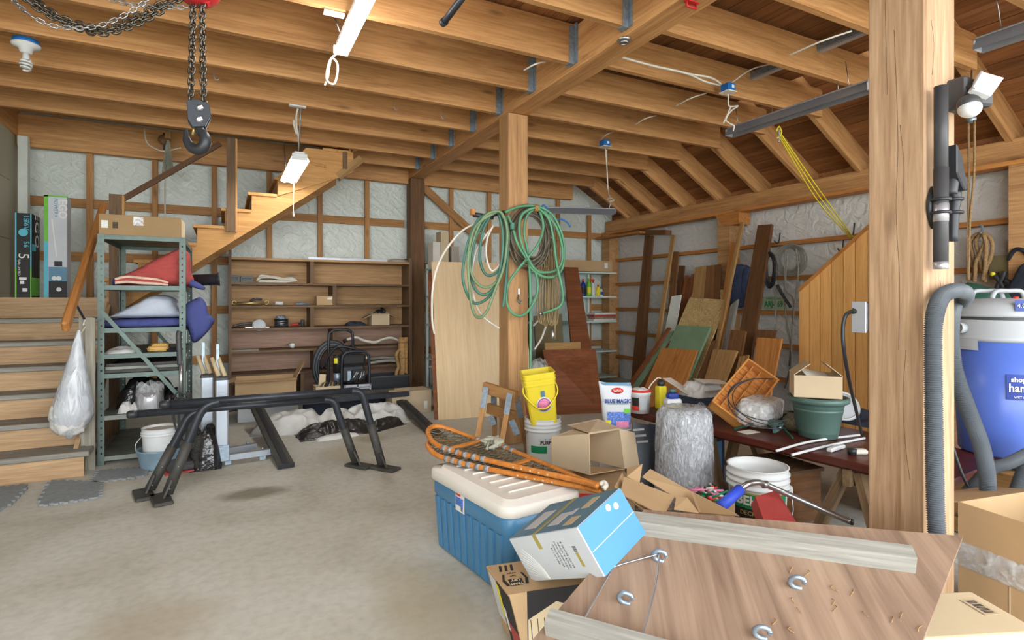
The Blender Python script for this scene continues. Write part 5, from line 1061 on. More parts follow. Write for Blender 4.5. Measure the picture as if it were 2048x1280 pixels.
for i, (a, b, c, d) in enumerate((((640, 388), (718, 376), (700, 580), (620, 580)), ((720, 376), (772, 370), (768, 580), (702, 580)), ((774, 369), (810, 365), (806, 580), (770, 580)))):
    lean('fence_board', ('wide brown fence board leaning behind the strand board', 'middle brown fence board leaning behind the strand board', 'narrow brown fence board against the wall post')[i], 'brown_board' if i else 'tan_board', a, b, c, d, 5.55, 5.35, grp='fence boards')
lean('wide_plank', 'wide dark weathered plank taller than the other lumber', 'brown_board', (1062, 102), (1156, 95), (1022, 950), (918, 950), 5.68, 5.1, .04)
lean('long_stick', 'long pale stick leaning across the wall post', 'tan_board', (943, 85), (966, 78), (800, 880), (778, 880), 5.62, 4.95, .03)
lean('amber_stud', 'orange stud leaning against the wall post', 'amber_board', (880, 215), (916, 222), (862, 600), (822, 600), 5.58, 5.25, .04)
lean('strand_board', 'strand board offcut edge showing above the larger strand board', 'osb', (622, 555), (834, 535), (830, 640), (600, 640), 5.52, 5.4, .012)
lean('strand_board', 'large oriented strand board panel leaning on the lumber', 'osb', (605, 588), (860, 606), (640, 1150), (380, 1110), 5.42, 4.72, .014, 'panel')
lean('white_offcut', 'white painted offcut panel leaning left of the strand board', 'white_paint', (482, 582), (546, 571), (515, 760), (438, 805), 5.42, 5.2, .015, 'panel')
lean('green_plywood', 'green painted panel leaning on the strand board', 'green_paint', (515, 775), (742, 788), (586, 1160), (372, 1150), 5.1, 4.6, .03, 'panel')
lean('red_strip', 'thin reddish strip at the outer edge of the lumber pile', 'red_ply', (452, 792), (474, 792), (208, 1180), (182, 1180), 5.1, 4.5)
lean('cream_strip', 'pale green strip next to the thin reddish strip', 'green_paint', (476, 818), (496, 812), (262, 1175), (224, 1175), 5.1, 4.5)
lean('dark_strip', 'dark strip leaning under the orange-brown panel', 'brown_board', (470, 880), (486, 880), (300, 1180), (270, 1180), 5.05, 4.5)
lean('orange_plywood', 'orange-brown plywood panel at the front of the lumber', 'amber_board', (415, 928), (656, 944), (560, 1210), (296, 1200), 4.92, 4.5, .02, 'panel')
lean('brown_batten', 'dark batten leaning between the green and tan panels', 'brown_board', (752, 878), (784, 878), (680, 1160), (640, 1160), 5.05, 4.6)
lean('tan_plywood', 'tan plywood panel leaning behind the white rags', 'tan_board', (762, 938), (922, 946), (815, 1210), (688, 1190), 4.95, 4.55, .03, 'panel')
lean('brown_plank', 'short brown plank leaning behind the tan panel', 'brown_board', (880, 806), (980, 815), (930, 1080), (830, 1080), 5.15, 4.75, .03)
for i in range(3): lean('pale_lath', ('thin pale lath touching the tan panel', 'thin pale lath between two other laths', 'thin pale lath beside the amber panel')[i], 'tan_board', (940+22*i, 985-4*i), (956+22*i, 985-4*i), (918+22*i, 1150), (896+22*i, 1150), 4.9, 4.6, .02, grp='pale frame pieces')
lean('dark_offcut', 'dark offcut strip showing above the amber panel', 'brown_board', (1060, 806), (1186, 808), (1170, 900), (1050, 900), 5.25, 5.15, .02)
lean('amber_plywood', 'amber cabinet-door panel leaning behind the wooden tray', 'amber_board', (1058, 858), (1222, 866), (1160, 1180), (1010, 1180), 5.05, 4.7, .025, 'panel')
lean('grey_plank', 'grey weathered plank leaning beneath the blue jacket', 'driftwood', (880, 640), (930, 600), (880, 900), (820, 930), 5.45, 5.1, .02)
# top rail of loose timber on the wall plate
o = thing('timber_length', 'length of timber lying on the ledge below the wall plate', 'timber', ZL(280, 150, 5.6)); a, b = ZL(280, 152, 5.6), ZL(460, 152, 5.6); board('timber', 'brown_board', a, b, .12, .07, o); board('timber_end', 'tan_board', a-V(0, -.01, 0), a+V(0, -.02, 0), .12, .072, o)
o = thing('ledge_board', 'long orange board lying along the right wall ledge', 'board', ZL(100, 180, 5.5)); board('board', 'amber_board', ZL(-5, 195, 5.5), ZL(290, 150, 5.5), .14, .03, o)
# jacket
jk = thing('denim_jacket', 'dark blue denim jacket hanging behind the lumber', 'jacket', ZL(930, 600, 5.6)); 
q = ZL(940, 500, 5.6); softloft('jacket_body', 'denim', [(-.13, -.25), (.11, -.26), (.15, -.02), (.12, .19), (.03, .24), (-.08, .22), (-.12, .1)], -.07, .05, TR(q.x, q.y, q.z, math.radians(-90)), jk, .02, 7, 3)
softloft('jacket_sleeve', 'denim', [(-.05, -.18), (.03, -.2), (.07, .1), (.02, .18), (-.05, .12)], -.05, .04, TR(q.x-.03, q.y-.14, q.z+.02, math.radians(-90)), jk, .02, 7, 9)
# knotty pine headboard
hp = thing('pine_headboard', 'knotty pine plank panel with a sloped top behind the table', 'panel', (5.25, 3.3, 0)); xh = 5.25
pL, pT = atx(1600, 583, xh), atx(1734, 461, xh); sl = (pT.z-pL.z)/(pT.y-pL.y); y = pL.y; i = 0
while y > 2.45:
    w_ = .115; y2 = max(2.45, y-w_); zt = lambda yy: min(2.05, pL.z+sl*(yy-pL.y))
    prism('plank', 'pine_panel', [(0.003, y), (0.003, y2+.007), (zt(y2), y2+.007), (zt(y), y)], .025, Matrix(((0, 0, -1, xh), (0, 1, 0, 0), (1, 0, 0, .0), (0, 0, 0, 1))), hp); y = y2
board('top_trim', 'amber_board', V(xh-.005, pL.y, pL.z+.01), V(xh-.005, pT.y-.1, pT.z+.01-sl*.1), .05, .03, hp)
# wall things
FX = lambda p: Matrix(((0, 0, -1, p.x), (-1, 0, 0, p.y), (0, 1, 0, p.z), (0, 0, 0, 1)))
p = ZL(1170, 628, 5.765); lp = thing('licence_plate', 'old green-lettered licence plate on the wall girt', 'licence plate', p); boxM('plate', 'plate_green', FX(p), .30, .155, .003, lp, .001)
text('lettering', 'ARJ-169', 'print_green', FX(p+V(-.003, 0, -.012)), .095, lp, sx=.78, bold=.002); text('lettering', 'British Columbia', 'print_green', FX(p+V(-.003, 0, .056)), .03, lp)
def whook(px, py, lab, x=5.75, s=.12): q = atx(px, py, x); return tag(tube('wall_hook', 'black_metal', [q, q+V(-.02, 0, -s*.9), q+V(-.06, 0, -s), q+V(-.10, 0, -s*.8)], .007), lab, 'hook', 'black wall hooks')
for a in ((1560, 466, 'black steel hook carrying the grey cable coil'), (1709, 446, 'upper black steel hook above the pine headboard'), (1687, 480, 'lower black steel hook beside the pine headboard'), (1540, 497, 'black steel hook carrying the black cable')): whook(*a)
co = thing('cable_loop', 'grey cable coiled on a wall hook with ends hanging down', 'cable', ZL(1280, 240, 5.7))
for i in range(4): tube('coil', 'cable_grey', [ZL(1275+(62+15*i)*math.sin(a)+4*i, 335-(80+9*i)*math.cos(a), 5.69-.01*i) for a in [k*math.pi/5 for k in range(10)]], .010, co, 5, 6, True)
for i, P in enumerate(([(1180, 300), (1185, 500), (1182, 700), (1185, 840)], [(1250, 270), (1245, 480), (1250, 700), (1290, 1000), (1240, 1200)], [(1320, 260), (1335, 420), (1310, 650), (1290, 860), (1280, 1100), (1250, 1200)], [(1265, 280), (1250, 520), (1300, 600), (1298, 750), (1275, 1050)])): tube('cable_end', 'cable_grey', [ZL(X, Y, 5.62) for X, Y in P], .009, co)
tube('plug_end', 'black_plastic', [ZL(1195, 505, 5.6), ZL(1228, 570, 5.6), ZL(1285, 655, 5.6)], .017, co)
bc = thing('black_cable', 'tangled black extension cable hung beside the wide plank', 'cable', ZL(1145, 400, 5.65))
for i in range(6): tube('coil', 'black_plastic', [ZL(1146+(22+4*i)*math.sin(a)+3*math.sin(2*a+i), 405-(95+5*i)*math.cos(a), 5.66-.01*i) for a in [k*math.pi/5 for k in range(10)]], .010, bc, 4, 6, True)
# right end of the wall, past the rough-sawn post
ZR = lambda X, Y, x=5.7: atx(1880+X/7.113, 440+Y/7.113, x)
rc = thing('jute_rope', 'coil of jute rope hanging on a wall hook', 'rope', ZR(590, 180)); 
for i, P in enumerate(([(590, 190), (480, 230), (435, 350), (470, 520), (490, 700), (470, 860)], [(590, 190), (510, 300), (545, 450), (575, 600), (620, 760), (600, 880)], [(600, 190), (690, 230), (745, 350), (725, 520), (670, 650), (640, 780), (650, 890)], [(600, 200), (640, 300), (570, 470), (510, 600), (500, 750), (490, 880)], [(620, 210), (655, 330), (650, 500), (640, 700), (610, 860)])): tube('rope_loop', 'rope_jute', [ZR(X, Y, 5.66-.008*i) for X, Y in P], .016, rc)
tube('hook', 'galvanised', [ZR(580, 65, 5.7), ZR(603, 110, 5.68), ZR(600, 190, 5.65), ZR(575, 175, 5.63)], .01, rc)
wp = thing('hanging_rope', 'thin doubled cord hanging from a small rafter pulley', 'cord', atx(1942, 240, 4.9)); 
for s in (-1, 1): tube('cord', 'rope_jute', [atx(1943+6*s, 240, 4.9), atx(1943+5*s, 350, 4.9), atx(1938+2*s, 440, 4.9), atx(1936+s, 560, 4.9)], .008, wp)
lathe('sheave', 'galvanised', [(.001, -.008), (.03, -.008), (.026, 0), (.03, .008), (.001, .008)], frame(atx(1943, 238, 4.9), (0, 0, 1), (-1, -.3, 0)), wp, 18); tube('sheave_hanger', 'steel', [atx(1943, 238, 4.9), V(atx(1943, 238, 4.9).x, atx(1943, 238, 4.9).y, 3.0)], .006, wp, straight=True)
tb = thing('tool_board', 'green-brown board with yellow-tipped tool hooks on the right wall', 'board', ZR(1000, 640)); a, b = ZR(715, 680, 5.7), ZR(1700, 660, 5.7); board('board', 'olive_paint', a, b, .03, .20, tb)
for X in (770, 1170): p = ZR(X, 770, 5.62); tube('hook_arm', 'black_metal', [p+V(.1, 0, .02), p], .009, tb, straight=True); lathe('hook_tip', 'print_yellow', [(.001, 0), (.016, .005), (.018, .03), (.001, .035)], frame(p, (0, 0, 1), (-1, 0, 0)), tb, 12)
tc = thing('tie_straps', 'dark webbing straps hanging from the tool board', 'straps', ZR(880, 900)); 
for P in ([(780, 790), (840, 860), (900, 960), (930, 1060)], [(920, 730), (890, 830), (830, 930), (780, 1060)], [(930, 860), (990, 900), (960, 960), (900, 980)]): tube('strap', 'black_plastic', [ZR(X, Y, 5.6) for X, Y in P], .02, tc)
tag(softloft('black_coat', 'cloth_dark', [(-.12, -.3), (.35, -.3), (.32, .0), (.12, .17), (-.02, .12)], -.05, .05, TR(5.58, ZR(1150, 950, 5.58).y, ZR(1150, 950, 5.58).z, math.radians(-90)), None, .02, 8, 2), 'black coat hanging from the tool board', 'coat')
tag(tube('pipe_bender', 'black_metal', [ZR(985, 575, 5.66), ZR(1020, 470, 5.64), ZR(1100, 415, 5.63), ZR(1195, 440, 5.63), ZR(1260, 520, 5.64), ZR(1270, 580, 5.66)], .017), 'curved black handle rising over the tool board', 'handle')
# ================================================================ LOW TABLE: an old door laid on sawhorses
TZ = .45; tA, tB = atz(1257, 820, TZ), atz(1732, 930, TZ); td = (tB-tA).normalized(); tn_ = V(-td.y, td.x, 0)
if tn_.x < 0: tn_ = -tn_
tE = tA+td*2.05
tbl = thing('door_table', 'dark red door laid across sawhorses as a low table', 'table', (tA+tE)/2+tn_*.4-V(0, 0, TZ))
M = frame((tA+tE)/2+tn_*.40-V(0, 0, .022), td, (0, 0, 1)); boxM('door_slab', 'mahogany_door', M, 2.05, .80, .044, tbl, .006); board('edge_moulding', 'mahogany_door', tA+V(0, 0, -.05)+tn_*.05, tE+V(0, 0, -.05)+tn_*.05, .03, .02, tbl)
def sawhorse(label, c, ax, h, L, sp, mat='old_wood', brk=None):
    c = V(*c); ax = V(*ax).normalized(); nx = V(-ax.y, ax.x, 0); o = thing('sawhorse', label, 'sawhorse', c, 'sawhorses'); board('top_beam', mat, c+ax*(-L/2)+V(0, 0, h-.05), c+ax*(L/2)+V(0, 0, h-.05), .04, .09, o)
    for s in (-1, 1):
        for q in (-1, 1):
            t0 = c+ax*(s*(L/2-.08))+nx*(q*.035)+V(0, 0, h-.03); f0 = c+ax*(s*(L/2-.02))+nx*(q*sp)+V(0, 0, .0); lg = board('leg', mat, t0, f0+V(0, 0, .02), .085, .04, o, up=nx*q+V(0, 0, .3))
            if brk: board('leg_bracket', brk, t0+(f0-t0)*-.05, t0+(f0-t0)*.28, .095, .048, lg, up=nx*q+V(0, 0, .3))
    return o
sawhorse('low weathered sawhorse under the dark door by the rough-sawn post', tE-td*.45+tn_*.33-V(0, 0, TZ), tn_, TZ-.048, .62, .16); sawhorse('low weathered sawhorse hidden under the far end of the dark door', tA+td*.55+tn_*.42-V(0, 0, TZ), tn_, TZ-.048, .6, .16)
T0 = TZ+.001
tp = lambda px, py: atz(px, py, T0)
p = tp(1279, 824); jp = thing('compound_pail', 'white pail with red lid and black label on the door table', 'pail', p); R_ = .082
lathe('pail', 'white_plastic', [(R_*.9, 0), (R_, .13), (R_*1.04, .135), (R_*1.04, .16), (R_, .162)], TR(*p), jp, 28); lathe('lid', 'print_red', [(R_*1.06, .158), (R_*1.06, .17), (R_*.98, .172), (.001, .168)], TR(*p), jp, 28)
va = math.atan2(-p.y, -p.x); wrap_patch('label', 'print_black', TR(*p), R_*.92, R_*.985, .045, .12, va-.75, va-.05, jp); wrap_patch('label_red', 'print_red', TR(*p), R_*.91, R_*.94, .022, .058, va-.75, va-.05, jp, t=.002); wrap_patch('label_grey', 'print_grey', TR(*p), R_*.92, R_*.985, .03, .12, va, va+.75, jp); lump('rag', 'cloth_white', TR(p.x, p.y, p.z+.171), .05, .05, .025, jp, 14, 12, .8, 30, 2)
p = tp(1330, 823)+V(.05, .1, 0); yb = thing('oil_jug', 'slim yellow jug with black cap on the door table', 'bottle', p); boxM('jug_body', 'print_yellow', TR(p.x, p.y, p.z), .075, .06, .18, yb, .012, off=(0, 0, .09), seg=2); lathe('jug_cap', 'black_plastic', [(.025, .18), (.03, .19), (.03, .215), (.02, .22), (.001, .235)], TR(*p), yb, 14); tube('spout_hose', 'hose_white', [p+V(0, 0, .235), p+V(-.04, 0, .24), p+V(-.10, .02, .17), p+V(-.12, .03, .08)], .005, yb)
p = tp(1345, 838); wj = thing('detergent_jug', 'white jug with purple cap and yellow label on the door table', 'bottle', p); boxM('jug_body', 'white_plastic', TR(p.x, p.y, p.z, -.3), .12, .08, .15, wj, .02, off=(0, 0, .075), seg=2); boxM('jug_shoulder', 'white_plastic', TR(p.x, p.y, p.z, -.3), .09, .06, .05, wj, .02, off=(0, 0, .165), seg=2); lathe('jug_cap', 'plant_pot', [(.024, .19), (.026, .215), (.001, .216)], TR(*p), wj, 14); wj.children[-1].data.materials[0] = MATS['print_navy']; boxM('label', 'print_yellow', TR(p.x, p.y, p.z, -.3), .10, .082, .08, wj, .002, off=(-.005, 0, .06))
# rags, papers and boxes at the far corner of the table
rp_ = thing('rag_heap', 'heap of white rags and papers at the far table corner', 'rags', tp(1400, 815)); q = tp(1405, 822); boxM('base_tray', 'cloth_dark', TR(q.x+.1, q.y+.1, T0+.05, .4), .4, .3, .10, rp_, .006); lump('rag', 'cloth_white', TR(q.x+.12, q.y+.12, T0+.10), .17, .13, .13, rp_, 30, 24, .9, 10, 4, 1); boxM('paper', 'paper', TR(q.x-.05, q.y+.2, T0+.17, .5, .5, .1), .2, .22, .003, rp_); boxM('paper', 'paper', TR(q.x+.12, q.y+.02, T0+.215, -.2, .1, .08), .24, .14, .003, rp_); boxM('metal_edge', 'steel', TR(q.x+.1, q.y-.04, T0+.15, .3, 0, .05), .3, .03, .012, rp_)
lump('bag', 'clear_film', TR(q.x-.02, q.y-.06, T0), .1, .08, .12, rp_, 20, 16, .8, 12, 3)
# orange slotted tray standing on its edge
C3 = tp(1487, 858)+V(0, 0, .0); dC = C3.x*SA+C3.y*CA; D3 = atd(1421, 808, dC+.10); B3 = atd(1549, 760, dC+.30); ax = (D3-C3); ay = (B3-C3); ay = ay-ax*(ay.dot(ax)/ax.length_squared)
tw, tl3 = ax.length, ay.length; nz_ = ax.cross(ay).normalized(); 
if nz_.dot(C3-CAMP) > 0: nz_ = -nz_
MT = Matrix((ax.normalized(), ay.normalized(), nz_)).transposed().to_4x4(); MT.translation = C3+V(0, 0, .012)
ot = thing('slotted_tray', 'orange wooden slotted tray propped up on the door table', 'tray', C3); g3 = lambda nm, sx, sy, sz, ox, oy, oz, m='tray_orange': boxM(nm, m, MT, sx, sy, sz, ot, .002, off=(ox, oy, oz))
g3('tray_back', tw, tl3, .008, tw/2, tl3/2, -.06); g3('tray_side', tw, .014, .085, tw/2, .007, -.022); g3('tray_side', tw, .014, .085, tw/2, tl3-.007, -.022); g3('tray_side', .014, tl3, .085, .007, tl3/2, -.022); g3('tray_side', .014, tl3, .085, tw-.007, tl3/2, -.022)
for k in range(1, 4): g3('divider', .008, tl3-.03, .05, tw*k/4, tl3/2, -.036)
for k in range(1, 10): g3('slat', tw-.03, .006, .018, tw/2, tl3*k/10, -.048)
# wrapped white packs, hoops, stake
p = tp(1528, 850); pk = thing('wrapped_pack', 'white foam pack in crinkled clear wrap beside the green pot', 'pack', p); boxM('pack', 'print_white', TR(p.x, p.y+.02, T0+.105, .35, .12), .32, .20, .15, pk, .025, seg=2); blob('wrap', 'clear_thin', TR(p.x-.05, p.y, T0+.095, .35), .20, .115, .085, pk, .15, 5, 2, p=4); boxM('pack_foot', 'cardboard_inner', TR(p.x, p.y+.03, T0+.02, .35), .26, .14, .04, pk)
wh = thing('wire_hoop', 'thin black wire hoops standing among the packs on the table', 'wire', tp(1500, 850))
HC = atd(1538, 806, 3.55)
for i in range(3): tube('hoop', 'black_metal', [HC+V(CA, -SA, 0)*(.26-.03*(i % 2))*math.cos(a)+V(SA*.3, CA*.3, 0)*math.sin(a)*.3+V(0, 0, 1)*(.145-.012*i)*math.sin(a)+V(0, 0, .012*i) for a in [math.radians(75+k*30) for k in range(8)]], .0035, wh, 6, 5)
gs = thing('garden_stake', 'green garden stakes with a bell-shaped holder on the table', 'stake', tp(1550, 868)); a = tp(1468, 862)+V(0, 0, .012); b = tp(1592, 840)+V(0, 0, .06)
tube('stake', 'green_fabric', [a, a+(b-a)*.5+V(0, 0, .0), b], .009, gs); tube('stake', 'green_fabric', [a+V(.2, -.1, .02), b+V(.05, 0, .02)], .009, gs, straight=True); tube('stake', 'green_fabric', [tp(1530, 850)+V(0, 0, .08), tp(1555, 862)+V(0, 0, .05), tp(1585, 880)+V(0, 0, .012)], .008, gs)
q = tp(1556, 870); lathe('bell', 'plant_pot', [(.012, .07), (.025, .05), (.03, .02), (.044, 0), (.040, .002), (.024, .022), (.001, .03)], frame(q+V(0, 0, .046), (1, 0, 0), (.35, .5, .25)), gs, 20, capb=False); lathe('bell_stud', 'steel', [(.012, 0), (.01, .02), (.001, .022)], frame(q+V(.0, 0, .046), (1, 0, 0), (-.35, -.6, .15)), gs, 10)
p = tp(1596, 862); dv_ = thing('brown_vase', 'dark mottled round jar tucked beside the green pot', 'jar', p); lathe('jar', 'rawhide', [(.05, 0), (.075, .03), (.078, .07), (.05, .10), (.045, .115), (.04, .11)], TR(p.x, p.y+.02, T0), dv_, 22); lathe('jar_rim', 'hose_brown', [(.047, .112), (.05, .118), (.042, .12)], TR(p.x, p.y+.02, T0), dv_, 18, capb=False)
box('seed_card', 'paper', tp(1497, 864)-V(.06, .04, 0), tp(1497, 864)+V(.06, .04, .002)); tag(bpy.data.objects['seed_card'], 'small white and red card lying on the door table', 'card')
p = tp(1648, 878); PX, PY = p.x+.03, p.y+.06; pt = thing('flower_pot', 'large green plastic flower pot carrying a cardboard box', 'flower pot', (PX, PY, T0))
lathe('pot', 'plant_pot', [(.105, 0), (.112, .008), (.113, .03), (.116, .033), (.117, .04), (.138, .165), (.141, .168), (.141, .178), (.138, .181), (.142, .195), (.145, .2), (.146, .208), (.16, .215), (.172, .222), (.176, .235), (.172, .25), (.16, .253), (.15, .24), (.11, .02), (.001, .02)], TR(PX, PY, T0), pt, 40)
bxm = TR(PX-.015, PY+.01, T0+.255, math.radians(-47)); bo = carton('pot_carton', 'open cardboard box with folded flaps sitting on the green pot', 'cardboard_light', bxm, .26, .23, .135, {'-x': 38, '+x': 40}, group=None); boxM('shipping_paper', 'paper', bxm @ TR(.0, -.02, .135, .2, .25, .2), .15, .13, .002, bo)
for P in (((1553, 905), (1622, 886), (1724, 872)), ((1584, 913), (1650, 896), (1729, 879))):
    o = tube('curtain_rod', 'white_plastic', [tp(*q)+V(0, 0, .009) for q in P], .0075); tag(o, 'thin white curtain rod nearer the green pot' if P[0][0] == 1553 else 'thin white curtain rod nearer the table edge', 'rod', 'white rods on the door table')
o = thing('white_remote', 'small white remote-shaped block on the table edge', 'remote', tp(1671, 902)); q0, q1 = tp(1658, 905)+V(0, 0, .012), tp(1686, 896)+V(0, 0, .012); board('remote_body', 'white_plastic', q0, q1, .03, .022, o, bev=.005); board('remote_pad', 'print_grey', q0+(q1-q0)*.2+V(0, 0, .0115), q0+(q1-q0)*.7+V(0, 0, .0115), .02, .003, o)
o = thing('lock_body', 'black and cream latch lying by the rough-sawn post', 'latch', tp(1708, 908)); q = tp(1704, 908); lathe('latch_knob', 'black_plastic', [(.022, 0), (.024, .03), (.001, .034)], TR(q.x, q.y, T0), o, 18); boxM('latch_case', 'lid_white', TR(q.x+.04, q.y-.02, T0+.014, -.6), .07, .045, .028, o, .008)
q = tp(1712, 850); o = thing('desk_fan', 'round pale fan face leaning behind the green pot', 'fan', q); lathe('fan_ring', 'white_plastic', [(.1, -.012), (.112, 0), (.1, .012), (.09, 0), (.1, -.012)], frame(q+V(-.02, .08, .12), (.8, -.6, 0), (-.5, -.6, .5)), o, 28, capb=False); lathe('fan_disc', 'print_grey', [(.001, .01), (.09, 0), (.092, -.02), (.001, -.02)], frame(q+V(-.02, .08, .12), (.8, -.6, 0), (-.5, -.6, .5)), o, 28)
tag(lump('dark_tools', 'cloth_dark', TR(q.x+.12, q.y+.02, T0), .14, .14, .12, None, 20, 18, .8, 12, 6), 'dark heap of small tools behind the fan on the table', 'tools')
# under and before the table
p = atz(1448, 948, 0); bcx = thing('blue_crate', 'dark blue printed crate on the floor under the door table', 'crate', p); boxM('crate_body', 'print_navy', TR(2.98, 2.96, 0, .25), .36, .3, .33, bcx, .008, off=(0, 0, .165)); bcx.children[0].data.materials[0] = MATS['denim']
boxM('picture', 'box_blue', TR(2.98, 2.96, 0, .25), .26, .002, .2, bcx, off=(.0, -.152, .2)); boxM('picture_figures', 'print_yellow', TR(2.98, 2.96, 0, .25), .10, .002, .035, bcx, off=(.02, -.1535, .22)); boxM('picture_print', 'print_black', TR(2.98, 2.96, 0, .25), .09, .002, .06, bcx, off=(.02, -.1536, .175)); boxM('picture_caption', 'print_white', TR(2.98, 2.96, 0, .25), .24, .002, .03, bcx, off=(0, -.1536, .09))
boxM('picture', 'box_blue', TR(2.98, 2.96, 0, .25), .002, .24, .2, bcx, off=(-.182, 0, .2)); boxM('picture_figures', 'print_yellow', TR(2.98, 2.96, 0, .25), .002, .09, .035, bcx, off=(-.1835, 0, .22))
p = atd(1515, 925, 3.02); bh = thing('behr_bucket', 'open white paint bucket with green and black label before the table', 'bucket', (p.x, p.y, 0)); bh.name = 'paint_bucket'; BM = TR(p.x, p.y, 0); RB, HB_ = .153, .41
lathe('bucket', 'white_plastic', pailprof(RB, HB_, .87, 3), BM, bh, 40); va = math.atan2(-p.y, -p.x)
wrap_patch('label', 'print_black', BM, RB*.88, RB*.94, .03, .21, va-1.15, va+1.15, bh, 20); wrap_patch('label_band', 'print_green', BM, RB*.94, RB*.96, .21, .285, va-1.15, va+1.15, bh, 20); wrap_patch('label_trim', 'print_gold', BM, RB*.96, RB*.962, .285, .293, va-1.15, va+1.15, bh, 20)
wrap_text('lettering', 'BEHR', 'print_white', BM, .066, RB*.962, .25, va-.21, bh, bold=.002); wrap_text('lettering', 'DECKplus', 'print_gold', BM, .032, RB*.945, .185, va-.15, bh); wrap_text('lettering', 'Waterproofing', 'print_white', BM, .03, RB*.93, .132, va-.05, bh); wrap_text('lettering', 'Wood Stain', 'print_white', BM, .036, RB*.92, .095, va-.02, bh)
boxM('handle_ear', 'white_plastic', BM @ Matrix.Rotation(va+1.5, 4, 'Z'), .02, .04, .05, bh, .006, off=(RB*1.05, 0, .29)); tube('bail', 'steel', [BM @ V(RB*1.07*math.cos(va+1.5), RB*1.07*math.sin(va+1.5), .28), BM @ V(RB*1.15*math.cos(va+1.3), RB*1.15*math.sin(va+1.3), .2), BM @ V(RB*1.15*math.cos(va+1.0), RB*1.15*math.sin(va+1.0), .16)], .003, bh)
o = thing('brown_bin', 'dark brown box in shadow under the table', 'box', (2.95, 2.3, 0)); boxM('bin_body', 'brown_board', TR(3.02, 2.28, 0, -.1), .28, .34, .3, o, .006, off=(0, 0, .15)); boxM('bin_rim', 'shelf_edge', TR(3.02, 2.28, .3, -.1), .3, .36, .02, o)
dh = .0
rb_ = thing('red_block', 'red rectangular case leaning before the paint bucket', 'case', atd(1550, 1040, 2.45)); a, b, c_, d_ = atd(1511, 993, 2.55), atd(1551, 981, 2.62), atd(1587, 1042, 2.45), atd(1530, 1048, 2.38); ext = (c_-b)*.8; ext2 = (d_-a)*.8; quad3('case_face', 'brick_red', [d_+ext2, c_+ext, b, a], .05, rb_); quad3('case_edge', 'brick_red', [c_+ext+V(.002, .002, 0), c_+ext+V(.04, .03, 0), b+V(.04, .03, 0), b+V(.002, .002, 0)], .01, rb_)
bt = thing('scooter_handle', 'bent steel tube handle with a blue foam grip', 'handle', atd(1560, 1000, 2.55)); P = [atd(1480, 980, 2.5), atd(1496, 968, 2.5), atd(1515, 965, 2.52), atd(1530, 969, 2.54), atd(1570, 986, 2.55), atd(1640, 1017, 2.5), atd(1702, 1044, 2.42)]
tube('steel_tube', 'steel', P, .0135, bt, 8, 12); tube('foam_grip', 'blue_grip', [atd(1441, 1014, 2.44), atd(1481, 978, 2.5)], .024, bt, straight=True, sides=14); lathe('tube_end', 'black_plastic', [(.014, 0), (.012, .01), (.001, .011)], frame(P[-1], (0, 0, 1), P[-1]-P[-2]), bt, 12); lathe('tube_collar', 'steel', [(.017, -.012), (.018, 0), (.017, .012)], frame(P[3], (0, 0, 1), P[4]-P[3]), bt, 12)
ga = thing('garland', 'heap of red green and white garland strands before the table', 'garland', atz(1418, 1000, .265)); gq = atz(1418, 1000, .265); rg = random.Random(8)
for i in range(26): tube('strand', ('print_red', 'print_green', 'print_white', 'green_fabric', 'print_pink')[i % 5], [gq+V(rg.uniform(-.09, .09), rg.uniform(-.07, .07), .008+rg.uniform(0, .05)) for _ in range(4)], .006, ga, 3, 5)
o = thing('brown_carton', 'brown carton below the garland before the table', 'box', (2.25, 2.2, 0)); pg = atz(1418, 1000, .265); boxM('box_body', 'cardboard_inner', TR(pg.x, pg.y, 0, .3), .22, .18, .262, o, .004, off=(0, 0, .131))
# ================================================================ MIDDLE CLUTTER
# wrapped roll of quilted padding
p = atd(1368, 990, 3.3); rl = thing('padding_roll', 'grey quilted padding roll in shiny clear plastic wrap standing upright', 'roll', (p.x, p.y, 0)); ztop = atd(1372, 822, 3.3).z
lathe('padding', 'felt_grey', [(.125, .0), (.13, .05), (.125, .25), (.14, .45), (.15, ztop-.06), (.145, ztop-.015), (.11, ztop), (.04, ztop-.01), (.001, ztop-.012)], TR(p.x, p.y, 0), rl, 36)
bm = bmesh.new(); R2 = []
for i in range(16):
    t = i/15; z = .02+t*(ztop+.005)
    R2.append([bm.verts.new(((.155+.02*(1-t)+.012*math.sin(q*5+t*9)*(.4+abs(.5-t)))*math.cos(q*2*math.pi/48)*(1 if t < .97 else .8), (.155+.02*(1-t)+.012*math.sin(q*4+t*7)*(.4+abs(.5-t)))*math.sin(q*2*math.pi/48)*(1 if t < .97 else .8), z)) for q in range(48)])
for A, B in zip(R2, R2[1:]):
    for q in range(48): bm.faces.new((A[q], A[(q+1) % 48], B[(q+1) % 48], B[q]))
bm.faces.new(R2[-1]); obj('plastic_wrap', bm, 'clear_film', rl, TR(p.x, p.y, 0), smooth=True)
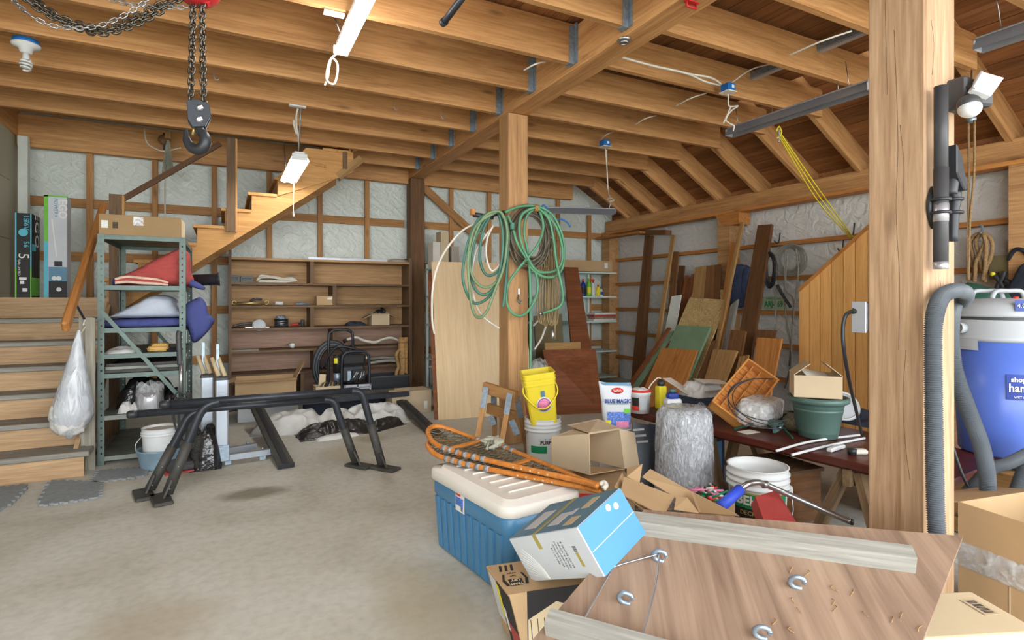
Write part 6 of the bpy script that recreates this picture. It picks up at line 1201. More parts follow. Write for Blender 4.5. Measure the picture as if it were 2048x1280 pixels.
# little sawhorse by the post
SHO = thing('small_sawhorse', 'short wooden sawhorse with galvanised leg brackets beside the post', 'sawhorse', (2.02, 4.2, 0))
dS = 4.62
def S_(x, y, d=dS): return atd(840+x/4.267, 700+y/4.267, d)
board('top_beam', 'sawhorse_wood', S_(548, 318, 4.72), S_(822, 400, 4.52), .045, .09, SHO); board('rail', 'sawhorse_wood', S_(580, 495, 4.70), S_(815, 570, 4.53), .04, .085, SHO)
for (tx, ty, fx, fy, dt, df, m) in ((560, 345, 500, 700, 4.68, 4.5, 1), (760, 400, 700, 760, 4.50, 4.32, 1), (630, 400, 640, 800, 4.78, 4.90, 1), (835, 430, 890, 735, 4.58, 4.72, 1)):
    a, b = S_(tx, ty, dt), S_(fx, fy, df); b2 = a+(b-a)*((a.z-.004)/(a.z-b.z)); lg = board('leg', 'sawhorse_wood', a, b2, .04, .09, SHO, up=(SA, CA, 0)); board('leg_bracket', 'galvanised', a+(b2-a)*-.02, a+(b2-a)*.27, .046, .098, lg, up=(SA, CA, 0))
for (x0, y0, x1, y1, d) in ((600, 560, 630, 640, 4.72), (780, 600, 830, 720, 4.48)): board('brace_bracket', 'galvanised', S_(x0, y0, d), S_(x1, y1, d), .01, .05, SHO, up=(CA, -SA, 0))
# white bucket and nested yellow pails
wbx, wby = 2.235, 3.81; wk = thing('purpose_bucket', 'white all-purpose bucket with green stripe under the yellow pails', 'bucket', (wbx, wby, 0)); WM = TR(wbx, wby, 0); RW = .14
lathe('bucket', 'white_plastic', pailprof(RW, .375, .88, 3), WM, wk, 36); va = math.atan2(-wby, -wbx); wrap_patch('label_band', 'print_green', WM, RW*.925, RW*.945, .12, .175, va-.75, va+.25, wk, 14); wrap_text('lettering', 'PURPOSE', 'print_black', WM, .036, RW*.95, .20, va+.42, wk, bold=.0012); wrap_text('lettering', 'The Original', 'print_black', WM, .016, RW*.955, .228, va+.40, wk)
tube('bail', 'steel', [WM @ V(RW*math.cos(va-.95), RW*math.sin(va-.95), .28), WM @ V(RW*1.04*math.cos(va-1.2), RW*1.04*math.sin(va-1.2), .25), WM @ V(RW*1.04*math.cos(va-1.45), RW*1.04*math.sin(va-1.45), .22)], .003, wk)
def ypail(M, label, full):
    o = thing('yellow_pail', label, 'pail', M.translation, 'nested yellow pails'); b = bmesh.new(); H = .355; R = []
    for s, z, k in ((.205, 0, 0), (.238, H*.86, 0), (.252, H*.87, 0), (.252, H*.885, 0), (.242, H*.895, 0), (.245, H*.975, 0), (.258, H*.98, 0), (.258, H, 0), (.236, H, 0), (.2, .01, 0)):
        c = .03; h = s/2; P = []
        for sx_, sy_, a0 in ((1, 1, 0), (-1, 1, 90), (-1, -1, 180), (1, -1, 270)):
            for k in range(4): a = math.radians(a0+30*k); P.append(b.verts.new((sx_*(h-c)+c*math.cos(a), (sy_*(h-c)+c*math.sin(a))*.95, z)))
        R.append(P)
    for A, B in zip(R, R[1:]):
        for q in range(16): b.faces.new((A[q], A[(q+1) % 16], B[(q+1) % 16], B[q]))
    b.faces.new(list(reversed(R[0]))); b.faces.new(R[-1]); bmesh.ops.recalc_face_normals(b, faces=b.faces); obj('pail_body', b, 'yellow_plastic', o, M)
    if full:
        tube('pail_handle', 'yellow_plastic', [M @ V(-.128, -.06, .30), M @ V(-.13, -.10, .25), M @ V(-.06, -.135, .16), M @ V(.0, -.14, .135), M @ V(.06, -.135, .16), M @ V(.128, -.10, .24), M @ V(.128, -.06, .30)], .006, o)
        F_ = M @ Matrix.Translation((.012, -.1125, .16)) @ Matrix.Rotation(math.pi/2+.035, 4, 'X')
        lathe('badge', 'print_white', [(.06, 0), (.06, .001), (.001, .001)], F_, o, 24); lathe('badge_centre', 'print_pink', [(.046, .001), (.046, .002), (.001, .002)], F_, o, 24); lathe('badge_rim', 'print_navy', [(.046, .001), (.05, .0025), (.05, .001)], F_, o, 24); boxM('badge_bottle', 'box_steel', F_, .03, .045, .002, o, off=(0, .085, .001))
        S2 = M @ Matrix.Translation((-.1135, .0, .10)) @ Matrix.Rotation(-math.pi/2, 4, 'Z') @ Matrix.Rotation(math.pi/2+.035, 4, 'X'); prism('side_badge', 'brick_red', [(-.06, .05), (-.02, .07), (.07, -.03), (.06, -.06), (-.05, -.06)], .002, S2, o)
    return o
YM = TR(wbx-.012, wby-.02, .345, math.radians(-22), math.radians(3), math.radians(-7)); ypail(YM, 'yellow square pail with round badge, outermost of the nested pails', True)
ypail(YM @ Matrix.Translation((0, 0, .024)), 'yellow square pail nested between two others', False); ypail(YM @ Matrix.Translation((0, 0, .048)), 'yellow square pail innermost of the nest with open top', False)
# open cardboard box facing the camera, fertiliser bag on a white bucket
q = atd(1176, 905, 3.3); CMx = TR(1.93, 2.76, .30, math.radians(-38))
ob = thing('open_carton', 'pale cardboard carton lying on its side with open dark interior', 'box', (1.93, 2.76, .25))
def Q(x, y, d): return atd(840+x/4.267, 700+y/4.267, d)
a, b_, c_, d_ = Q(1125, 740, 3.25), Q(1440, 712, 3.05), Q(1450, 1060, 3.05), Q(1128, 975, 3.25)
quad3('side_panel', 'cardboard_light', [d_, c_, b_, a], .005, ob)
e, f = Q(1705, 672, 3.42), Q(1750, 1010, 3.42); quad3('side_flap', 'cardboard_light', [f, f+V(.10, -.02, -.02), e+V(.10, -.02, -.03), e], .004, ob)
g_ = Q(1255, 640, 3.55); h_ = Q(1520, 600, 3.62); quad3('top_panel', 'cardboard_light', [a, b_, e, h_], .005, ob); quad3('top_flap', 'cardboard_light', [g_, b_+V(0, 0, .005), e+V(0, 0, .005), h_+V(0, 0, .01)], .004, ob)
quad3('back_panel', 'cardboard_light', [f, f+(d_-c_), e+(a-b_), e], .005, ob); quad3('bottom_panel', 'cardboard', [d_, c_, f, f+(a-b_)], .005, ob); quad3('end_panel', 'cardboard_inner', [d_, f+(d_-c_), e+(a-b_), a], .005, ob)
o = thing('support_carton', 'closed cardboard carton with a red stripe supporting the open carton', 'box', (1.95, 2.8, 0)); zb = min(d_.z, c_.z, f.z)-.01; cc = (c_+d_+f)/3; boxM('box_body', 'cardboard', TR(cc.x+.02, cc.y+.06, 0, math.radians(-30)), .50, .40, zb-.01, o, .004, off=(0, 0, (zb-.01)/2)); boxM('red_stripe', 'print_red', TR(cc.x+.02, cc.y+.06, 0, math.radians(-30)), .502, .402, .03, o, off=(0, 0, zb-.05))
p = atd(1232, 868, 3.75); fb = thing('support_bucket', 'white bucket standing under the fertiliser bag', 'bucket', (p.x, p.y, 0)); zt = atd(1232, 852, 3.75).z; lathe('bucket', 'white_plastic', pailprof(.115, zt, .9, 3), TR(p.x, p.y, 0), fb, 30); lathe('bucket_lid', 'white_plastic', [(.118, zt-.012), (.12, zt-.002), (.11, zt), (.001, zt)], TR(p.x, p.y, 0), fb, 30)
BG = TR(p.x-.01, p.y-.02, zt+.001, math.radians(-27.24)); bgth = thing('fertiliser_bag', 'blue and white flower food pouch printed BLUE MAGIC', 'bag', BG.translation)
bm = bmesh.new(); R2 = []; Hh = atd(1225, 762, 3.73).z-zt
for i in range(11):
    t = i/10; w_ = .085+.012*math.sin(t*3)+(.025*max(0, t-.55)/.45); d_2 = .05*(1-t)**.6+.004; sk = -.01*t
    R2.append([bm.verts.new((w_*math.copysign(abs(math.cos(a))**.6, math.cos(a))+sk, d_2*math.copysign(abs(math.sin(a))**.8, math.sin(a)), t*Hh-(.03*math.cos(a)*-1*t*.0)-(.02*t*(1+math.cos(a)) if t > .9 else 0))) for a in [k*math.pi/12 for k in range(24)]])
for A, B in zip(R2, R2[1:]):
    for k in range(24): bm.faces.new((A[k], A[(k+1) % 24], B[(k+1) % 24], B[k]))
bm.faces.new(list(reversed(R2[0]))); bm.faces.new(R2[-1]); obj('pouch', bm, 'print_grey', bgth, BG, smooth=True)
def pouch(nm, mat, x, z, sx_, sz_, lift=.0): # print panels follow the belly of the pouch
    b = bmesh.new(); n = 8; G = []
    for j in range(n+1):
        row = []
        for i in range(n+1):
            X = x+sx_*(i/n-.5); Z_ = z+sz_*(j/n-.5); t = max(0, min(1, Z_/Hh)); dd = (.05*(1-t)**.6+.004)*max(0, 1-(abs(X)/.11)**4)**.5; row.append(b.verts.new((X, -dd-.0025-lift, Z_)))
        G.append(row)
    for j in range(n):
        for i in range(n): b.faces.new((G[j][i], G[j][i+1], G[j+1][i+1], G[j+1][i]))
    return obj(nm, b, mat, bgth, BG, smooth=True)
pouch('flower_print', 'print_flower', .005, Hh*.2, .15, Hh*.30); pouch('pink_bloom', 'print_pink', .03, Hh*.09, .08, Hh*.13, .001); pouch('yellow_corner', 'print_yellow', -.065, Hh*.1, .035, Hh*.15, .001); pouch('lime_bloom', 'print_lime', .06, Hh*.37, .04, Hh*.1, .001); pouch('top_band', 'box_steel', -.008, Hh*.94, .20, Hh*.06)
FT = lambda x, z, l=.02: BG @ Matrix.Translation((x, -l, z)) @ Matrix.Rotation(math.pi/2, 4, 'X')
lathe('brand_oval', 'print_red', [(.04, 0), (.04, .002), (.001, .002)], FT(.0, Hh*.80, .026) @ Matrix.Diagonal((1, .5, 1, 1)), bgth, 24); tube('brand_script', 'print_white', [FT(0, Hh*.80, .0295) @ V(-.026+.0047*k, .006*(-1)**k*(1 if k % 3 else 1.6), 0) for k in range(12)], .0014, bgth, 4, 4)
text('lettering', 'BLUE MAGIC', 'print_navy', FT(.0, Hh*.58, .046), .036, bgth, sx=.85, bold=.001); text('lettering', 'ALUMINUM SULFATE', 'print_green', FT(.0, Hh*.525, .046), .015, bgth)
o = thing('car_ramp', 'dark steel car ramp standing on end behind the cartons', 'ramp', atd(1280, 930, 3.4)); a = atd(1272, 935, 3.45); b = atd(1284, 848, 3.6); b2 = a+(b-a); board('ramp_face', 'black_metal', V(a.x, a.y, .02), b, .03, .12, o, up=(CA, -SA, 0)); board('ramp_face', 'black_metal', V(a.x+.1, a.y, .02), b+V(.12, .0, -.02), .03, .1, o, up=(CA, -SA, 0))
for i in range(3): board('ramp_rung', 'steel', atd(1266+4*i, 860+12*i, 3.36), atd(1288+4*i, 858+12*i, 3.36), .01, .012, o)
# flattened and torn cartons
tf = thing('torn_carton', 'torn open cardboard carton with spread flaps beside the wrapped roll', 'box', atz(1330, 1010, .3))
def E(x, y, d): return atd(820+x/3.369, 900+y/3.369, d)
for i, (P, m) in enumerate((([(1380, 245, 2.45), (1580, 420, 2.40), (1460, 205, 2.60), (1430, 150, 2.60)], 'cardboard'), ([(1480, 325, 2.35), (1600, 425, 2.3), (1760, 400, 2.4), (1560, 215, 2.5)], 'cardboard'))):
    quad3('flap', m, [E(*q) for q in P], .004, tf)
def G6(x, y, d): return atd(1240+x/3.556, 700+y/3.556, d)
quad3('back_panel', 'cardboard_inner', [G6(160, 900, 2.62), G6(555, 1150, 2.50), G6(500, 1000, 2.60), G6(215, 845, 2.70)], .004, tf); quad3('side_panel', 'cardboard', [G6(0, 1020, 2.38), G6(310, 1180, 2.25), G6(390, 1040, 2.40), G6(30, 900, 2.52)], .004, tf)
quad3('front_flap', 'cardboard', [G6(385, 1130, 2.26), G6(560, 1155, 2.32), G6(480, 1050, 2.40), G6(400, 1045, 2.38)], .004, tf); quad3('side_panel', 'cardboard', [G6(560, 1155, 2.4), G6(850, 1180, 2.26), G6(830, 1165, 2.36), G6(500, 1000, 2.55)], .004, tf); quad3('upright_flap', 'cardboard', [G6(50, 900, 2.55), G6(140, 945, 2.52), G6(160, 810, 2.58), G6(48, 840, 2.62)], .004, tf)
boxM('carton_base', 'cardboard_inner', TR(1.62, 2.02, 0, math.radians(-40)), .62, .38, .27, tf, .004, off=(0, 0, .135))
# ================================================================ TOTE with snowshoes
MTt = TR(1.235, 2.52, 0, math.radians(7.5))
to = thing('storage_tote', 'large blue ribbed storage tote with a white lid', 'tote', MTt.translation)
def rrect(w_, l_, c, n=6):
    P = []
    for sx_, sy_, a0 in ((1, 1, 0), (-1, 1, 90), (-1, -1, 180), (1, -1, 270)):
        for k in range(n+1): a = math.radians(a0+90*k/n); P.append((sx_*(w_/2-c)+c*math.cos(a), sy_*(l_/2-c)+c*math.sin(a)))
    return P
def loftrr(nm, mat, levels, parent, M, ribs=None, capt=True):
    b = bmesh.new(); R = []
    for w_, l_, c, z in levels: R.append([b.verts.new((x, y, z)) for x, y in rrect(w_, l_, c)])
    n = len(R[0])
    for A, B in zip(R, R[1:]):
        for k in range(n): b.faces.new((A[k], A[(k+1) % n], B[(k+1) % n], B[k]))
    b.faces.new(list(reversed(R[0])))
    if capt: b.faces.new(R[-1])
    o = obj(nm, b, mat, parent, M)
    for f in o.data.polygons: f.use_smooth = len(f.vertices) == 4
    return o
TW, TL, TH = .43, .74, .40
loftrr('tote_body', 'tote_blue', [(TW*.86, TL*.9, .06, 0), (TW*.88, TL*.92, .06, .01), (TW*.94, TL*.965, .06, .27), (TW*.975, TL*.985, .06, .285), (TW*.985, TL*.99, .06, .37)], to, MTt)
for i in range(10):
    y = -TL*.40+i*TL*.80/9
    for s in (-1, 1): board('side_rib', 'tote_blue', MTt @ V(s*TW*.435, y*.95, .012), MTt @ V(s*TW*.472, y, .272), .016, .034, to, up=MTt.to_3x3() @ V(0, 1, 0))
for i in range(5):
    x = -TW*.32+i*TW*.16
    for s in (-1, 1): board('end_rib', 'tote_blue', MTt @ V(x, s*TL*.452, .012), MTt @ V(x, s*TL*.484, .272), .034, .016, to, up=MTt.to_3x3() @ V(0, 1, 0))
loftrr('tote_lid', 'lid_white', [(TW*1.02, TL*1.01, .07, .355), (TW*1.05, TL*1.03, .075, .36), (TW*1.05, TL*1.03, .075, .40), (TW*1.02, TL*1.01, .07, .41), (TW*.86, TL*.90, .05, .411), (TW*.83, TL*.88, .05, .422)], to, MTt)
for i in range(7): boxM('lid_rib', 'lid_white', MTt, .20, .014, .008, to, .003, off=(-.02, -.24+.08*i, .425))
boxM('tote_sticker', 'print_white', MTt, .002, .085, .095, to, off=(-TW*.497, .04, .315)); boxM('sticker_red', 'print_red', MTt, .002, .045, .016, to, off=(-TW*.5, .055, .35)); boxM('sticker_picture', 'print_flower', MTt, .002, .07, .04, to, off=(-TW*.5, .043, .315)); barcode(MTt @ Matrix.Translation((-TW*.5, .02, .285)) @ Matrix.Rotation(-math.pi/2, 4, 'Y'), .02, .02, to)
def snowshoe(label, zoff, PX, wd):
    # outline from pixels on a plane just over the lid: PX = list along the frame
    pts = [atz(x, y, z) for x, y, z in PX]; o = thing('snowshoe', label, 'snowshoe', sum(pts, Vector())/len(pts), 'snowshoes on the tote'); P = catmull(pts, 6)
    bm = bmesh.new(); fr_ = []
    tube('bent_frame', 'ash_bent', pts, .0115, o, 7, 8)
    return o, P
def shoe(label, tail, head, width, lift, dz):
    tail, head = V(*tail), V(*head); L = (tail-head).length; ax = (tail-head).normalized(); sd = ax.cross(V(0, 0, 1)).normalized(); up = sd.cross(ax).normalized()
    if up.z < 0: up = -up
    o = thing('snowshoe', label, 'snowshoe', (tail+head)/2, 'snowshoes on the tote')
    def W(t): return width/2*(math.sqrt(max(0, 1-(1-t/.2)**2)) if t < .2 else 1 if t < .34 else max(.06, 1-((min(.94, t)-.34)/.6)**1.2))
    ts = [1.0, .92, .8, .68, .56, .44, .34, .26, .18, .11, .05, .015]
    pt_ = lambda t, s: head+ax*(L*t)+sd*(s*W(t))+up*(lift*max(0, (.22-t)/.22)**2)
    path = [pt_(t, -1) for t in ts]+[head+up*lift]+[pt_(t, 1) for t in reversed(ts)]
    Q_ = catmull(path, 5); bm = tubebm(Q_, .0145, 8); obj('bent_frame', bm, 'ash_bent', o, smooth=True)
    for t in (.24, .60):
        board('crossbar', 'ash_bent', pt_(t, -1), pt_(t, 1), .03, .012, o)
    b = bmesh.new(); rr = random.Random(4)
    for t0, t1, n in ((.03, .235, 7), (.245, .595, 13), (.605, .84, 9)):
        for i in range(n):
            ta, tb = t0+(t1-t0)*i/n, t0+(t1-t0)*((i+3.2)/n if i+3.2 < n else 1); 
            tubebm([pt_(ta, -1), pt_((ta+tb)/2, 0)+up*.003*(i % 2), pt_(tb, 1)], .0026, 4, bm=b); tubebm([pt_(ta, 1), pt_((ta+tb)/2, 0)-up*.003*(i % 2), pt_(tb, -1)], .0026, 4, bm=b)
            tubebm([pt_(ta, -.95), pt_(ta, .95)], .0024, 4, bm=b)
    ob_ = obj('rawhide_lacing', b, 'rawhide', o); ob_['kind'] = 'stuff'
    for s in (-1, 1):
        for t in (.22, .26, .31, .36, .41, .46): 
            a, c = pt_(t-.012, s), pt_(t+.012, s); tube('frame_binding', 'felt_grey', [a, c], .0165, o, straight=True)
        for t in (.62, .66, .70, .74, .78): c = pt_(t, s)+sd*s*.0125; boxM('lace_slot', 'rope_white', frame(c, ax, up), .016, .003, .007, o)
    return o
zl_ = .447
hA, tA_ = V(*atz(905, 878, .60)), V(*atz(1202, 978, .47))
s1 = shoe('upper wooden snowshoe with rawhide bindings on the tote lid', atz(1198, 972, .468), atz(866, 870, .50), .25, .05, 0)
s2 = shoe('lower wooden snowshoe resting directly on the tote lid', atz(1205, 983, .436), atz(864, 892, .455), .235, .03, 0)
c = atz(985, 893, .52)
for i in range(6): tube('foot_strap', 'rope_grey', [c+V(.05*math.cos(i*1.1), .05*math.sin(i*1.3), 0), c+V(.02*i-.05, .04, .03+.006*(i % 3)), c+V(.05-.01*i, -.03, .035), c+V(-.04+.01*i, -.04, .005)], .008, s1, 4, 6)
tube('tail_fringe', 'rope_white', [atz(1200, 970, .47), atz(1208, 965, .48), atz(1212, 972, .47), atz(1206, 978, .46)], .012, s1)
# ================================================================ FOREGROUND BOXES AND BOARD
# crushed brown and black carton
z0 = .25; A_, B_, C_ = atz(971, 1131, z0), atz(1016, 1191, z0), atz(1172, 1167, z0+.005); D_ = A_+(C_-B_); sh_ = V(.07, -.03, 0)
top = [B_, C_, D_, A_]; bot = [V(q.x, q.y, .002)+sh_*.9 for q in top]
tm = thing('team_lift_carton', 'crushed brown and black carton printed TEAM LIFT under the blue box', 'box', sum(bot, Vector())/4)
bm = bmesh.new(); T_ = [bm.verts.new(q) for q in top]; U_ = [bm.verts.new(q) for q in bot]; bm.faces.new(T_); bm.faces.new(list(reversed(U_)))
for i in range(4): bm.faces.new((T_[(i+1) % 4], T_[i], U_[i], U_[(i+1) % 4]))
bmesh.ops.recalc_face_normals(bm, faces=bm.faces); bmesh.ops.bevel(bm, geom=list(bm.edges), offset=.004, segments=1, affect='EDGES'); obj('box_body', bm, 'cardboard', tm)
def onface(o0, ux, uy):   # frame on a face: o0 corner, ux and uy edge vectors
    x = ux.normalized(); n = ux.cross(uy).normalized(); y = n.cross(x); M = Matrix((x, y, n)).transposed().to_4x4(); M.translation = o0; return M, ux.length, uy.length
Mf, fw, fh = onface(bot[0], bot[1]-bot[0], top[0]-bot[0])     # front
boxM('front_print', 'print_black', Mf, fw*.98, fh*.97, .001, tm, off=(fw/2, fh/2, .0005))
octp = [(.02, .02), (.02, .60), (.38, .80), (.80, .62), (.88, .30), (.86, .02)]; prism('gazebo_print', 'cardboard_pale', [(x*fw, y*fh) for x, y in octp], .001, Mf @ Matrix.Translation((0, 0, .0015)), tm)
for i in range(9): board('print_line', 'print_black', Mf @ V(fw*(.08+.085*i), fh*.16, .0022), Mf @ V(fw*(.05+.085*i), fh*(.6 if i < 4 else .66), .0022), .0025, .0006, tm, up=Mf.to_3x3() @ V(0, 0, 1))
board('print_line', 'print_black', Mf @ V(fw*.03, fh*.13, .0022), Mf @ V(fw*.84, fh*.2, .0022), .003, .0006, tm, up=Mf.to_3x3() @ V(0, 0, 1))
Ml, lw, lh = onface(bot[3], bot[0]-bot[3], top[3]-bot[3])
boxM('side_print', 'print_black', Ml, lw*.55, lh*.97, .001, tm, off=(lw*.68, lh/2, .0005)); boxM('side_label', 'print_grey', Ml, lw*.3, lh*.7, .001, tm, off=(lw*.18, lh*.6, .0005)); boxM('side_yellow', 'print_yellow', Ml, lw*.13, lh*.5, .001, tm, off=(lw*.39, lh*.66, .0012)); boxM('side_photo', 'brick_red', Ml, lw*.38, lh*.36, .001, tm, off=(lw*.76, lh*.24, .0014)); boxM('side_tag', 'print_white', Ml, lw*.09, lh*.35, .001, tm, off=(lw*.50, lh*.42, .0014))
Mt_, tw_, tl__ = onface(top[0], top[1]-top[0], top[3]-top[0])
U180 = lambda x, y: Mt_ @ Matrix.Translation((x*tw_, y*tl__, .002)) @ Matrix.Rotation(math.pi, 4, 'Z')
boxM('text_plate', 'print_black', U180(.175, .33), .052, .046, .001, tm)
text('lettering', 'TEAM', 'cardboard_pale', U180(.175, .27) @ Matrix.Translation((0, 0, .001)), .019, tm, t=.0004, bold=.0005); text('lettering', 'LIFT', 'cardboard_pale', U180(.175, .39) @ Matrix.Translation((0, 0, .001)), .019, tm, t=.0004, bold=.0005); text('lettering', 'Item', 'print_black', U180(.17, .52), .013, tm, t=.0004); text('lettering', 'weight', 'print_black', U180(.17, .61), .013, tm, t=.0004)
for i in range(3): boxM('stripe_mark', 'print_black', Mt_ @ TR(tw_*(.06+.075*i), tl__*.80, .001, math.radians(-8)), .010, .045, .001, tm)
for s, x in ((-1, .06), (1, .30)):
    board('figure_mark', 'print_black', Mt_ @ V(tw_*x, tl__*.25, .0015), Mt_ @ V(tw_*(x+s*.03), tl__*.42, .0015), .012, .001, tm); board('figure_mark', 'print_black', Mt_ @ V(tw_*(x+s*.03), tl__*.42, .0015), Mt_ @ V(tw_*(x+s*.0), tl__*.60, .0015), .008, .001, tm)
# blue and white carton (pose solved from its corners)
o0 = V(1.012, 1.504, .566); a1, a2, a3 = V(.385, -.338, -.859), V(-.119, .905, -.409), V(.915, .26, .308); dx, dy, dz = .174, .429, .242
MB_ = Matrix((a1, a2, a3)).transposed().to_4x4(); MB_.translation = o0
bb = thing('blue_carton', 'tilted blue and white printed carton on top of the brown carton', 'box', o0)
boxM('box_body', 'print_grey', MB_, dx, dy, dz, bb, .003, off=(dx/2, dy/2, dz/2))
boxM('blue_end', 'box_blue', MB_, dx*.985, .001, dz*.985, bb, off=(dx/2, -.0006, dz/2)); boxM('top_print', 'box_steel', MB_, .001, dy*.985, dz*.98, bb, off=(-.0006, dy/2, dz/2)); boxM('white_face', 'print_grey', MB_, dx*.985, dy*.985, .001, bb, off=(dx/2, dy/2, -.0006))
boxM('tape_seam', 'print_gold', MB_, .0015, .02, dz, bb, off=(-.0014, dy*.6, dz/2)); boxM('tape_end', 'print_gold', MB_, .055, .022, .001, bb, off=(.028, dy*.6, -.0014)); boxM('end_crease', 'print_white', MB_, .002, .0016, dz*.97, bb, off=(dx*.52, -.0012, dz/2))
for y, z, sy_, sz_ in ((.22, .70, .10, .30), (.33, .50, .05, .16), (.20, .22, .12, .22), (.44, .35, .16, .34), (.80, .45, .18, .5)): boxM('top_label', 'cardboard_pale' if y < .3 else 'print_grey', MB_, .001, dy*sy_, dz*sz_, bb, off=(-.0013, dy*y, dz*z))
for x, z in ((.20, .76), (.12, .62)): lathe('print_disc', 'print_white', [(.012, 0), (.012, .001), (.001, .001)], MB_ @ Matrix.Translation((dx*x, -.001, dz*z)) @ Matrix.Rotation(math.pi/2, 4, 'X'), bb, 14)
WF = lambda x, y: MB_ @ Matrix.Translation((dx*x, dy*y, -.0012)) @ Matrix(((0, 1, 0, 0), (1, 0, 0, 0), (0, 0, -1, 0), (0, 0, 0, 1))) @ Matrix.Rotation(math.pi/2, 4, 'Z')
for i, s_ in enumerate(('& GENTLE WATER', 'DELICATE & PURE', 'IN MASSAGED RAIN', 'PURE DISTILLED', 'BY NATURE')): text('lettering', s_, 'print_black', WF(.50, .30+.04*i), .012, bb, t=.0003)
barcode(WF(.40, .17), .02, .018, bb); boxM('gold_emblem', 'print_gold', MB_, .05, .014, .001, bb, off=(dx*.62, dy*.17, -.0014))
for i in range(9):
    a = .15+.13*i; tube('leaf_print', 'print_white', [MB_ @ V(dx*.96, dy*.70, -.0014), MB_ @ V(dx*(.96-.35*math.sin(a)), dy*(.70+.12*math.cos(a)), -.0014), MB_ @ V(dx*max(.12, .96-.78*math.sin(a)), min(dy*.98, dy*(.70+.30*math.cos(a)+.08)), -.0014)], .0016, bb, 4, 4)
# foreground plywood: plane z = -.241 + .277 x + .232 y
def pl_(px, py, up=0):
    r = ray(px, py); d = (CAMH+.241)/(.277*r.x+.232*r.y-r.z); return CAMP+r*d+PN*up
PN = V(-.277, -.232, 1).normalized()
BL, BR = pl_(1288, 1019), pl_(1926, 1072); FR = BR+(pl_(1846, 1280)-BR)*1.55; FL = BL+(pl_(1066, 1278)-BL)*1.35
fp = thing('hooked_plywood', 'scuffed plywood board with battens and hooks lying on cartons', 'plywood', (BL+FR)/2)
dX = (BR-BL).normalized(); quad3('board', 'front_ply', [FL, FR, BR, BL], .016, fp)
def batten(p0, p1, h, w_): board('batten', 'driftwood', pl_(*p0, 0)+PN*h/2, pl_(*p1, 0)+PN*h/2, w_, h, fp, up=PN)
batten((1262, 1058), (1826, 1134), .058, .052); batten((1098, 1256), (1420, 1350), .05, .055)
for i, (px, py) in enumerate(((1320, 1122), (1252, 1207), (1594, 1176), (1524, 1277))):
    c = pl_(px, py); s_ = dX; tube('hook_clamp', 'galvanised', [c+s_*.012, c+s_*-.012+PN*.006, c+s_*-.02+PN*.025, c+s_*-.004+PN*.042, c+s_*.016+PN*.036, c+s_*.02+PN*.02], .007, fp, 5, 8); lathe('hook_screw', 'steel', [(.007, 0), (.005, .006), (.001, .007)], frame(c+s_*.02+PN*.03, s_, s_.cross(PN)), fp, 8)
tube('wire', 'steel', [pl_(1320, 1122, .03), pl_(1232, 1142, .02), pl_(1222, 1152, .015), pl_(1185, 1215, .012), pl_(1150, 1280, .012), pl_(1120, 1330, .01)], .003, fp, 6, 6); tube('wire', 'steel', [pl_(1320, 1118, .035), pl_(1312, 1180, .02), pl_(1282, 1290, .012), pl_(1270, 1330, .01)], .003, fp, 6, 6)
for i in range(14): rr = random.Random(i); px, py = rr.uniform(1500, 1860), rr.uniform(1120, 1260); tube('wood_shaving', 'tan_board', [pl_(px, py, .002), pl_(px+rr.uniform(-8, 8), py+6, .006), pl_(px+rr.uniform(-10, 14), py+12, .002)], .0012, fp, 3, 4)
o = thing('prop_carton', 'cardboard carton holding up the plywood board', 'box', (1.62, 1.3, 0)); boxM('box_body', 'cardboard', TR(1.62, 1.25, 0, math.radians(-40)), .5, .3, .35, o, .004, off=(0, 0, .175)); boxM('tape', 'print_gold', TR(1.62, 1.25, 0, math.radians(-40)), .05, .302, .351, o, off=(0, 0, .1765))
# right edge cartons
ZC = lambda x, y, d: atd(1860+x/4, 960+y/4, d)
zc = .50; a = atz(1916, 1003, zc); b = atz(2048, 1046, zc); ux = (b-a).normalized(); uy = V(-ux.y, ux.x, 0)
if uy.x < 0: uy = -uy
MC = Matrix((ux, uy, V(0, 0, 1))).transposed().to_4x4(); MC.translation = V(a.x, a.y, 0)+ux*.3+uy*.25
rc_ = carton('big_carton', 'large open carton with torn tape beside the shop vacuum', 'cardboard', MC, .60, .5, zc, {'-x': 196}, 'cardboard_grey')
boxM('inner_lining', 'cardboard', MC, .58, .004, zc*.9, rc_, off=(0, .243, zc*.55)); lump('crumpled_tape', 'clear_thin', MC @ Matrix.Translation((-.02, -.252, zc-.20)) @ Matrix.Rotation(math.pi/2, 4, 'X'), .30, .05, .018, rc_, 60, 20, .9, 30, 3, 1); boxM('tape_band', 'clear_thin', MC, .6, .002, .09, rc_, off=(0, -.252, zc-.2)); boxM('torn_patch', 'red_ply', MC, .12, .002, .18, rc_, off=(.03, -.2515, zc-.36)); boxM('crease', 'cardboard_light', MC, .004, .002, .2, rc_, off=(-.12, -.2515, zc-.35))
zs = .36; P4 = [atz(1850, 1278, zs), atz(2020, 1268, zs), atz(2003, 1176, zs), atz(1888, 1178, zs)]
bx_ = thing('barcode_carton', 'pale closed carton with a barcode sticker beside the plywood', 'box', (P4[0]+P4[2])/2); ux = (P4[1]-P4[0]).normalized(); uy = V(-ux.y, ux.x, 0); cc = (P4[1]+P4[2])/2-ux*.19
if (P4[2]-P4[1]).dot(uy) < 0: uy = -uy
dl = abs((P4[2]-P4[1]).dot(uy)); MP = Matrix((ux, uy, V(0, 0, 1))).transposed().to_4x4(); MP.translation = V(cc.x, cc.y, 0)
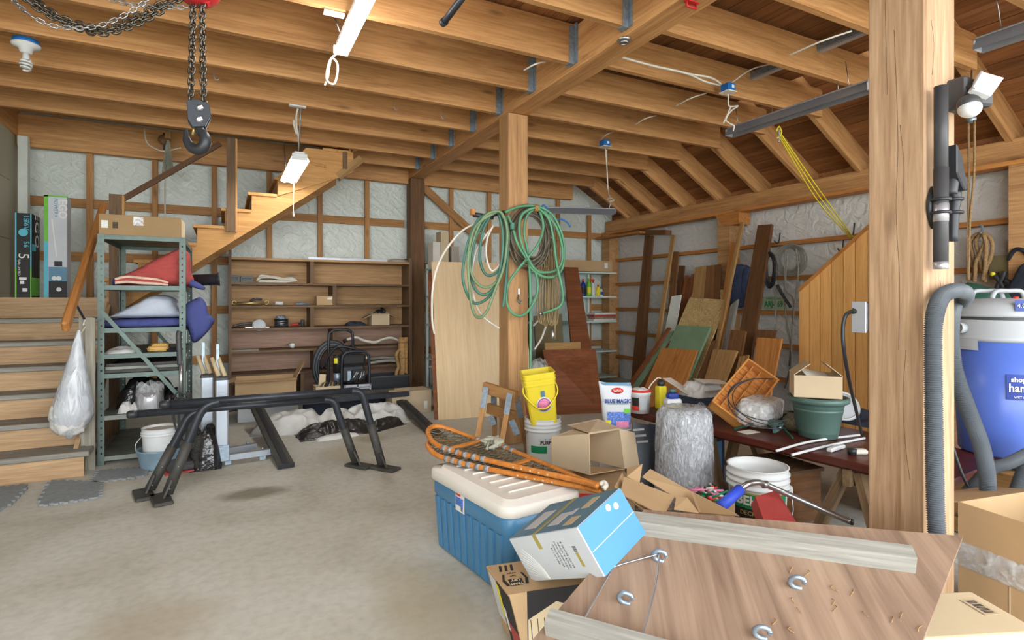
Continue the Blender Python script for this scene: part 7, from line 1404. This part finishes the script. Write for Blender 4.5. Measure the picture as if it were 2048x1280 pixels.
boxM('box_body', 'cardboard_pale', MP, .38, dl, zs-.002, bx_, .012, off=(0, 0, (zs-.002)/2), seg=3); boxM('lid_edge', 'cardboard_light', MP, .384, dl+.004, .012, bx_, .004, off=(0, 0, zs-.05)); boxM('sticker', 'cardboard_light', MP, .05, .085, .0008, bx_, off=(.125, .02, zs)); barcode(MP @ TR(.125, .02, zs+.0008, math.pi/2), .065, .03, bx_)
# ================================================================ SHOP VACUUM, hoses and wands on the near post
vc = atd(2000, 890, 3.12); VX, VY = vc.x, vc.y; vb = atd(1990, 903, 3.12).z
sv = thing('shop_vacuum', 'blue and grey wet dry shop vacuum on a crate behind the post', 'vacuum', (VX, VY, vb)); VM = TR(VX, VY, 0); zlv = lambda py: atd(2000, py, 3.12).z
zr, zm, ztp = zlv(678), zlv(640), zlv(598)
lathe('drum', 'vac_blue', [(.175, vb), (.185, vb+.01), (.215, zr), (.001, zr)], VM, sv, 48); lathe('collar', 'vac_grey', [(.212, zr-.01), (.228, zr), (.232, zr+.015), (.226, zr+.02), (.224, zm), (.22, zm+.004)], VM, sv, 48); lathe('vent_gap', 'dark_plastic', [(.216, zm), (.216, zm+.025)], VM, sv, 48, capb=False)
lathe('motor_head', 'vac_grey', [(.226, zm+.02), (.225, zm+.035), (.21, zm+.08), (.17, ztp-.01), (.10, ztp+.004), (.001, ztp+.006)], VM, sv, 48)
va = math.atan2(-VY, -VX)
for s in (-1, 1): A = VM @ V(.045*s*math.cos(va+1.57)-.03, .045*s*math.sin(va+1.57), ztp-.005); tube('lid_handle', 'vac_grey', [A+V(-.06, .05, -.01), A+V(-.045, .04, .045), A+V(.0, 0, .05), A+V(.05, -.04, .045), A+V(.065, -.05, -.01)], .012, sv, 5, 10)
for da in (-.62, 1.4): wrap_patch('latch', 'vac_grey', VM, .222, .232, zr-.055, zr+.005, va+da-.22, va+da+.22, sv, 8, .004); wrap_patch('latch_slot', 'vac_blue', VM, .2225, .228, zr-.03, zr-.005, va+da-.1, va+da+.1, sv, 6, .006)
wrap_patch('label', 'print_navy', VM, .205, .212, zlv(788), zlv(740), va+.12, va+.95, sv, 14); wrap_text('lettering', 'shop', 'print_white', VM, .034, .2115, zlv(750), va+.36, sv, bold=.001); wrap_text('lettering', 'handler', 'print_white', VM, .062, .21, zlv(766), va+.52, sv, sx=.8, bold=.001); wrap_text('lettering', 'WET DRY VAC', 'print_white', VM, .016, .209, zlv(783), va+.52, sv)
wrap_patch('badge', 'print_navy', VM, .222, .215, zlv(621), zlv(600), va+.27, va+.6, sv, 8, .004); wrap_text('lettering', '4.0', 'print_white', VM, .03, .226, zlv(611), va+.38, sv); lathe('switch', 'print_red', [(.012, 0), (.012, .012), (.001, .013)], VM @ Matrix.Translation((.1*math.cos(va+.7), .1*math.sin(va+.7), ztp)), sv, 12)
lathe('hose_port', 'vac_grey', [(.03, 0), (.032, .03), (.028, .035)], frame(VM @ V(.222*math.cos(va-.75), .222*math.sin(va-.75), zlv(655)), (0, 0, 1), (math.cos(va-.75), math.sin(va-.75), 0)), sv, 18)
for k in range(4): a = va+.4+k*math.pi/2; lathe('castor', 'black_plastic', [(.001, -.015), (.03, -.015), (.03, .015), (.001, .015)], TR(VX+.16*math.cos(a), VY+.16*math.sin(a), vb-.03) @ Matrix.Rotation(math.pi/2, 4, 'X'), sv, 14)
ck = thing('wooden_crate', 'pale wooden crate under the shop vacuum', 'crate', (VX, VY, 0))
for i in range(4): zz = .05+i*(vb-.14)/3.6; 
for s in (-1, 1):
    for i in range(4):
        zz = .05+i*(vb-.15)/3; board('slat', 'tan_board', (VX-.22, VY+s*.22, zz), (VX+.22, VY+s*.22, zz), .018, .08, ck); board('slat', 'tan_board', (VX+s*.22, VY-.22, zz), (VX+s*.22, VY+.22, zz), .018, .08, ck)
    for q in (-1, 1): board('corner_post', 'tan_board', (VX+s*.20, VY+q*.20, 0), (VX+s*.20, VY+q*.20, vb-.065), .035, .035, ck, up=(0, 1, 0))
box('crate_top', 'tan_board', (VX-.24, VY-.24, vb-.075), (VX+.24, VY+.24, vb-.061), ck)
def corr(name, P, r, parent, pitch=.0075, mat='hose_grey'):
    Q_ = catmull(P, 40); L = sum((b-a).length for a, b in zip(Q_, Q_[1:])); n = int(L/pitch)*2; out = []; acc = 0; step = L/n; s = 0
    for a, b in zip(Q_, Q_[1:]):
        d = (b-a).length
        while s <= d and d > 1e-9: out.append(a+(b-a)*(s/d)); s += step
        s -= d
    o = sum(out, Vector())/len(out); N = len(out); bm = tubebm([q-o for q in out], lambda t: r*(1.0 if int(round(t*(N-1))) % 2 else .82), 20)
    return obj(name, bm, mat, parent, Matrix.Translation(o))
hs = thing('vacuum_hose', 'grey ribbed vacuum hose looped down the face of the post', 'hose', atd(1874, 1060, 1.9))
corr('hose', [atd(1926, 606, 2.75), atd(1934, 592, 2.45), atd(1926, 583, 2.08), atd(1905, 582, 1.98), atd(1882, 596, 1.94), atd(1868, 640, 1.91), atd(1866, 720, 1.90), atd(1868, 850, 1.90), atd(1870, 980, 1.90), atd(1874, 1075, 1.88), atd(1878, 1140, 1.86)], .0275, hs)
corr('hose', [atd(1912, 600, 2.72), atd(1903, 640, 2.55), atd(1903, 700, 2.45), atd(1915, 760, 2.42), atd(1940, 830, 2.42), atd(1962, 890, 2.44), atd(1974, 950, 2.46), atd(1976, 1010, 2.46)], .032, hs)
corr('hose', [atd(1935, 985, 2.6), atd(1980, 940, 2.62), atd(2020, 925, 2.64), atd(2070, 900, 2.7)], .028, hs, mat='hose_grey'); corr('hose', [atd(2030, 990, 2.75), atd(2048, 940, 2.78), atd(2075, 880, 2.8)], .03, hs)
tube('power_cord', 'black_plastic', [atd(1892, 830, 2.7), atd(1905, 890, 2.65), atd(1925, 950, 2.6), atd(1945, 990, 2.6)], .007, hs)
# wands
YP = 1.09; W_ = lambda x, y, d=YP-.04: aty(1840+x/3.048, 140+y/3.048, d)
wd = thing('vacuum_wands', 'black vacuum wand tubes clipped to the rough-sawn post', 'wands', W_(125, 1210))
tube('wand', 'dark_plastic', [W_(128, 100), W_(128, 640)], .021, wd, straight=True, sides=18); tube('wand', 'dark_plastic', [W_(128, 600), W_(126, 1212)], .0225, wd, straight=True, sides=18); tube('tape_wrap', 'label_silver', [W_(128, 815), W_(127, 925)], .0232, wd, straight=True, sides=18); tube('tape_wrap', 'label_silver', [W_(126, 1170), W_(126, 1214)], .0232, wd, straight=True, sides=18)
tube('nozzle', 'black_plastic', [W_(210, 745), W_(212, 800), W_(205, 870), W_(200, 1045)], lambda t: .021-.006*t, wd, 4, 14); tube('elbow', 'dark_plastic', [W_(215, 640), W_(200, 690), W_(190, 755)], .018, wd, 4, 14)
prism('crevice_head', 'black_plastic', [(-.03, .075), (.005, .035), (.045, -.085), (.02, -.085), (-.03, -.03)], .05, Matrix.Translation(W_(205, 590)) @ Matrix(((1, 0, 0, 0), (0, 0, -1, 0), (0, 1, 0, 0), (0, 0, 0, 1))), wd, .004)
tube('clip_arm', 'black_plastic', [W_(85, 720, YP-.005), W_(62, 780, YP-.01), W_(60, 870, YP-.01), W_(85, 960, YP-.005)], .010, wd); 
for y in (790, 870): tube('clip_ring', 'black_plastic', [W_(128, y)+V(.026*math.cos(a), .026*math.sin(a), 0) for a in [k*math.pi/6 for k in range(12)]], .006, wd, 2, 6, True); tube('clip_ring', 'black_plastic', [W_(208, y)+V(.024*math.cos(a), .024*math.sin(a), 0) for a in [k*math.pi/6 for k in range(12)]], .006, wd, 2, 6, True)
ml = thing('sensor_light', 'brown motion sensor light with white reflector panel on the post', 'light', W_(200, 180)); q = W_(205, 165, YP-.005)
boxM('housing', 'dark_plastic', TR(q.x, q.y-.02, q.z), .07, .07, .115, ml, .008); boxM('housing', 'dark_plastic', TR(q.x+.05, q.y-.05, q.z-.01, -.3), .07, .07, .08, ml, .008); s_ = W_(298, 228, YP-.08)
blob('sensor_hood', 'dark_plastic', TR(s_.x, s_.y, s_.z+.01), .038, .036, .035, ml, 0, 1, 0, p=2, ico=3); blob('sensor_lens', 'white_plastic', TR(s_.x-.003, s_.y-.004, s_.z-.006), .037, .035, .032, ml, 0, 1, 0, p=2, ico=3)
a, b, c_, d_ = W_(320, 118, YP-.09), W_(432, 160, YP-.12), W_(512, 48, YP-.12), W_(375, 10, YP-.09); quad3('reflector_panel', 'white_plastic', [a, b, c_, d_], .02, ml); tube('lamp_arm', 'black_plastic', [W_(255, 100, YP-.03), W_(325, 105, YP-.08)], .012, ml, straight=True); lathe('panel_rim', 'lamp_metal', [(.006, -.045), (.006, .045)], frame((a+d_)/2, (0, -1, 0), d_-a), ml, 10)
# outlet box on the far side of the post with a plugged black cord
ob = thing('outlet_box', 'grey outlet box on the post edge with a black cord plugged in', 'outlet', atx(1727, 635, 2.2)); bmn = aty(1727, 635, 1.28); boxM('box', 'lamp_metal', TR(2.25, 1.318, bmn.z), .08, .05, .115, ob, .004); boxM('cover', 'lamp_metal', TR(2.206, 1.318, bmn.z), .008, .056, .122, ob, .002)
dq = 2.22; tube('plug', 'black_plastic', [atd(1722, 624, 2.19), atd(1704, 622, 2.2)], .012, ob, straight=True); tube('cord', 'black_plastic', [atd(1706, 622, 2.2), atd(1692, 630, dq), atd(1686, 655, dq), atd(1688, 700, dq), atd(1698, 760, dq+.1), atd(1712, 820, dq+.3), atd(1724, 870, dq+.5)], .0075, ob)

# dark green bag and clutter behind the shop vacuum
q = atd(1935, 585, 3.75); o = thing('green_duffel', 'dark green fabric bag behind the shop vacuum lid', 'bag', (q.x, q.y, 0)); blob('bag', 'green_fabric', TR(q.x, q.y, q.z-.17, math.radians(-30)), .26, .16, .22, o, .12, 3, 4); boxM('bag_stand', 'brown_board', TR(q.x, q.y, 0, math.radians(-30)), .4, .3, q.z-.37, o, .005, off=(0, 0, (q.z-.37)/2))
